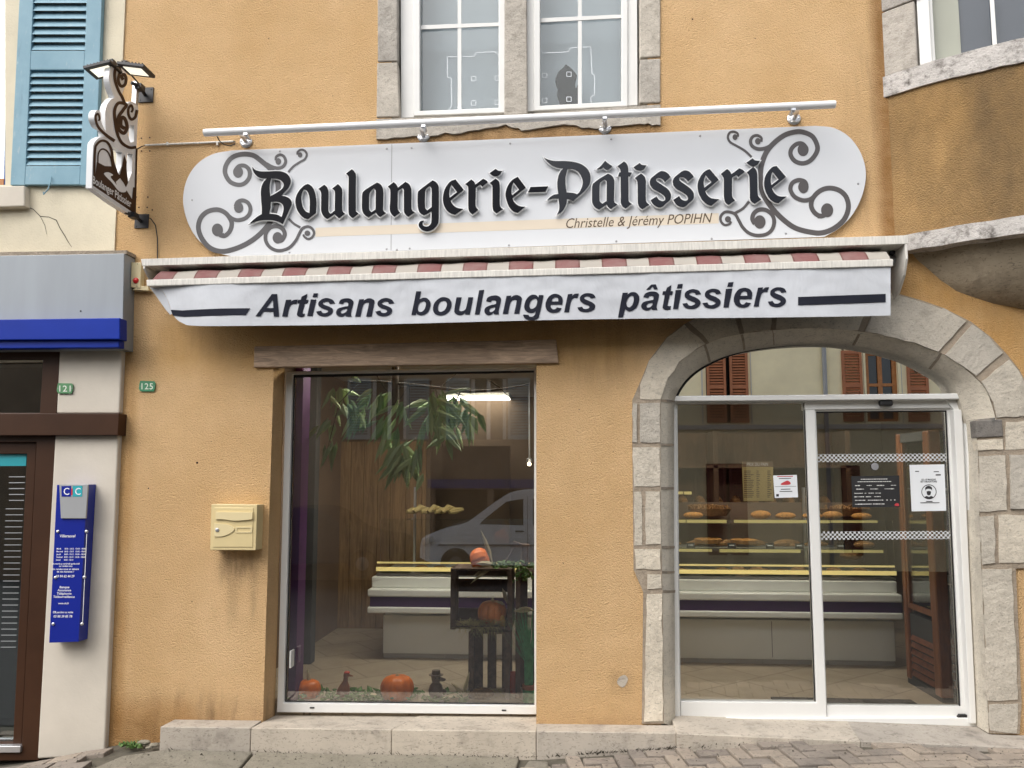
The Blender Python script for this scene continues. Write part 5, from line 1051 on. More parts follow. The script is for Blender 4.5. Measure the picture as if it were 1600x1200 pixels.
for (px, py, zz) in ((228.5, 149, 13), (222, 346, 12)):
    m = MB(); c_ = P(px, py, 0); h_ = zz * 5.4 / F; m.box(c_.x - h_, c_.x + h_, -.010, 0, c_.z - h_, c_.z + h_)
    for sx in (-1, 1):
        for sz in (-1, 1): m.lathe((c_.x + sx * h_ * .7, -.010, c_.z + sz * h_ * .7), [(.005, .001), (.005, -.003), (.002, -.004)], 8, 'y')
    m.build('bracket_plate', M['black'], hsn, bevel=.002)
    m = MB(); m.tube([(c_.x - .005, -.01, c_.z), (X0 + .02, -.11, c_.z + .012), (X0 - .02, -.16, c_.z + .016)], .013, 10); m.obox((X0 + .012, -.10, c_.z + .01), (.05, .06, .04)); m.build('bracket_arm', M['black'], hsn, smooth_=True)
m = MB(); a_, b_ = PXp(210, 128, X0 - .02), PXp(213, 168, X0 - .02); m.obox(a_.lerp(b_, .5), (.035, .035, abs(a_.z - b_.z) + .02)); m.build('post', M['chrome'], hsn, bevel=.003)
for sgn, px, py in ((-1, 161, 109), (1, 213, 109)):
    Yc = -.41; c_ = P(px, py, Yc); fm = MB(); Mx = Matrix.Rotation(R(12 if sgn < 0 else 9) * sgn, 3, 'Y') @ Matrix.Rotation(R(0), 3, 'X')
    fm.obox(c_, (.20, .155, .022), Mx)
    for k in range(7): fm.obox(c_ + Mx @ Vector((-.075 + k * .025, 0, .018)), (.006, .13, .016), Mx)
    fm.obox(c_ + Mx @ Vector((-sgn * .08, 0, .03)), (.03, .05, .04), Mx)
    fo = fm.build('flood_light', M['black'], hsn, bevel=.004)
    lm = MB(); lm.obox(c_ + Mx @ Vector((0, 0, -.012)), (.135, .10, .004), Mx); lm.build('lens', M['flood'], fo)  # faint glow added so the white lens stays pale though it faces down
m = MB(); m.tube([P(196, 110, -.41), P(206, 118, -.3), P(216, 130, -.2), P(221, 142, -.06)], .006, 8); m.tube([P(213, 104, -.41), P(188, 103, -.41), P(165, 104, -.41)], .006, 8)
m.tube([P(228, 338, -.05), P(236, 342, -.03), P(243, 352, -.01), P(246, 372, -.008), P(246, 404, -.008)], .004, 6); m.build('cable', M['cable'], hsn, smooth_=True)

# ================================================================ SMALL WALL FITTINGS
mbx = thing('mailbox', 'cream metal letterbox with flap and lock fixed to the ochre wall', 'mailbox', P(366, 825, -.06))
yF = -.118
m = MB(); m.slab([(330, 788), (402, 788.5), (399.5, 860), (328, 859.5)], yF, 0); m.build('body', M['lime'], mbx, bevel=.004)
m = MB(); m.slab([(334.5, 793), (396, 793.5), (394.5, 855), (332.5, 855)], yF - .004, yF + .004); dr = m.build('door', M['lime'], mbx, bevel=.003)
m = MB(); fl = smooth([(337, 800, 1), (394.5, 800.5, 1), (394, 811, 1), (385, 812.5), (366, 813.5), (350, 811.5), (337, 811.5, 1)], 4); m.prism([XZ(fl, yF - .016)], yF - .016, yF - .002); m.build('flap', M['limelip'], dr, bevel=.003)
m = MB(); lk = smooth([(334.8, 818, 1), (350, 818.5), (362, 822), (366, 827), (360, 833), (348, 838), (334.4, 838.5, 1)], 4); m.prism([XZ(lk, yF - .010)], yF - .010, yF - .002); m.build('lock_plate', M['limelip'], dr, bevel=.003)
m = MB(); c_ = P(339.5, 828, yF - .011); m.lathe(c_, [(.0135, .003), (.0135, -.003), (.011, -.004)], 16, 'y'); m.build('lock', M['chrome'], dr, smooth_=True)
m = MB(); m.prism([XZ([(368, 823), (394, 823), (393.6, 832.5), (368, 832.5)], yF - .008), XZ([(370, 825), (391.5, 825), (391.3, 830.7), (370, 830.7)], yF - .008)], yF - .008, yF - .003); m.build('name_holder', M['limelip'], dr)
def plate_(name, label, pts, txt, mat, p0, p1):
    t_ = thing(name, label, 'house number', P(pts[0][0] + 12, pts[0][1] + 8, -.05))
    a, b = pts; Yp = -.012 if txt == '125' else -.058
    x0, y0 = a; x1, y1 = b; w_ = x1 - x0
    q = smooth([(x0 + 1.5, y0, 1), (x1 - 2, y0 + .5, 1), (x1, y0 + 4, 1), (x1 - .5, (y0 + y1) / 2 + 2), (x1 - 2.5, y1, 1), (x0 + 1.8, y1, 1), (x0 - .5, y1 - 4, 1), (x0, (y0 + y1) / 2 - 2)], 2)
    MB().prism([XZ(q, Yp)], Yp, Yp + .010).build('plate', mat, t_, bevel=.002)
    m = MB(); text_px(m, txt, p0, p1, 9.2, at(Yp - .0015), 0, .012, 1.1); m.build('digits', M['platewhite'], t_, recalc=False)
    m = MB()
    for px in (x0 + 1.6, x1 - 1.6): m.lathe(P(px, (y0 + y1) / 2, Yp - .001), [(.004, .002), (.004, -.001)], 8, 'y')
    m.build('screw', M['seam'], t_)
plate_('house_number', 'green enamel number plate reading 125 on the ochre wall', ((217.5, 595), (242.5, 611.5)), '125', M['green'], (221, 608.2), (239, 608.2))
plate_('house_number', 'paler green number plate reading 121 on the bank pilaster', ((89, 598.5), (114, 615)), '121', M['green2'], (92.5, 611.8), (110.5, 611.8))
al = thing('alarm_box', 'beige alarm box with a round red lamp beside the awning end', 'alarm', P(212, 430, -.03))
m = MB(); m.slab([(205, 410), (220.5, 410), (219, 450), (204, 449)], -.055, -.0); m.slab([(218, 447), (232, 447), (232, 454), (206, 453)], -.05, 0); m.build('case', M['alarm'], al, bevel=.003)
m = MB(); m.lathe(P(212.3, 438.5, -.055), [(.022, .0), (.021, -.006), (.014, -.013), (.004, -.016)], 16, 'y'); m.build('lamp', M['red'], al, smooth_=True)
m = MB()
for q in ((215, 412.5), (214, 447)): m.lathe(P(*q, -.056), [(.003, .002), (.003, -.002)], 8, 'y')
m.build('screw', M['blackm'], al)
# bank information panel
ip = thing('information_board', 'tall blue information panel with bank logo and white opening hours on the pilaster', 'sign', P(114, 880, -.08))
yC = -.148
fq = [(88.8, 757.5), (136.5, 757), (122.8, 1003), (76.5, 1004.5)]
m = MB(); m.slab(fq, yC, -.045); m.build('board', M['blue2'], ip, bevel=.003)
m = MB(); m.slab([(92.5, 757.2), (137.3, 757), (134, 810), (95, 810)], yC - .012, yC + .001); m.build('logo_panel', M['greyside'], ip, bevel=.002)
yl = yC - .0135
for q, mt in (([(96, 759.5), (111, 759.3), (110.6, 776), (96, 776)], 'blue2'), ([(113.8, 759.3), (128.8, 759), (128, 775.8), (113.4, 776)], 'teal'), ([(111.2, 763), (113.4, 763), (113.2, 773.5), (110.8, 773.5)], 'logored')):
    m = MB(); m.slab(q, yl, yl + .002); m.build('logo_block', M[mt], ip)
m = MB(); text_px(m, 'C', (99.5, 773), (108.3, 773), 10.5, at(yl - .001), 0, .005); text_px(m, 'C', (117.5, 773), (126, 773), 10.5, at(yl - .001), 0, .005); m.build('logo_letter', M['textwhite'], ip, recalc=False)
m = MB(); pf = at(yC - .0015)
def cl(txt, y, wpx, cap, bold=.012): # centred line on the leaning board
    cx = 112.2 - (y - 757) * .0565 - (y - 757) * .0 - 2.2; text_px(m, txt, (cx - wpx / 2, y), (cx + wpx / 2, y), cap, pf, .12, bold)
cl('Villersexel', 839.5, 25, 4.2)
for k, (d_, h1, h2) in enumerate((('Mardi', '8h30 - 12h15', '13h30 - 18h00'), ('Mercredi', '8h30 - 12h15', '13h30 - 18h00'), ('Jeudi', '8h30 - 12h15', '13h30 - 18h00'), ('Vendredi', '8h30 - 12h15', '13h30 - 18h00'), ('Samedi', '8h30 - 12h15', ''))):
    y = 858.5 + k * 4.35; x = 88.5 - k * .25
    text_px(m, d_, (x, y), (x + (7 if len(d_) < 7 else 10), y), 2.3, pf, .1, .01); text_px(m, h1, (x + 12.5, y), (x + 27, y), 2.3, pf, .1, .01)
    if h2: text_px(m, h2, (x + 29.5, y), (x + 45.5, y), 2.3, pf, .1, .01)
cl('Du mardi au vendredi après-midi', 882, 43, 2.5); cl('sur rendez-vous', 885.6, 21, 2.5); cl('Un rendez-vous en dehors', 890.5, 42, 2.7); cl('de ces horaires ?', 894.5, 27, 2.7); cl('03 84 62 44 29', 902, 29, 3.5)
cl('Banque', 919, 15.5, 3.3); cl('Assurance', 923.8, 21.5, 3.3); cl('Téléphonie', 929, 23.5, 3.3); cl('Télésurveillance', 934, 34, 3.3); cl('www.cic.fr', 944, 17, 2.8); cl('CB perdue ou volée', 958, 32, 3.0); cl('03 88 39 85 78', 964.8, 29.5, 3.5)
m.build('panel_lettering', M['textwhite'], ip, recalc=False)
m = MB()
for px, py in ((90.3, 830.5), (135, 830.5), (86.6, 902.5), (131.6, 902), (83, 975), (128, 975)): m.lathe(P(px - .0, py, yC - .004), [(.010, .006), (.010, -.003), (.006, -.006)], 12, 'y')
m.build('standoff', M['chrome'], ip, smooth_=True)
m = MB(); m.ribbon([(135.6, 834), (129, 972)], [.9, .9], at(yC - .002)); m.build('acrylic_edge', M['film'], ip, recalc=False)
# small wall marks
m = MB(); 
for px, py in ((221, 216), (234, 215), (221, 236), (234, 236), (213, 308), (231, 308), (217, 324), (230, 324), (238, 328)): m.lathe(P(px, py, -.0005), [(.006, .004), (.006, -.001), (.003, -.002)], 8, 'y')
m.build('drill_hole', M['brownmetal'], house)
# filler patch on the pier
m = MB(); pt = smooth([(964, 1066), (968, 1058), (976, 1055), (981, 1060), (979, 1068), (974, 1074), (968, 1072)], 3); m.prism([XZ(pt, -.004)], -.004, .01); m.build('filler_patch', M['step'], house)

m = MB()
for px, py, s_ in ((308, 723, .008), (232, 763, .005), (1082, 30, .006), (330, 690, .003), (905, 640, .004), (880, 880, .004), (300, 940, .004), (958, 705, .003), (1180, 60, .004), (420, 60, .004), (520, 150, .003)): m.lathe(P(px, py, -.0005), [(s_, .004), (s_, -.001), (s_ * .5, -.002)], 7, 'y')
m.build('pock_mark', M['brownmetal'], house)

# ================================================================ SHOP INTERIOR
m = MB(); m.box(-2.6, 4.2, .255, 5.0, -.1, FZ); m.build('shop_floor', M['tile'], house)
m = MB(); m.box(-2.6, 4.2, .225, 5.0, 2.78, 2.9); m.build('shop_ceiling', M['ceil'], house)
m = MB(); m.box(-2.6, 4.2, 4.9, 5.0, FZ, 2.78); m.build('back_wall', M['inner'], house)
for xw in (-2.6, 4.1): m = MB(); m.box(xw, xw + .1, .225, 4.9, FZ, 2.78); m.build('side_wall', M['inner2'], house)
m = MB(); xa = P(459, 1060, .27).x - .0
yp = PXp(474, 950, xa).y
m.box(xa - .05, xa + .012, .275, yp, FZ, 2.77); pw = m.build('purple_panel', M['purple'], house, bevel=.004)
m = MB(); q = PXp(455, 1029, xa + .013); m.box(xa + .011, xa + .024, q.y - .035, q.y + .035, q.z - .06, q.z + .06); m.build('wall_socket', M['pvc'], pw, bevel=.004)
# plank wall at the back left, built of boards
m = MB(); x, xe, zt = P(497, 900, 3.02).x, P(664, 900, 3.02).x, P(560, 690, 3.02).z
while x < xe - .02:
    w_ = random.uniform(.13, .19); m.box(x, min(x + w_, xe) - .004, 3.02 + random.uniform(0, .008), 3.06, FZ, zt); x += w_
m.build('plank_wall', M['plank'], house, bevel=.003)
m = MB(); x = P(478, 900, 1.4).x; m.box(x - .12, x + .06, 1.4, 1.52, FZ, 2.77); m.build('pillar', M['interiordark'], house, bevel=.004)
m = MB(); m.box(-2.5, -1.5, 3.065, 3.1, FZ, 2.78); m.box(-1.60, -.72, 4.5, 4.55, FZ, 2.1); m.build('partition', M['inner'], house)
# display counter
ct = thing('display_counter', 'long white bakery counter with purple band and lit glass shelves inside the shop', 'counter', (.5, 1.9, FZ))
XL, XR = -1.68, 2.86
m = MB(); m.box(XL, XR, 1.70, 2.35, .10, .44)
m.build('base', M['counter'], ct, bevel=.004)
m = MB()
for k in range(8):
    a = XL + (XR - XL) * k / 8; m.box(a + .002, a + (XR - XL) / 8 - .002, 1.712, 2.3, FZ, .098)
m.build('kick_board', M['kick'], ct)
m = MB()
for px in (1206,): q = P(px, 990, 1.699); m.box(q.x - .003, q.x + .003, 1.6985, 1.701, .12, .43)
m.build('panel_gap', M['seam'], ct)
m = MB(); m.box(XL - .10, XR, 1.50, 2.4, .49, .545); m.box(XL - .10, XR, 1.50, 2.4, .635, .70); m.box(XL - .09, XR, 1.6, 2.4, .70, .80); m.build('nose', M['counter'], ct, bevel=.012, seg=3)
m = MB(); m.box(XL - .08, XR, 1.515, 2.39, .546, .634); m.build('band', M['purpled'], ct)
m = MB(); m.box(XL - .05, XR, 1.62, 2.4, .805, .825); m.build('tray', M['steel'], ct)
for z, d0 in ((1.03, 1.85), (1.29, 1.95), (1.55, 2.05)):
    x1 = XR if z < 1.5 else .1
    xs0 = XL + .15 if z == 1.29 else .45
    m = MB(); m.box(xs0, x1 if z < 1.5 else 1.2, d0, 2.35, z, z + .012); s_ = m.build('shelf', M['vitrine'], ct)
    x1 = 1.2 if z > 1.5 else x1
    m = MB(); xx = .45; r9 = random.Random(int(z * 100))
    while xx < x1 - .05:
        ww = min(r9.uniform(.35, .9), x1 - xx); m.box(xx, xx + ww - .01, d0 - .012, d0 - .002, z - .006 - r9.uniform(0, .01), z + .014); xx += ww + r9.choice((0, 0, .06))
    m.build('shelf_edge', M['amber'], s_)
m = MB(); m.box(XL - .05, XR, 1.60, 1.612, .85, .885); m.box(XL - .05, XR, 1.63, 1.64, .915, .93); m.build('lamp_strip', M['amber2'], ct)
m = MB(); m.box(XL - .02, XR, 1.63, 1.636, .83, 1.32)
vg = m.build('front_glass', M['vitrine'], ct)
m = MB()
for x in (XL + .15, -.2, 1.05, 2.3): m.box(x, x + .02, 2.30, 2.34, .83, 1.6)
m.build('shelf_post', M['chrome'], ct)
m = MB(); m.box(.4, XR, 2.41, 2.45, .44, 1.45); m.build('rear_panel', M['inner2'], ct)
m = MB()
for k in range(11):
    x = XL + .1 + k * .42; m.obox((x, 1.70, .845), (.30, .10, .006), Matrix.Rotation(R(-25), 3, 'X'))
m.build('price_rail', M['counter'], ct)
# baked goods
def tart(px, py, Y, label, r=.15):
    c_ = P(px, py, Y); t_ = thing('fruit_tart', label, 'tart', (c_.x, Y, c_.z), 'orange fruit tarts on the shelf')
    m = MB(); m.lathe(c_, [(r * .93, -.012), (r, .022), (r * .96, .024), (r * .94, .014)], 24); m.build('crust', M['bread'], t_, smooth_=True)
    m = MB(); rr = random.Random(int(px))
    for k in range(34):
        a = rr.uniform(0, 6.28); q = r * .86 * math.sqrt(rr.random()); m.ball((c_.x + q * math.cos(a), Y + q * math.sin(a), c_.z + .018), .022, 4, (1.2, 1, .6))
    m.build('fruit', M['pastry'], t_, smooth_=True)
tart(1106, 846, 2.02, 'orange fruit tart at the left on the lit counter shelf', .125); tart(1163, 847, 2.02, 'orange fruit tart right of the other tart on the lit shelf', .125)
def basket(px, py, Y, label, wx=.24, s=1):
    c_ = P(px, py, Y); t_ = thing('bread_basket', label, 'basket', (c_.x, Y, c_.z), 'baskets of dried twists on the counter')
    m = MB(); m.lathe(c_, [(wx * .75, .0), (wx, .07), (wx * .96, .07), (wx * .72, .01)], 24)
    for i, v in enumerate(m.v): m.v[i] = Vector((v.x, c_.y + (v.y - c_.y) * .6, v.z))
    m.build('basket', M['wicker'], t_, smooth_=True)
    m = MB(); rr = random.Random(int(px))
    for k in range(46):
        a = rr.uniform(0, 6.28); q = wx * .9 * math.sqrt(rr.random()); b0 = Vector((c_.x + q * math.cos(a), Y + q * .5 * math.sin(a), c_.z + .06))
        d_ = Vector((rr.uniform(-1, 1), rr.uniform(-.5, .5), rr.uniform(.1, .8))) * .07
        m.tube([b0, b0 + d_ * .5 + Vector((0, 0, .02)), b0 + d_ + Vector((rr.uniform(-.02, .02), 0, -.01))], [.012, .010, .004], 6)
    m.build('twist', M['bread'], t_, smooth_=True)
basket(1109, 806, 2.25, 'basket heaped with curled crisp pastries seen through the fixed door leaf', .21)
basket(1317, 806, 2.25, 'basket heaped with curled crisp pastries behind the sliding door leaf', .24)
for k, (px, py, Y, s_, lab) in enumerate([(1230, 851, 2.1, .10, 'round pale loaf on the lit shelf left of the door mullion'), (1330, 868, 2.1, .08, 'pale round loaf on the shelf behind the sliding leaf'), (1350, 851, 2.0, .07, 'small round loaf on the shelf near the dark cabinet'), (1188, 899, 1.85, .13, 'flat brown loaf on the steel tray behind the fixed leaf')]):
    c_ = P(px, py, Y); m = MB(); m.ball(c_, s_, 8, (1.35, .9, .5)); tag(m.build('bread_loaf', M['bread'], smooth_=True), lab, 'bread')
m = MB(); c_ = Vector((-1.35, 1.80, .826 + .03)); m.ball(c_, .045, 8, (1.5, .9, .65)); roll = tag(m.build('bread_roll', M['bread'], smooth_=True), 'golden oval bread roll lying in the row on the steel counter tray', 'bread roll', 'bread rolls on the counter tray')
for k in range(1, 24):
    if k in (7, 8, 15): continue
    o_ = roll.copy(); COL.objects.link(o_); o_.location = (k * .172 + random.uniform(-.02, .02), random.uniform(-.05, .08), 0); s8 = random.uniform(.82, 1.15); o_.scale = (1, 1, s8); o_.location.z += FZ * 0 + .826 * (1 - s8)
m = MB(); m.obox((.5, 1.86, 1.075), (.075, .004, .05), Matrix.Rotation(R(-14), 3, 'X')); tg = tag(m.build('price_tag', M['slate']), 'small black price tag standing at the front of the lit glass shelf', 'price tag', 'price tags on the glass shelf')
m = MB(); m.obox((.5, 1.8565, 1.078), (.045, .001, .007), Matrix.Rotation(R(-14), 3, 'X')); m.obox((.5, 1.8575, 1.064), (.025, .001, .007), Matrix.Rotation(R(-14), 3, 'X')); pr_ = m.build('price', M['chalk'], tg)
for k in range(1, 7):
    o_ = tg.copy(); COL.objects.link(o_); o_.location = (k * .33 + random.uniform(-.04, .04), 0, 0); q_ = pr_.copy(); COL.objects.link(q_); q_.parent = o_
m = MB(); c_ = Vector((-1.3, 2.08, 1.302 + .045)); c_.x = .55; m.ball(c_, .06, 8, (1.6, .9, .7)); bz = tag(m.build('pastry_bun', M['pastry'], smooth_=True), 'orange brown pastry bun on the middle glass shelf of the counter', 'bun', 'pastry buns on the middle shelf')
for k in range(1, 18):
    if k in (11, 12) or k < 8: continue
    o_ = bz.copy(); COL.objects.link(o_); o_.location = ((k - 7) * .22 + random.uniform(-.03, .03), random.uniform(-.02, .1), 0); s8 = random.uniform(.7, 1.1); o_.scale = (1, 1, s8); o_.location.z += 1.302 * (1 - s8)
c_ = P(672, 798, 2.2); m = MB()
for k in range(7):
    x = c_.x - .22 + k * .07; m.tube([(x, 2.15, c_.z - .01), (x + .05, 2.2, c_.z + .03 * (k % 2)), (x + .11, 2.28, c_.z + .01)], [.02, .034, .02], 8)
tag(m.build('paper_bundle', M['boardtan'], smooth_=True), 'pale bundle of folded paper bags on the top glass shelf', 'paper bags')
# ceiling lamp
cl_ = thing('ceiling_light', 'lit rectangular ceiling panel glowing inside the shop', 'ceiling light', (-1.05, 3.9, 2.76))
q0 = PZ(706, 629, 2.74); q1 = PZ(800, 628.5, 2.74); q2 = PZ(798, 619, 2.74); q3 = PZ(704, 619, 2.74)
yn, yf = q0.y, min(q2.y, 4.85)
m = MB(); m.box(q0.x, q1.x, yn, yf, 2.735, 2.745); m.build('diffuser', M['ceilight2'], cl_)
for (lx, ly) in ((-1.75, .72), (-.85, .72), (1.6, .95), (.6, 2.6), (2.4, 2.6)):   # unseen panels added to brighten the shop interior and the window display
    m = MB(); m.box(lx, lx + .8, ly, ly + .24, 2.735, 2.745); m.build('diffuser', M['ceilight' if ly < 2 else 'ceilight2'], cl_); m = MB(); m.box(lx - .02, lx + .82, ly - .02, ly + .26, 2.746, 2.779); m.build('housing', M['counter'], cl_)  # diffuser and housing of each added fill panel
m = MB(); m.box(q0.x - .02, q1.x + .02, yn - .02, yf + .02, 2.746, 2.779); m.build('housing', M['counter'], cl_)
q = P(827, 725, 3.2); sp = thing('spot_lamp', 'small glowing spot lamp hanging at the right edge of the shop window', 'lamp', q)
m = MB(); m.ball(q, .022, 8); m.build('bulb', M['spot'], sp, smooth_=True); m = MB(); m.lathe(q, [(.035, .02), (.03, .06), (.012, .07), (.004, 2.77 - q.z)], 12); m.build('shade', M['chrome'], sp, smooth_=True)
# wooden chilled cabinet behind the sliding leaf
cbt = thing('chilled_cabinet', 'tall wooden drinks cabinet with dark glass behind the sliding door leaf', 'cabinet', (3.0, .8, FZ))
x0c, y0c, y1c, x1c = 2.70, .56, 1.16, 3.55
m = MB(); m.box(x0c + .01, x0c + .10, y0c, y0c + .10, .10, 2.05); m.box(x0c + .02, x0c + .06, y1c - .07, y1c, .10, 2.05); m.box(x1c - .06, x1c, y0c, y0c + .06, .1, 2.05); m.build('post', M['cabinet'], cbt, bevel=.012, seg=3)
m = MB(); m.box(x0c + .03, x1c, y0c + .03, y1c, .06, .12); m.box(x0c + .03, x1c, y0c + .03, y1c, 1.98, 2.05); m.box(x0c + .04, x0c + .07, y0c + .1, y1c - .05, .12, .62); m.box(x0c + .1, x1c, y1c - .03, y1c, .12, 1.98); m.build('body', M['interiordark'], cbt)
m = MB()
for k in range(6): m.obox((x0c + .035, (y0c + y1c) / 2, .16 + k * .055), (.016, .40, .04), Matrix.Rotation(R(25), 3, 'Y'))
m.build('side_louvre', M['louver'], cbt)
m = MB(); m.box(x0c + .14, x1c - .1, y0c + .02, y0c + .05, .13, .16); m.box(x0c + .14, x1c - .1, y0c + .02, y0c + .05, .52, .55)
m.box(x0c + .14, x0c + .17, y0c + .02, y0c + .05, .16, .52)
for k in range(6): m.obox(((x0c + x1c) / 2, y0c + .035, .19 + k * .06), (.62, .014, .05), Matrix.Rotation(R(-25), 3, 'X'))
m.build('front_louvre', M['louver'], cbt)
m = MB(); m.box(x0c + .11, x1c - .07, y0c + .02, y0c + .026, .62, 1.97); m.box(x0c + .035, x0c + .041, y0c + .11, y1c - .08, .72, 1.97); m.build('glass', M['vitrine'], cbt)
m = MB(); m.box(x0c + .025, x0c + .05, y0c + .10, y0c + .13, .66, 1.97); m.box(x0c + .025, x0c + .05, y1c - .11, y1c - .08, .66, 1.97); m.box(x0c + .025, x0c + .05, y0c + .13, y1c - .11, .66, .70); m.build('door_frame', M['cabinet'], cbt)
m = MB()
for z in (.9, 1.25, 1.6): m.box(x0c + .08, x1c - .08, y0c + .08, y1c - .04, z, z + .012)
m.build('shelf', M['steel'], cbt)
m = MB()
for xx in (x0c + .12, x1c - .12):
    for yy in (y0c + .07, y1c - .07): m.lathe((xx, yy, .036), [(.03, -.012), (.03, .012)], 14, 'x')
m.build('castor', M['blackm'], cbt)
# door mat
c4 = [PZ(1207, 1084, FZ + .006), PZ(1412, 1087, FZ + .006), PZ(1432, 1103, FZ + .006), PZ(1214, 1101, FZ + .006)]
m = MB(); x0m, x1m = c4[3].x, c4[1].x; m.box(x0m, x1m, .32, .62, FZ + .001, FZ + .014); tag(m.build('door_mat', M['mat'], bevel=.004), 'dark grey doormat lying just inside the sliding door', 'doormat')
# price board on the back wall
pb = thing('price_board', 'kraft coloured price list board headed PRIX DU PAIN on the back wall', 'price board', P(1185, 752, 2.6))
Yb = 2.62
m = MB(); m.slab([(1160, 721), (1208, 721), (1208, 729), (1160, 729)], Yb, Yb + .02); m.slab([(1160, 729.5), (1208, 729.5), (1209, 783), (1162, 783)], Yb, Yb + .02); m.cur = 0
pbb = m.build('board', M['boardtan'], pb)
m = MB(); m.slab([(1160, 721), (1208, 721), (1208, 729), (1160, 729)], Yb - .003, Yb - .001); m.build('header', M['inner2'], pb)
m = MB(); text_px(m, 'PRIX DU PAIN', (1167, 728), (1200, 728), 5.2, at(Yb - .005), 0, .004); m.build('header_lettering', M['chalk'], pb, recalc=False)
m = MB(); rr = random.Random(4)
for k in range(15):
    y = 736 + k * 2.9; pl_ = at(Yb - .003)
    for (xa_, xb_) in ((1162.5, 1162.5 + rr.uniform(9, 16)), (1182, 1182 + rr.uniform(3, 6)), (1199, 1199 + rr.uniform(3, 7))): m.ribbon([(xa_, y), (xb_, y)], [1.3, 1.3], pl_)
m.build('price_line', M['brown'], pb, recalc=False)
m = MB(); m.slab([(1200, 705), (1209, 704), (1209, 715), (1200, 716)], 2.55, 2.6)
# shop back furniture
sh_ = thing('bread_rack', 'dark wooden bread rack standing against the back wall behind the counter', 'bread rack', (1.5, 4.6, FZ))
m = MB()
for x in (.2, 1.6, 3.0): m.box(x, x + .05, 3.1, 3.5, FZ, 2.2)
for z in (.9, 1.35, 1.8): m.box(.2, 3.05, 3.1, 3.5, z, z + .03)
m.box(.2, 3.05, 3.5, 3.53, FZ, 2.2); m.build('frame', M['rack'], sh_)
m = MB(); rr = random.Random(2)
for z in (.93, 1.38):
    for k in range(14):
        x = .35 + k * .19; m.tube([(x, 3.18, z + .05), (x + rr.uniform(-.02, .02), 3.3, z + .07), (x, 3.45, z + .05)], [.03, .05, .03], 8)
m.build('bread', M['bread'], sh_, smooth_=True)
m = MB(); rr = random.Random(9)
for k in range(9):
    x = .15 + k * .27; m.tube([(x - .1, 1.98 + rr.uniform(0, .1), 1.075), (x, 2.02, 1.09), (x + .12, 2.05 + rr.uniform(0, .1), 1.075)], [.012, .032, .012], 8)
bg_ = thing('baguette_tray', 'row of short brown baguettes on a tray on the lower glass shelf', 'bread', (1.2, 2.0, 1.045)); m.build('baguette', M['bread'], bg_, smooth_=True)
m = MB(); m.box(0, 2.5, 1.93, 2.2, 1.046, 1.056); m.build('tray', M['steel'], bg_)
# notices on the door glass
st = thing('window_sticker', 'small white sticker with a red loaf picture on the fixed door leaf', 'sticker', P(1227, 760, .19))
Ys = .198
m = MB(); m.slab([(1208, 743), (1245, 742), (1247, 777), (1210.5, 778)], Ys, Ys + .001); m.build('sheet', M['paper'], st)
m = MB(); sp_ = at(Ys - .0012); m.prism([XZ(smooth([(1220, 756), (1226, 752.5), (1231, 751), (1235, 754), (1234, 757), (1222, 757.8)], 3), Ys - .0012)], Ys - .0012, Ys - .0012)
m.ribbon([(1214.5, 744.6), (1239, 744.2)], [1.2, 1.2], sp_); m.build('picture', M['printred'], st, recalc=False)
m = MB()
for y, a, b in ((747.8, 1217, 1236), (764.5, 1220, 1235), (768, 1218, 1238)): m.ribbon([(a, y), (b, y - .4)], [1.1, 1.1], sp_)
m.ribbon([(1211, 760.5), (1244, 759.8)], [.5, .5], sp_); m.slab([(1213, 772), (1217, 772), (1217, 775.8), (1213, 775.8)], Ys - .0012, Ys); m.build('print', M['print'], st, recalc=False)
po = thing('mask_poster', 'white paper poster with a round masked face symbol on the sliding door leaf', 'poster', P(1450, 762, .19))
m = MB(); m.slab([(1421, 726.5), (1475.5, 725.5), (1478.5, 798), (1424.5, 799)], .196, .197); m.build('sheet', M['paper'], po)
pp = at(.1945); m = MB()
text_px(m, 'ICI, LE MASQUE', (1440, 750.5), (1462, 750.3), 2.3, pp, 0, .02); text_px(m, 'EST OBLIGATOIRE', (1438.5, 753.8), (1464, 753.5), 2.3, pp, 0, .02)
ci = [(1451.5 + 11.3 * math.cos(a * math.pi / 20), 768.5 + 11 * math.sin(a * math.pi / 20)) for a in range(41)]; m.ribbon(ci, [1.1] * 41, pp)
m.prism([XZ(smooth([(1446, 767, 1), (1446, 761.5), (1451, 759), (1456, 761.5), (1456.4, 767, 1), (1455, 764.5), (1451, 763.5), (1447.3, 764.5)], 3), .1945)], .1945, .1945)
m.prism([XZ(smooth([(1447.8, 768, 1), (1451.3, 767), (1454.8, 768, 1), (1454, 772.5), (1451.3, 774), (1448.6, 772.5)], 3), .1944)], .1944, .1944)
m.prism([XZ([(1444.5, 776.5), (1448, 774.8), (1451.5, 776.5), (1455, 774.8), (1458.5, 776.5), (1455, 779), (1448, 779)], .1944)], .1944, .1944)
for y, a, b in ((736.5, 1430, 1436), (737, 1459, 1467), (742, 1462, 1470), (783.5, 1447, 1457), (785.6, 1438, 1468)): m.ribbon([(a, y), (b, y - .1)], [1.2 if y != 742 else 2, 1.2 if y != 742 else 2], pp)
m.build('print', M['print'], po, recalc=False)
ob_ = thing('opening_board', 'black sticker board with rows of white opening hours on the sliding leaf', 'notice', P(1366, 765, .19))
m = MB(); m.slab([(1330, 744), (1405, 743), (1406.5, 792), (1332, 793)], .198, .199); m.build('board', M['slate'], ob_)
m = MB(); op = at(.1965); rr = random.Random(8)
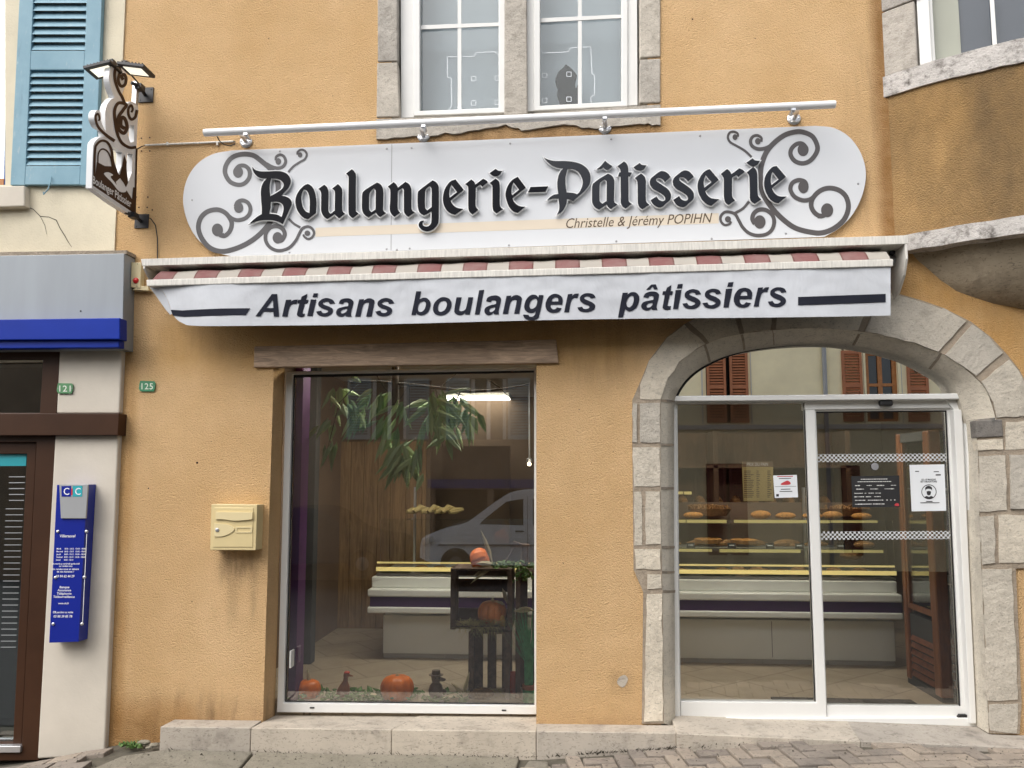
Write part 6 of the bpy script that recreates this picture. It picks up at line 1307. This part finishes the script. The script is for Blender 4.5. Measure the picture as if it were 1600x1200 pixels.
for y, segs in ((748.6, [(1345, 1387)]), (752.5, [(1340, 1393)]), (758.5, [(1336, 1344), (1354, 1362), (1370, 1382), (1392, 1400)]), (764, [(1338, 1350), (1360, 1372), (1382, 1397)]), (770.5, [(1335, 1348), (1351, 1354), (1357, 1365), (1368, 1377)]), (776, [(1335, 1350), (1353, 1361), (1366, 1376)]), (781.5, [(1336, 1352), (1356, 1380), (1385, 1387), (1391, 1393), (1397, 1399)]), (787.5, [(1336, 1362), (1364, 1382)])):
    for a, b in segs:
        x = a
        while x < b:
            w_ = min(rr.uniform(1.5, 4.5), b - x); h_ = rr.uniform(.7, 1.5) if y > 755 else 1.1; m.ribbon([(x, y - (x - 1366) * .01), (x + w_, y - (x - 1366) * .01)], [h_, h_], op); x += w_ + .6
m.build('chalk_writing', M['chalk'], ob_, recalc=False)
m = MB(); m.prism([XZ(smooth([(1398, 790), (1399, 787), (1402, 786), (1404.5, 787.5), (1404.5, 790.5)], 3), .1965)], .1965, .1965); m.build('picture', M['printred'], ob_, recalc=False)
q = P(1367, 729, .19); m = MB(); m.lathe(P(1367, 729, .199), [(.026, .001), (.026, -.001), (.020, -.002)], 20, 'y'); tag(m.build('door_badge', M['seam']), 'small round grey badge on the sliding leaf under the upper chequered strip', 'badge')

# ================================================================ WINDOW DISPLAY
YD = .42
def pumpkin(name, label, px, py, wpx, hpx, Y, mat, ribs=10, stem=(0, .05), grp='pumpkins in the window display', tilt=0):
    c_ = P(px, py, Y); s_ = (Y + 5.4) / F; rx, rz = wpx * s_ / 2, hpx * s_ / 2
    t_ = thing(name, label, 'pumpkin', (c_.x, Y, c_.z - rz), grp)
    m = MB(); n = 40; pr = []
    for i in range(15):
        a = math.pi * i / 14; r_ = math.sin(a) ** .8; pr.append((max(.001, r_), -math.cos(a) + (.10 if i > 11 else 0) * -(i - 11) / 3))
    m.lathe((0, 0, 0), pr, n, 'z', .10, ribs)
    Rt = Matrix.Rotation(R(tilt), 3, 'Y')
    m.v = [c_ + Rt @ Vector((v.x * rx, v.y * rx, v.z * rz)) for v in m.v]
    m.build('skin', M[mat], t_, smooth_=True)
    if stem:
        tp = c_ + Rt @ Vector((0, 0, rz * .9)); m = MB(); m.tube([tp, tp + Rt @ Vector((stem[0] * .5, 0, stem[1] * .6)), tp + Rt @ Vector((stem[0], 0, stem[1]))], [.016, .011, .009], 8); m.build('stem', M['stem'], t_, smooth_=True)
pumpkin('pumpkin', 'small orange pumpkin with a pale stalk at the left end of the window display', 482, 1076.5, 38, 30, YD, 'pumpkin', 8, (-.01, .075))
pumpkin('pumpkin', 'largest orange pumpkin sitting on the leaves at the middle of the window', 620.5, 1075, 52, 41, YD, 'pumpkin', 9, (.0, .01))
pumpkin('pumpkin', 'orange pumpkin lying on top of the upper crate', 750, 874, 36, 30, .62, 'pumpkin', 12, None, tilt=70)
pumpkin('pumpkin', 'peach coloured pumpkin resting on hay inside the upper crate', 769, 957, 45, 38, .60, 'pumpkin2', 10, (.01, .02))
pumpkin('red_gourd', 'red gourd half hidden behind the slats of the lower crate', 801, 1066, 19, 36, .62, 'gourd', 0, None, None)
q = P(785, 972, .52); m = MB(); m.ball(q, .04, 8, (.6, .6, 1.3)); tag(m.build('yellow_gourd', M['yellowgourd'], smooth_=True), 'small yellow gourd leaning against the peach pumpkin in the crate', 'gourd')
# crates
def crate(label, quad, yf, depth, side):
    (ax, ay), (bx, by2) = quad; p0 = P(ax, ay, yf); p1 = P(bx, by2, yf); xl, xr, zt, zb = p0.x, p1.x, p0.z, p1.z
    t_ = thing('wooden_crate', label, 'crate', ((xl + xr) / 2, yf + depth / 2, zb), 'dark crates in the window display')
    th = .014; m = MB()
    if side == 'h':
        for z0, z1 in ((zt - .095, zt - .005), (zt - .22, zt - .12), (zb + .01, zb + .10)): m.box(xl, xr, yf + depth - th, yf + depth, z0, z1)
        for k in range(4): m.box(xl + .002, xl + th, yf + .015 + k * depth / 4, yf + depth / 4 * k + depth / 4 - .02, zb, zt)
        for k in range(4): m.box(xr - th, xr - .002, yf + .015 + k * depth / 4, yf + depth / 4 * k + depth / 4 - .02, zb, zt)
    else:
        for x0_, x1_ in ((xl + .0, xl + .075), (xl + .11, xl + .18), (xr - .08, xr)): m.box(x0_, x1_, yf + depth - th, yf + depth, zb, zt)
        for k in range(3): m.box(xl + .002, xl + th, yf + .01 + k * depth / 3, yf + depth / 3 * k + depth / 3 - .03, zb, zt); m.box(xr - th, xr - .002, yf + .01 + k * depth / 3, yf + depth / 3 * k + depth / 3 - .03, zb, zt)
    m.build('slat', M['crate'], t_, bevel=.002)
    m = MB(); m.box(xl + .016, xr - .016, yf + .01, yf + depth - .016, zt - .016, zt - .001); m.box(xl + .016, xr - .016, yf + .01, yf + depth - .016, zb + .001, zb + .016); m.build('board', M['crate'], t_, bevel=.002)
    m = MB(); w_ = .038
    for x_ in (xl - .003, xr - w_ + .003):
        m.box(x_, x_ + w_, yf - .012, yf + .012, zb - .002, zt + .002)
    m.build('post', M['crate'], t_, bevel=.003)
crate('upper dark slatted crate holding the peach pumpkin and hay', ((705, 888), (800, 984)), .46, .34, 'h')
crate('lower dark slatted crate standing on end under the pumpkin crate', ((733, 987), (796, 1098)), .47, .30, 'v')
crate('dark slatted crate at the right edge of the window behind the green stems', ((806, 892), (846, 1096)), .52, .30, 'v')
# hay, leaves, husks
def blades(n, fn, mat, name, label, cat, ln=(.05, .14), wd=.0022, up=.3, kd=None, seed=1):
    m = MB(); rr = random.Random(seed)
    for _ in range(n):
        p_ = fn(rr); a = rr.uniform(0, 6.28); L = rr.uniform(*ln)
        d_ = Vector((math.cos(a), math.sin(a) * .6, rr.uniform(-.2, up))) * L; s_ = Vector((-math.sin(a), math.cos(a), 0)) * wd
        q_ = p_ + d_ * .5 + Vector((0, 0, L * .12)); e_ = p_ + d_ - Vector((0, 0, L * .12))
        m.add([p_ - s_, p_ + s_, q_ + s_ * .8, q_ - s_ * .8, e_], [(0, 1, 2, 3), (3, 2, 4)])
    o = m.build(name, M[mat], recalc=False); tag(o, label, cat)
    if kd: o['kind'] = kd
    return o
hz = lambda x0, x1, y, Y, sy=4: (lambda rr: P(rr.uniform(x0, x1), y + rr.uniform(-sy, sy), Y + rr.uniform(-.02, .14)))
blades(420, hz(715, 790, 975, .46), 'hay', 'hay', 'dry hay spilling out of the upper crate', 'hay', (.05, .16), .0022, .25, 'stuff', 1)
blades(130, lambda rr: P(rr.uniform(715, 775), 980, .445), 'hay', 'hay', 'loose hay stalks hanging down in front of the lower crate', 'hay', (.06, .20), .0018, -.6, 'stuff', 2)
blades(160, hz(735, 800, 1086, .50, 9), 'hay', 'hay', 'dry hay and seed heads in the lower crate at floor level', 'hay', (.04, .10), .002, .4, 'stuff', 3)
def leaf(m, p_, dr, L, W, nrm=None, fold=.25):
    dr = dr.normalized(); nrm = (nrm or Vector((0, -1, .3))); s_ = dr.cross(nrm); s_ = s_.normalized() if s_.length > 1e-4 else Vector((1, 0, 0)); n_ = s_.cross(dr).normalized()
    pts = [p_, p_ + dr * L * .3 + s_ * W * .5 - n_ * W * fold, p_ + dr * L * .65 + s_ * W * .38 - n_ * W * fold * .8 + Vector((0, 0, -L * .04)), p_ + dr * L + Vector((0, 0, -L * .12)), p_ + dr * L * .65 - s_ * W * .38 - n_ * W * fold * .8 + Vector((0, 0, -L * .04)), p_ + dr * L * .3 - s_ * W * .5 - n_ * W * fold, p_ + dr * L * .33, p_ + dr * L * .68 + Vector((0, 0, -L * .02))]
    m.add(pts, [(0, 1, 6), (1, 2, 7, 6), (2, 3, 7), (3, 4, 7), (4, 5, 6, 7), (5, 0, 6)])
rr = random.Random(11); m = MB()
for _ in range(330):
    px = rr.uniform(450, 735); q = P(px, 1096 + rr.uniform(-3, 2), YD + rr.uniform(-.14, .14)); q.z = FZ + rr.uniform(.0, .035)
    if abs(px - 620) < 20 and rr.random() < .6: continue
    a = rr.uniform(0, 6.28); leaf(m, q, Vector((math.cos(a), math.sin(a), rr.uniform(.0, .9))), rr.uniform(.03, .075), rr.uniform(.02, .045), Vector((rr.uniform(-.5, .5), -.6, 1)))
tag(kind(m.build('leaf_litter', M['leaf2'], recalc=False), 'stuff'), 'green ivy leaves strewn along the foot of the shop window', 'leaves')
m = MB()
for _ in range(150):
    px = rr.uniform(768, 835); q = P(px, 884 + rr.uniform(-5, 3), .56 + rr.uniform(-.08, .1))
    if px > 805 and rr.random() < .35: q.z -= rr.uniform(.0, .10); q.y = .48
    a = rr.uniform(0, 6.28); leaf(m, q, Vector((math.cos(a), math.sin(a), rr.uniform(-.5, .7))), rr.uniform(.03, .06), rr.uniform(.02, .04))
tag(kind(m.build('leaf_litter', M['leaf2'], recalc=False), 'stuff'), 'trailing dark ivy lying over the tops of the crates', 'leaves')
def husk(label, px, py, Y, specs, seed):
    m = MB(); r2 = random.Random(seed); b0 = P(px, py, Y)
    for dx, dz, L, W in specs: leaf(m, b0 + Vector((r2.uniform(-.01, .01), r2.uniform(-.01, .01), 0)), Vector((dx, r2.uniform(-.3, .1), dz)), L, W, None, .4)
    tag(m.build('corn_husk', M['husk'], recalc=False), label, 'corn husk', 'dry corn husks in the window display')
husk('dry corn husk spread under the orange pumpkin on the top crate', 772, 883, .54, [(-1, -.1, .20, .06), (-1, -.4, .17, .04), (-.8, .2, .15, .05), (-.3, 1, .33, .035), (-.9, -.55, .22, .03)], 1)
husk('upright dry husk leaf behind the peach pumpkin in the crate', 791, 945, .55, [(-.25, 1, .16, .035), (-.9, .3, .1, .03)], 2)
husk('pale dry husk pointing right beside the green stems', 803, 955, .50, [(1, .2, .17, .04), (.9, .35, .15, .03)], 3)
husk('pale corn husk lying open on the leaves between the duck figure and crate', 724, 1090, YD, [(-1, .1, .16, .06), (-.8, -.1, .18, .07), (-.6, .7, .16, .03), (.25, 1, .24, .03), (.5, .6, .1, .03)], 4)
husk('pale corn husk on the leaves left of the largest pumpkin', 588, 1091, YD - .05, [(-1, .15, .11, .05), (-.7, .25, .10, .05)], 5)
m = MB(); m.tube([P(786, 884, .56), P(795, 870, .56), P(803, 856, .55)], [.006, .006, .009], 8); m.obox(P(808, 851, .55), (.07, .04, .035), Matrix.Rotation(R(20), 3, 'Y')); tag(m.build('mallet', M['crate']), 'small wooden mallet leaning on the top of the crates', 'mallet')
m = MB(); m.lathe(P(820, 866, .62), [(.03, -.09), (.028, .05), (.042, .055), (.042, .075), (.02, .08)], 16); tag(m.build('wooden_pot', M['crate'], smooth_=True), 'brown wooden pot standing among ivy on the right crate', 'pot')
m = MB(); q = P(752, 1084, .47); m.ball(q, .06, 8, (1.6, 1, .7))
for i, v in enumerate(m.v): m.v[i] = v + Vector((0, 0, .01 * noise.noise(v * 60)))
tag(m.build('seed_head', M['wicker'], smooth_=True), 'brown speckled dried seed head in front of the lower crate', 'seed head')
# green bundle in a pot
gb = thing('green_bundle', 'tied bundle of tall green stems standing at the right end of the window', 'plant', P(827, 1100, .42))
m = MB(); rr = random.Random(5); c_ = P(827, 1101, .42); c_.z = FZ
for _ in range(150):
    a = rr.uniform(0, 6.28); r_ = rr.uniform(0, .035); top = Vector((rr.gauss(-.02, .075), rr.gauss(0, .04), rr.uniform(.45, .72)))
    b0 = c_ + Vector((r_ * math.cos(a), r_ * math.sin(a), .02)); e0 = c_ + top; md = b0.lerp(e0, .5) + Vector((-(top.x) * .35, 0, .03)); s_ = Vector((.0022, 0, 0))
    m.add([b0 - s_, b0 + s_, md + s_, md - s_, e0], [(0, 1, 2, 3), (3, 2, 4)])
m.build('stem', M['grass'], gb, recalc=False)
m = MB(); m.lathe(c_, [(.05, 0), (.05, .085), (.044, .09)], 18); m.build('wrapping', M['grass'], gb, smooth_=True); m = MB(); m.lathe(c_, [(.051, .09), (.053, .10), (.051, .12)], 18); m.build('band', M['terracotta'], gb, smooth_=True)
# figures
fg = thing('goose_figure', 'terracotta coloured goose ornament standing among the leaves', 'ornament', P(535, 1092, YD))
q = P(534, 1092, YD); s_ = .00492
m = MB(); m.lathe(q, [(.02, 0), (.045, .03), (.05, .06), (.035, .10), (.018, .13), (.016, .155), (.022, .17), (.02, .185), (.004, .195)], 18)
for i, v in enumerate(m.v): m.v[i] = v + Vector(((v.z - q.z) * .18, 0, 0))
m.tube([(q.x + .04, YD, q.z + .175), (q.x + .085, YD - .01, q.z + .170)], [.012, .003], 8); m.build('body', M['terracotta'], fg, smooth_=True)
m = MB(); m.ball((q.x + .035, YD, q.z + .192), .02, 6, (1.2, 1, .6)); m.build('crest', M['gourd'], fg, smooth_=True)
fd = thing('duck_figure', 'brown glazed duck ornament wearing a brimmed hat among the leaves', 'ornament', P(681, 1092, YD)); q = P(681, 1091, YD)
m = MB(); m.lathe(q, [(.03, 0), (.052, .03), (.056, .06), (.045, .095), (.028, .115), (.032, .13), (.036, .15), (.030, .17), (.004, .178)], 20); m.tube([(q.x + .02, YD - .01, q.z + .145), (q.x + .06, YD - .015, q.z + .138), (q.x + .075, YD - .015, q.z + .140)], [.016, .012, .005], 10); m.ball((q.x + .045, YD, q.z + .05), .025, 6, (1.4, .6, .8)); m.build('body', M['bronze'], fd, smooth_=True)
m = MB(); m.lathe((q.x, YD, q.z + .168), [(.055, 0), (.056, .004), (.033, .007), (.030, .035), (.004, .040)], 20); m.build('hat', M['bronze'], fd, smooth_=True)
m = MB()
for sx in (-1, 1): m.ball((q.x + .015 + sx * .014, YD - .032, q.z + .152), .005, 4)
m.build('eye', M['blackm'], fd)
# hanging branch
hb = thing('hanging_branch', 'leafy branch hung across the top of the shop window with drooping pale green leaves', 'branch', P(650, 605, .5))
m = MB(); YBH = .5
m.tube([P(x, y, YBH) for x, y in ((545, 597), (590, 596), (640, 601), (700, 608), (735, 612), (760, 611), (800, 606), (826, 600))], [.008, .010, .012, .012, .014, .011, .008, .005], 8)
for pts in (((588, 585), (600, 605), (606, 612)), ((610, 612), (630, 604), (645, 596)), ((690, 604), (705, 590), (716, 582)), ((700, 603), (708, 613), (735, 622)), ((765, 595), (780, 605), (800, 625)), ((640, 600), (628, 620), (610, 640)), ((720, 610), (706, 640), (690, 700)), ((560, 598), (530, 630), (512, 700)), ((640, 600), (640, 640), (634, 660)), ((680, 604), (684, 620), (686, 640))):
    m.tube([P(x, y, YBH + .01) for x, y in pts], [.007, .005, .003], 6)
m.tube([P(617, 560, YBH), P(617, 596, YBH), P(618, 640, YBH)], [.03, .03, .03], 10)
m.build('branch', M['branch'], hb, smooth_=True)
m = MB(); rr = random.Random(21)
clus = [(530, 612, 26, 9), (548, 640, 24, 8), (560, 655, 30, 10), (515, 665, 24, 7), (512, 700, 26, 6), (578, 625, 26, 6), (600, 625, 30, 8), (608, 660, 34, 10), (625, 632, 30, 8), (612, 680, 34, 5), (680, 625, 36, 12), (690, 645, 36, 10), (668, 655, 34, 8), (715, 635, 30, 10), (725, 650, 28, 9), (694, 676, 34, 10), (640, 700, 36, 9), (632, 725, 34, 9), (642, 735, 30, 6), (735, 660, 26, 5), (622, 712, 34, 7)]
for px, py, L, n in clus:
    for k in range(n):
        q = P(px + rr.gauss(0, 8), py + rr.gauss(-8, 7), YBH + rr.uniform(-.08, .10)); a = rr.gauss(0, .55)
        leaf(m, q, Vector((math.sin(a) - .12, rr.uniform(-.3, .3), -math.cos(a))), L * rr.uniform(.8, 1.35) * .0053, rr.uniform(.032, .060), Vector((rr.uniform(-.5, .5), -1, .2)), .2)
m.build('foliage', M['leaf'], hb, recalc=False)

# ================================================================ ACROSS THE STREET (seen as reflections)
YO = -12.5
def vx(px, py, d=12.8): q = P(px, py, d); return q.x, q.z
def vbox(m, q, y0, y1):                   # a reflected rectangle, set back at its real place across the street
    (ax, az), (bx, bz) = vx(*q[0]), vx(*q[1]); m.box(min(ax, bx), max(ax, bx), y0, y1, min(az, bz), max(az, bz))
def shutters(parent, rects, mat):
    for r_ in rects:
        m = MB(); (ax, az), (bx, bz) = vx(*r_[0]), vx(*r_[1]); ax, bx = min(ax, bx), max(ax, bx); bz, az = min(az, bz), max(az, bz)
        m.box(ax, ax + .06, YO, YO + .05, bz, az); m.box(bx - .06, bx, YO, YO + .05, bz, az)
        for z in (bz, (az + bz) / 2 - .04, az - .08): m.box(ax + .06, bx - .06, YO + .001, YO + .049, z, z + .08)
        n = int((az - bz) / .065)
        for k in range(n): m.obox(((ax + bx) / 2, YO + .022, bz + (az - bz) * (k + .5) / n), (bx - ax - .11, .012, .06), Matrix.Rotation(R(38), 3, 'X'))
        m.build('shutter', mat, parent)
oa = thing('opposite_house', 'cream house with orange brown shutters across the street, mirrored in the fanlight', 'house', (6.4, YO - 4, -.6))
wz = lambda px, py: vx(px, py)
def rect(q): (ax, az), (bx, bz) = vx(*q[0]), vx(*q[1]); return [(ax, bz), (bx, bz), (bx, az), (ax, az)]
wA = [rect(((1103, 547), (1172, 660))), rect(((1354, 547), (1410, 658))), rect(((1104, 724), (1172, 868))), rect(((1560, 547), (1612, 658))), rect(((1316, 727), (1352, 868)))]
MB().prism([[(1.6, -.8), (15, -.8), (15, 8.0), (1.6, 8.0)]] + wA, YO, YO - .25).build('wall', M['oppA'], oa)
m = MB(); m.box(1.7, 14.9, YO - .6, YO - .55, -.6, 7.9); m.build('room_wall', M['interiordark'], oa)
shutters(oa, [((1104, 548), (1137, 660)), ((1140, 548), (1172, 660)), ((1316, 547), (1352, 658)), ((1418, 556), (1456, 658)), ((1524, 547), (1558, 658)), ((1614, 547), (1650, 658))], M['oppshut'])
shutters(oa, [((1105, 725), (1138, 868)), ((1140, 725), (1171, 868)), ((1317, 728), (1351, 868))], M['redshut'])
for q in (((1354, 547), (1410, 658)), ((1560, 547), (1612, 658))):
    m = MB(); r_ = rect(q); x0_, x1_, z0_, z1_ = r_[0][0], r_[1][0], r_[0][1], r_[2][1]
    for xx in (x0_, (x0_ + x1_) / 2 - .06, x1_ - .1): m.box(xx, xx + .1, YO - .15, YO - .1, z0_, z1_)
    for zz in (z0_, z0_ + (z1_ - z0_) * .5, z1_ - .1): m.box(x0_ + .1, x1_ - .1, YO - .149, YO - .101, zz, zz + .07)
    f_ = m.build('window', M['orangewood'], oa); m = MB(); m.box(x0_, x1_, YO - .14, YO - .136, z0_, z1_); m.build('pane', M['darkglass'], f_)
m = MB()
for px in (1098, 1175, 1352.5, 1412):
    (ax, az), (bx, bz) = vx(px - 2.5, 545), vx(px + 2.5, 662); m.box(ax, bx, YO, YO + .02, bz, az)
(ax, az), (bx, bz) = vx(1000, 666), vx(1700, 662); m.box(1.62, 15, YO, YO + .05, az - .08, az + .03); m.build('trim', M['trim'], oa)
m = MB(); (ax, az) = vx(1290, 600); m.tube([(ax, YO + .07, 8), (ax, YO + .07, -.5)], .05, 10); m.build('downpipe', M['greyside'], oa)
m = MB(); m.add([(1.3, YO + .5, 7.9), (15.2, YO + .5, 7.9), (15.2, YO - 5, 9.4), (1.3, YO - 5, 9.4), (1.3, YO + .5, 7.8), (15.2, YO + .5, 7.8), (15.2, YO - 5, 9.3), (1.3, YO - 5, 9.3)], [(0, 1, 2, 3), (4, 7, 6, 5), (0, 4, 5, 1), (1, 5, 6, 2), (2, 6, 7, 3), (3, 7, 4, 0)]); m.build('roof', M['roof'], oa)
obh = thing('opposite_house', 'brown house with grey shutters across the street, mirrored in the shop window', 'house', (-4.5, YO - 4, -.6))
wB = [rect(((578, 590), (632, 686))), rect(((734, 590), (790, 686))), rect(((676, 765), (760, 868))), rect(((770, 765), (832, 868)))]
MB().prism([[(-14, -.8), (1.5, -.8), (1.5, 7.6), (-14, 7.6)]] + wB, YO, YO - .25).build('wall', M['oppB'], obh)
m = MB(); m.box(-13.9, 1.4, YO - .6, YO - .55, -.6, 7.5); m.build('room_wall', M['interiordark'], obh)
shutters(obh, [((541, 590), (576, 686)), ((634, 590), (668, 686)), ((696, 590), (732, 686)), ((793, 590), (828, 686))], M['greyshut'])
for q in (((578, 590), (632, 686)), ((734, 590), (790, 686))):
    m = MB(); r_ = rect(q); x0_, x1_, z0_, z1_ = r_[0][0], r_[1][0], r_[0][1], r_[2][1]
    for xx in (x0_, (x0_ + x1_) / 2 - .05, x1_ - .09): m.box(xx, xx + .09, YO - .15, YO - .1, z0_, z1_)
    f_ = m.build('window', M['pvc'], obh); m = MB(); m.box(x0_, x1_, YO - .14, YO - .136, z0_, z1_); m.build('pane', M['darkglass'], f_)
m = MB(); r_ = rect(((668, 749), (840, 763))); m.box(r_[0][0], r_[1][0], YO, YO + .15, r_[0][1], r_[2][1]); m.build('shop_fascia', M['shopblue'], obh)
m = MB(); m.add([(-14.2, YO + .5, 7.5), (1.25, YO + .5, 7.5), (1.25, YO - 5, 9.2), (-14.2, YO - 5, 9.2), (-14.2, YO + .5, 7.4), (1.25, YO + .5, 7.4), (1.25, YO - 5, 9.1), (-14.2, YO - 5, 9.1)], [(0, 1, 2, 3), (4, 7, 6, 5), (0, 4, 5, 1), (1, 5, 6, 2), (2, 6, 7, 3), (3, 7, 4, 0)]); m.build('roof', M['roof'], obh)
# vehicles parked along the far kerb
def wheel(par, x, y, z, r_):
    m = MB(); m.lathe((x, y, z), [(r_ * .62, -.10), (r_ * .92, -.11), (r_, -.08), (r_, .08), (r_ * .92, .11), (r_ * .62, .10)], 28, 'y'); wl = m.build('wheel', M['tyre'], par, smooth_=True)
    m = MB(); m.lathe((x, y, z), [(r_ * .15, .112), (r_ * .60, .095), (r_ * .63, .06), (r_ * .63, -.06), (r_ * .60, -.095), (r_ * .15, -.112)], 20, 'y'); m.build('rim', M['rim'], wl, smooth_=True)
def vehicle(name, label, cat, x, yc, g, prof, wins, w_, mat, wheels, r_, front=None):
    t_ = thing(name, label, cat, (x + 2, yc, g))
    pr = [(x + a, g + b) for a, b in smooth(prof, 4)]
    MB().prism([pr], yc + w_ / 2, yc - w_ / 2).build('body', M[mat], t_, bevel=.09, seg=3)
    for q in wins:
        m = MB(); ql = [(x + a, g + b) for a, b in smooth(q, 2)]
        m.prism([ql], yc + w_ / 2 + .004, yc + w_ / 2 - .05); m.prism([ql], yc - w_ / 2 + .05, yc - w_ / 2 - .004); m.build('side_window', M['darkglass'], t_)
    for wx in wheels:
        for sy in (1, -1):
            m = MB(); m.lathe((x + wx, yc + sy * (w_ / 2 + .003), g + r_), [(.001, 0), (r_ * 1.18, 0)], 24, 'y'); wheel(t_, x + wx, yc + sy * (w_ / 2 - .06), g + r_, r_)
    return t_
gO = gz(0, -10.6)
(vx0, vz0) = vx(655, 850, 11.0)
van = vehicle('silver_van', 'silver grey van parked across the street, mirrored in the shop window', 'van', vx0, -10.6 - .95, gO,
    [(0, .45, 1), (.02, .75), (.15, .92), (.75, 1.08), (1.05, 1.22), (1.75, 1.72), (2.1, 1.86), (3.0, 1.90), (4.6, 1.86, 1), (4.72, .45, 1), (4.3, .30, 1), (.3, .30, 1)],
    [[(1.28, 1.16, 1), (1.40, 1.28, 1), (1.86, 1.64, 1), (2.22, 1.70, 1), (2.22, 1.14, 1)], [(2.42, 1.14, 1), (2.42, 1.70, 1), (3.4, 1.72, 1), (3.4, 1.14, 1)]], 1.9, 'vansilver', (.78, 3.75), .33)
m = MB()
for xx in (2.05, 2.5): m.box(vx0 + xx, vx0 + xx + .18, -10.6 + .005, -10.6 + .03, gO + 1.0, gO + 1.03)
m.build('door_handle', M['blackm'], van)
m = MB(); m.box(vx0 + 2.30, vx0 + 2.312, -10.6 + .002, -10.6 + .008, gO + .40, gO + 1.75); m.box(vx0 + .4, vx0 + 4.4, -10.6 + .003, -10.6 + .02, gO + .70, gO + .74); m.build('door_seam', M['seam'], van)
m = MB(); m.obox((vx0 + .18, -10.62, gO + .80), (.26, .1, .13), Matrix.Rotation(R(-25), 3, 'Y')); m.build('headlight', M['lampglass'], van, bevel=.02)
(cx0, _) = vx(430, 850, 11.0)
car = vehicle('black_car', 'black car parked across the street left of the silver van', 'car', cx0 - 1.4, -10.6 - .9, gO,
    [(0, .35, 1), (.0, .75), (.15, .95), (.55, 1.10), (1.1, 1.42), (1.8, 1.5), (2.4, 1.42), (3.05, .98), (3.9, .82), (4.1, .6), (4.1, .32, 1), (.2, .28, 1)],
    [[(.75, 1.02, 1), (1.18, 1.36, 1), (1.75, 1.42, 1), (1.75, 1.02, 1)], [(1.85, 1.02, 1), (1.85, 1.42, 1), (2.3, 1.36, 1), (2.8, 1.02, 1)]], 1.75, 'carblack', (.8, 3.3), .31)
# far hill beyond the roofs
m = MB(); NX, NY = 60, 8; vs = []
for j in range(NY + 1):
    for i in range(NX + 1):
        x = -700 + i * 22; y = -300 - j * 20; h_ = 146 * math.exp(-((x + 52) / 75) ** 2) + 70 * math.exp(-((x + 260) / 190) ** 2) + 8 * noise.noise(Vector((x * .03, y * .03, 0)))
        k = math.sin(math.pi * j / NY) if j < NY else 0
        vs.append((x, y, -2 + max(0, h_) * k))
m.add(vs, [(j * (NX + 1) + i, j * (NX + 1) + i + 1, (j + 1) * (NX + 1) + i + 1, (j + 1) * (NX + 1) + i) for j in range(NY) for i in range(NX)])
kind(m.build('hill', M['hill'], smooth_=True))
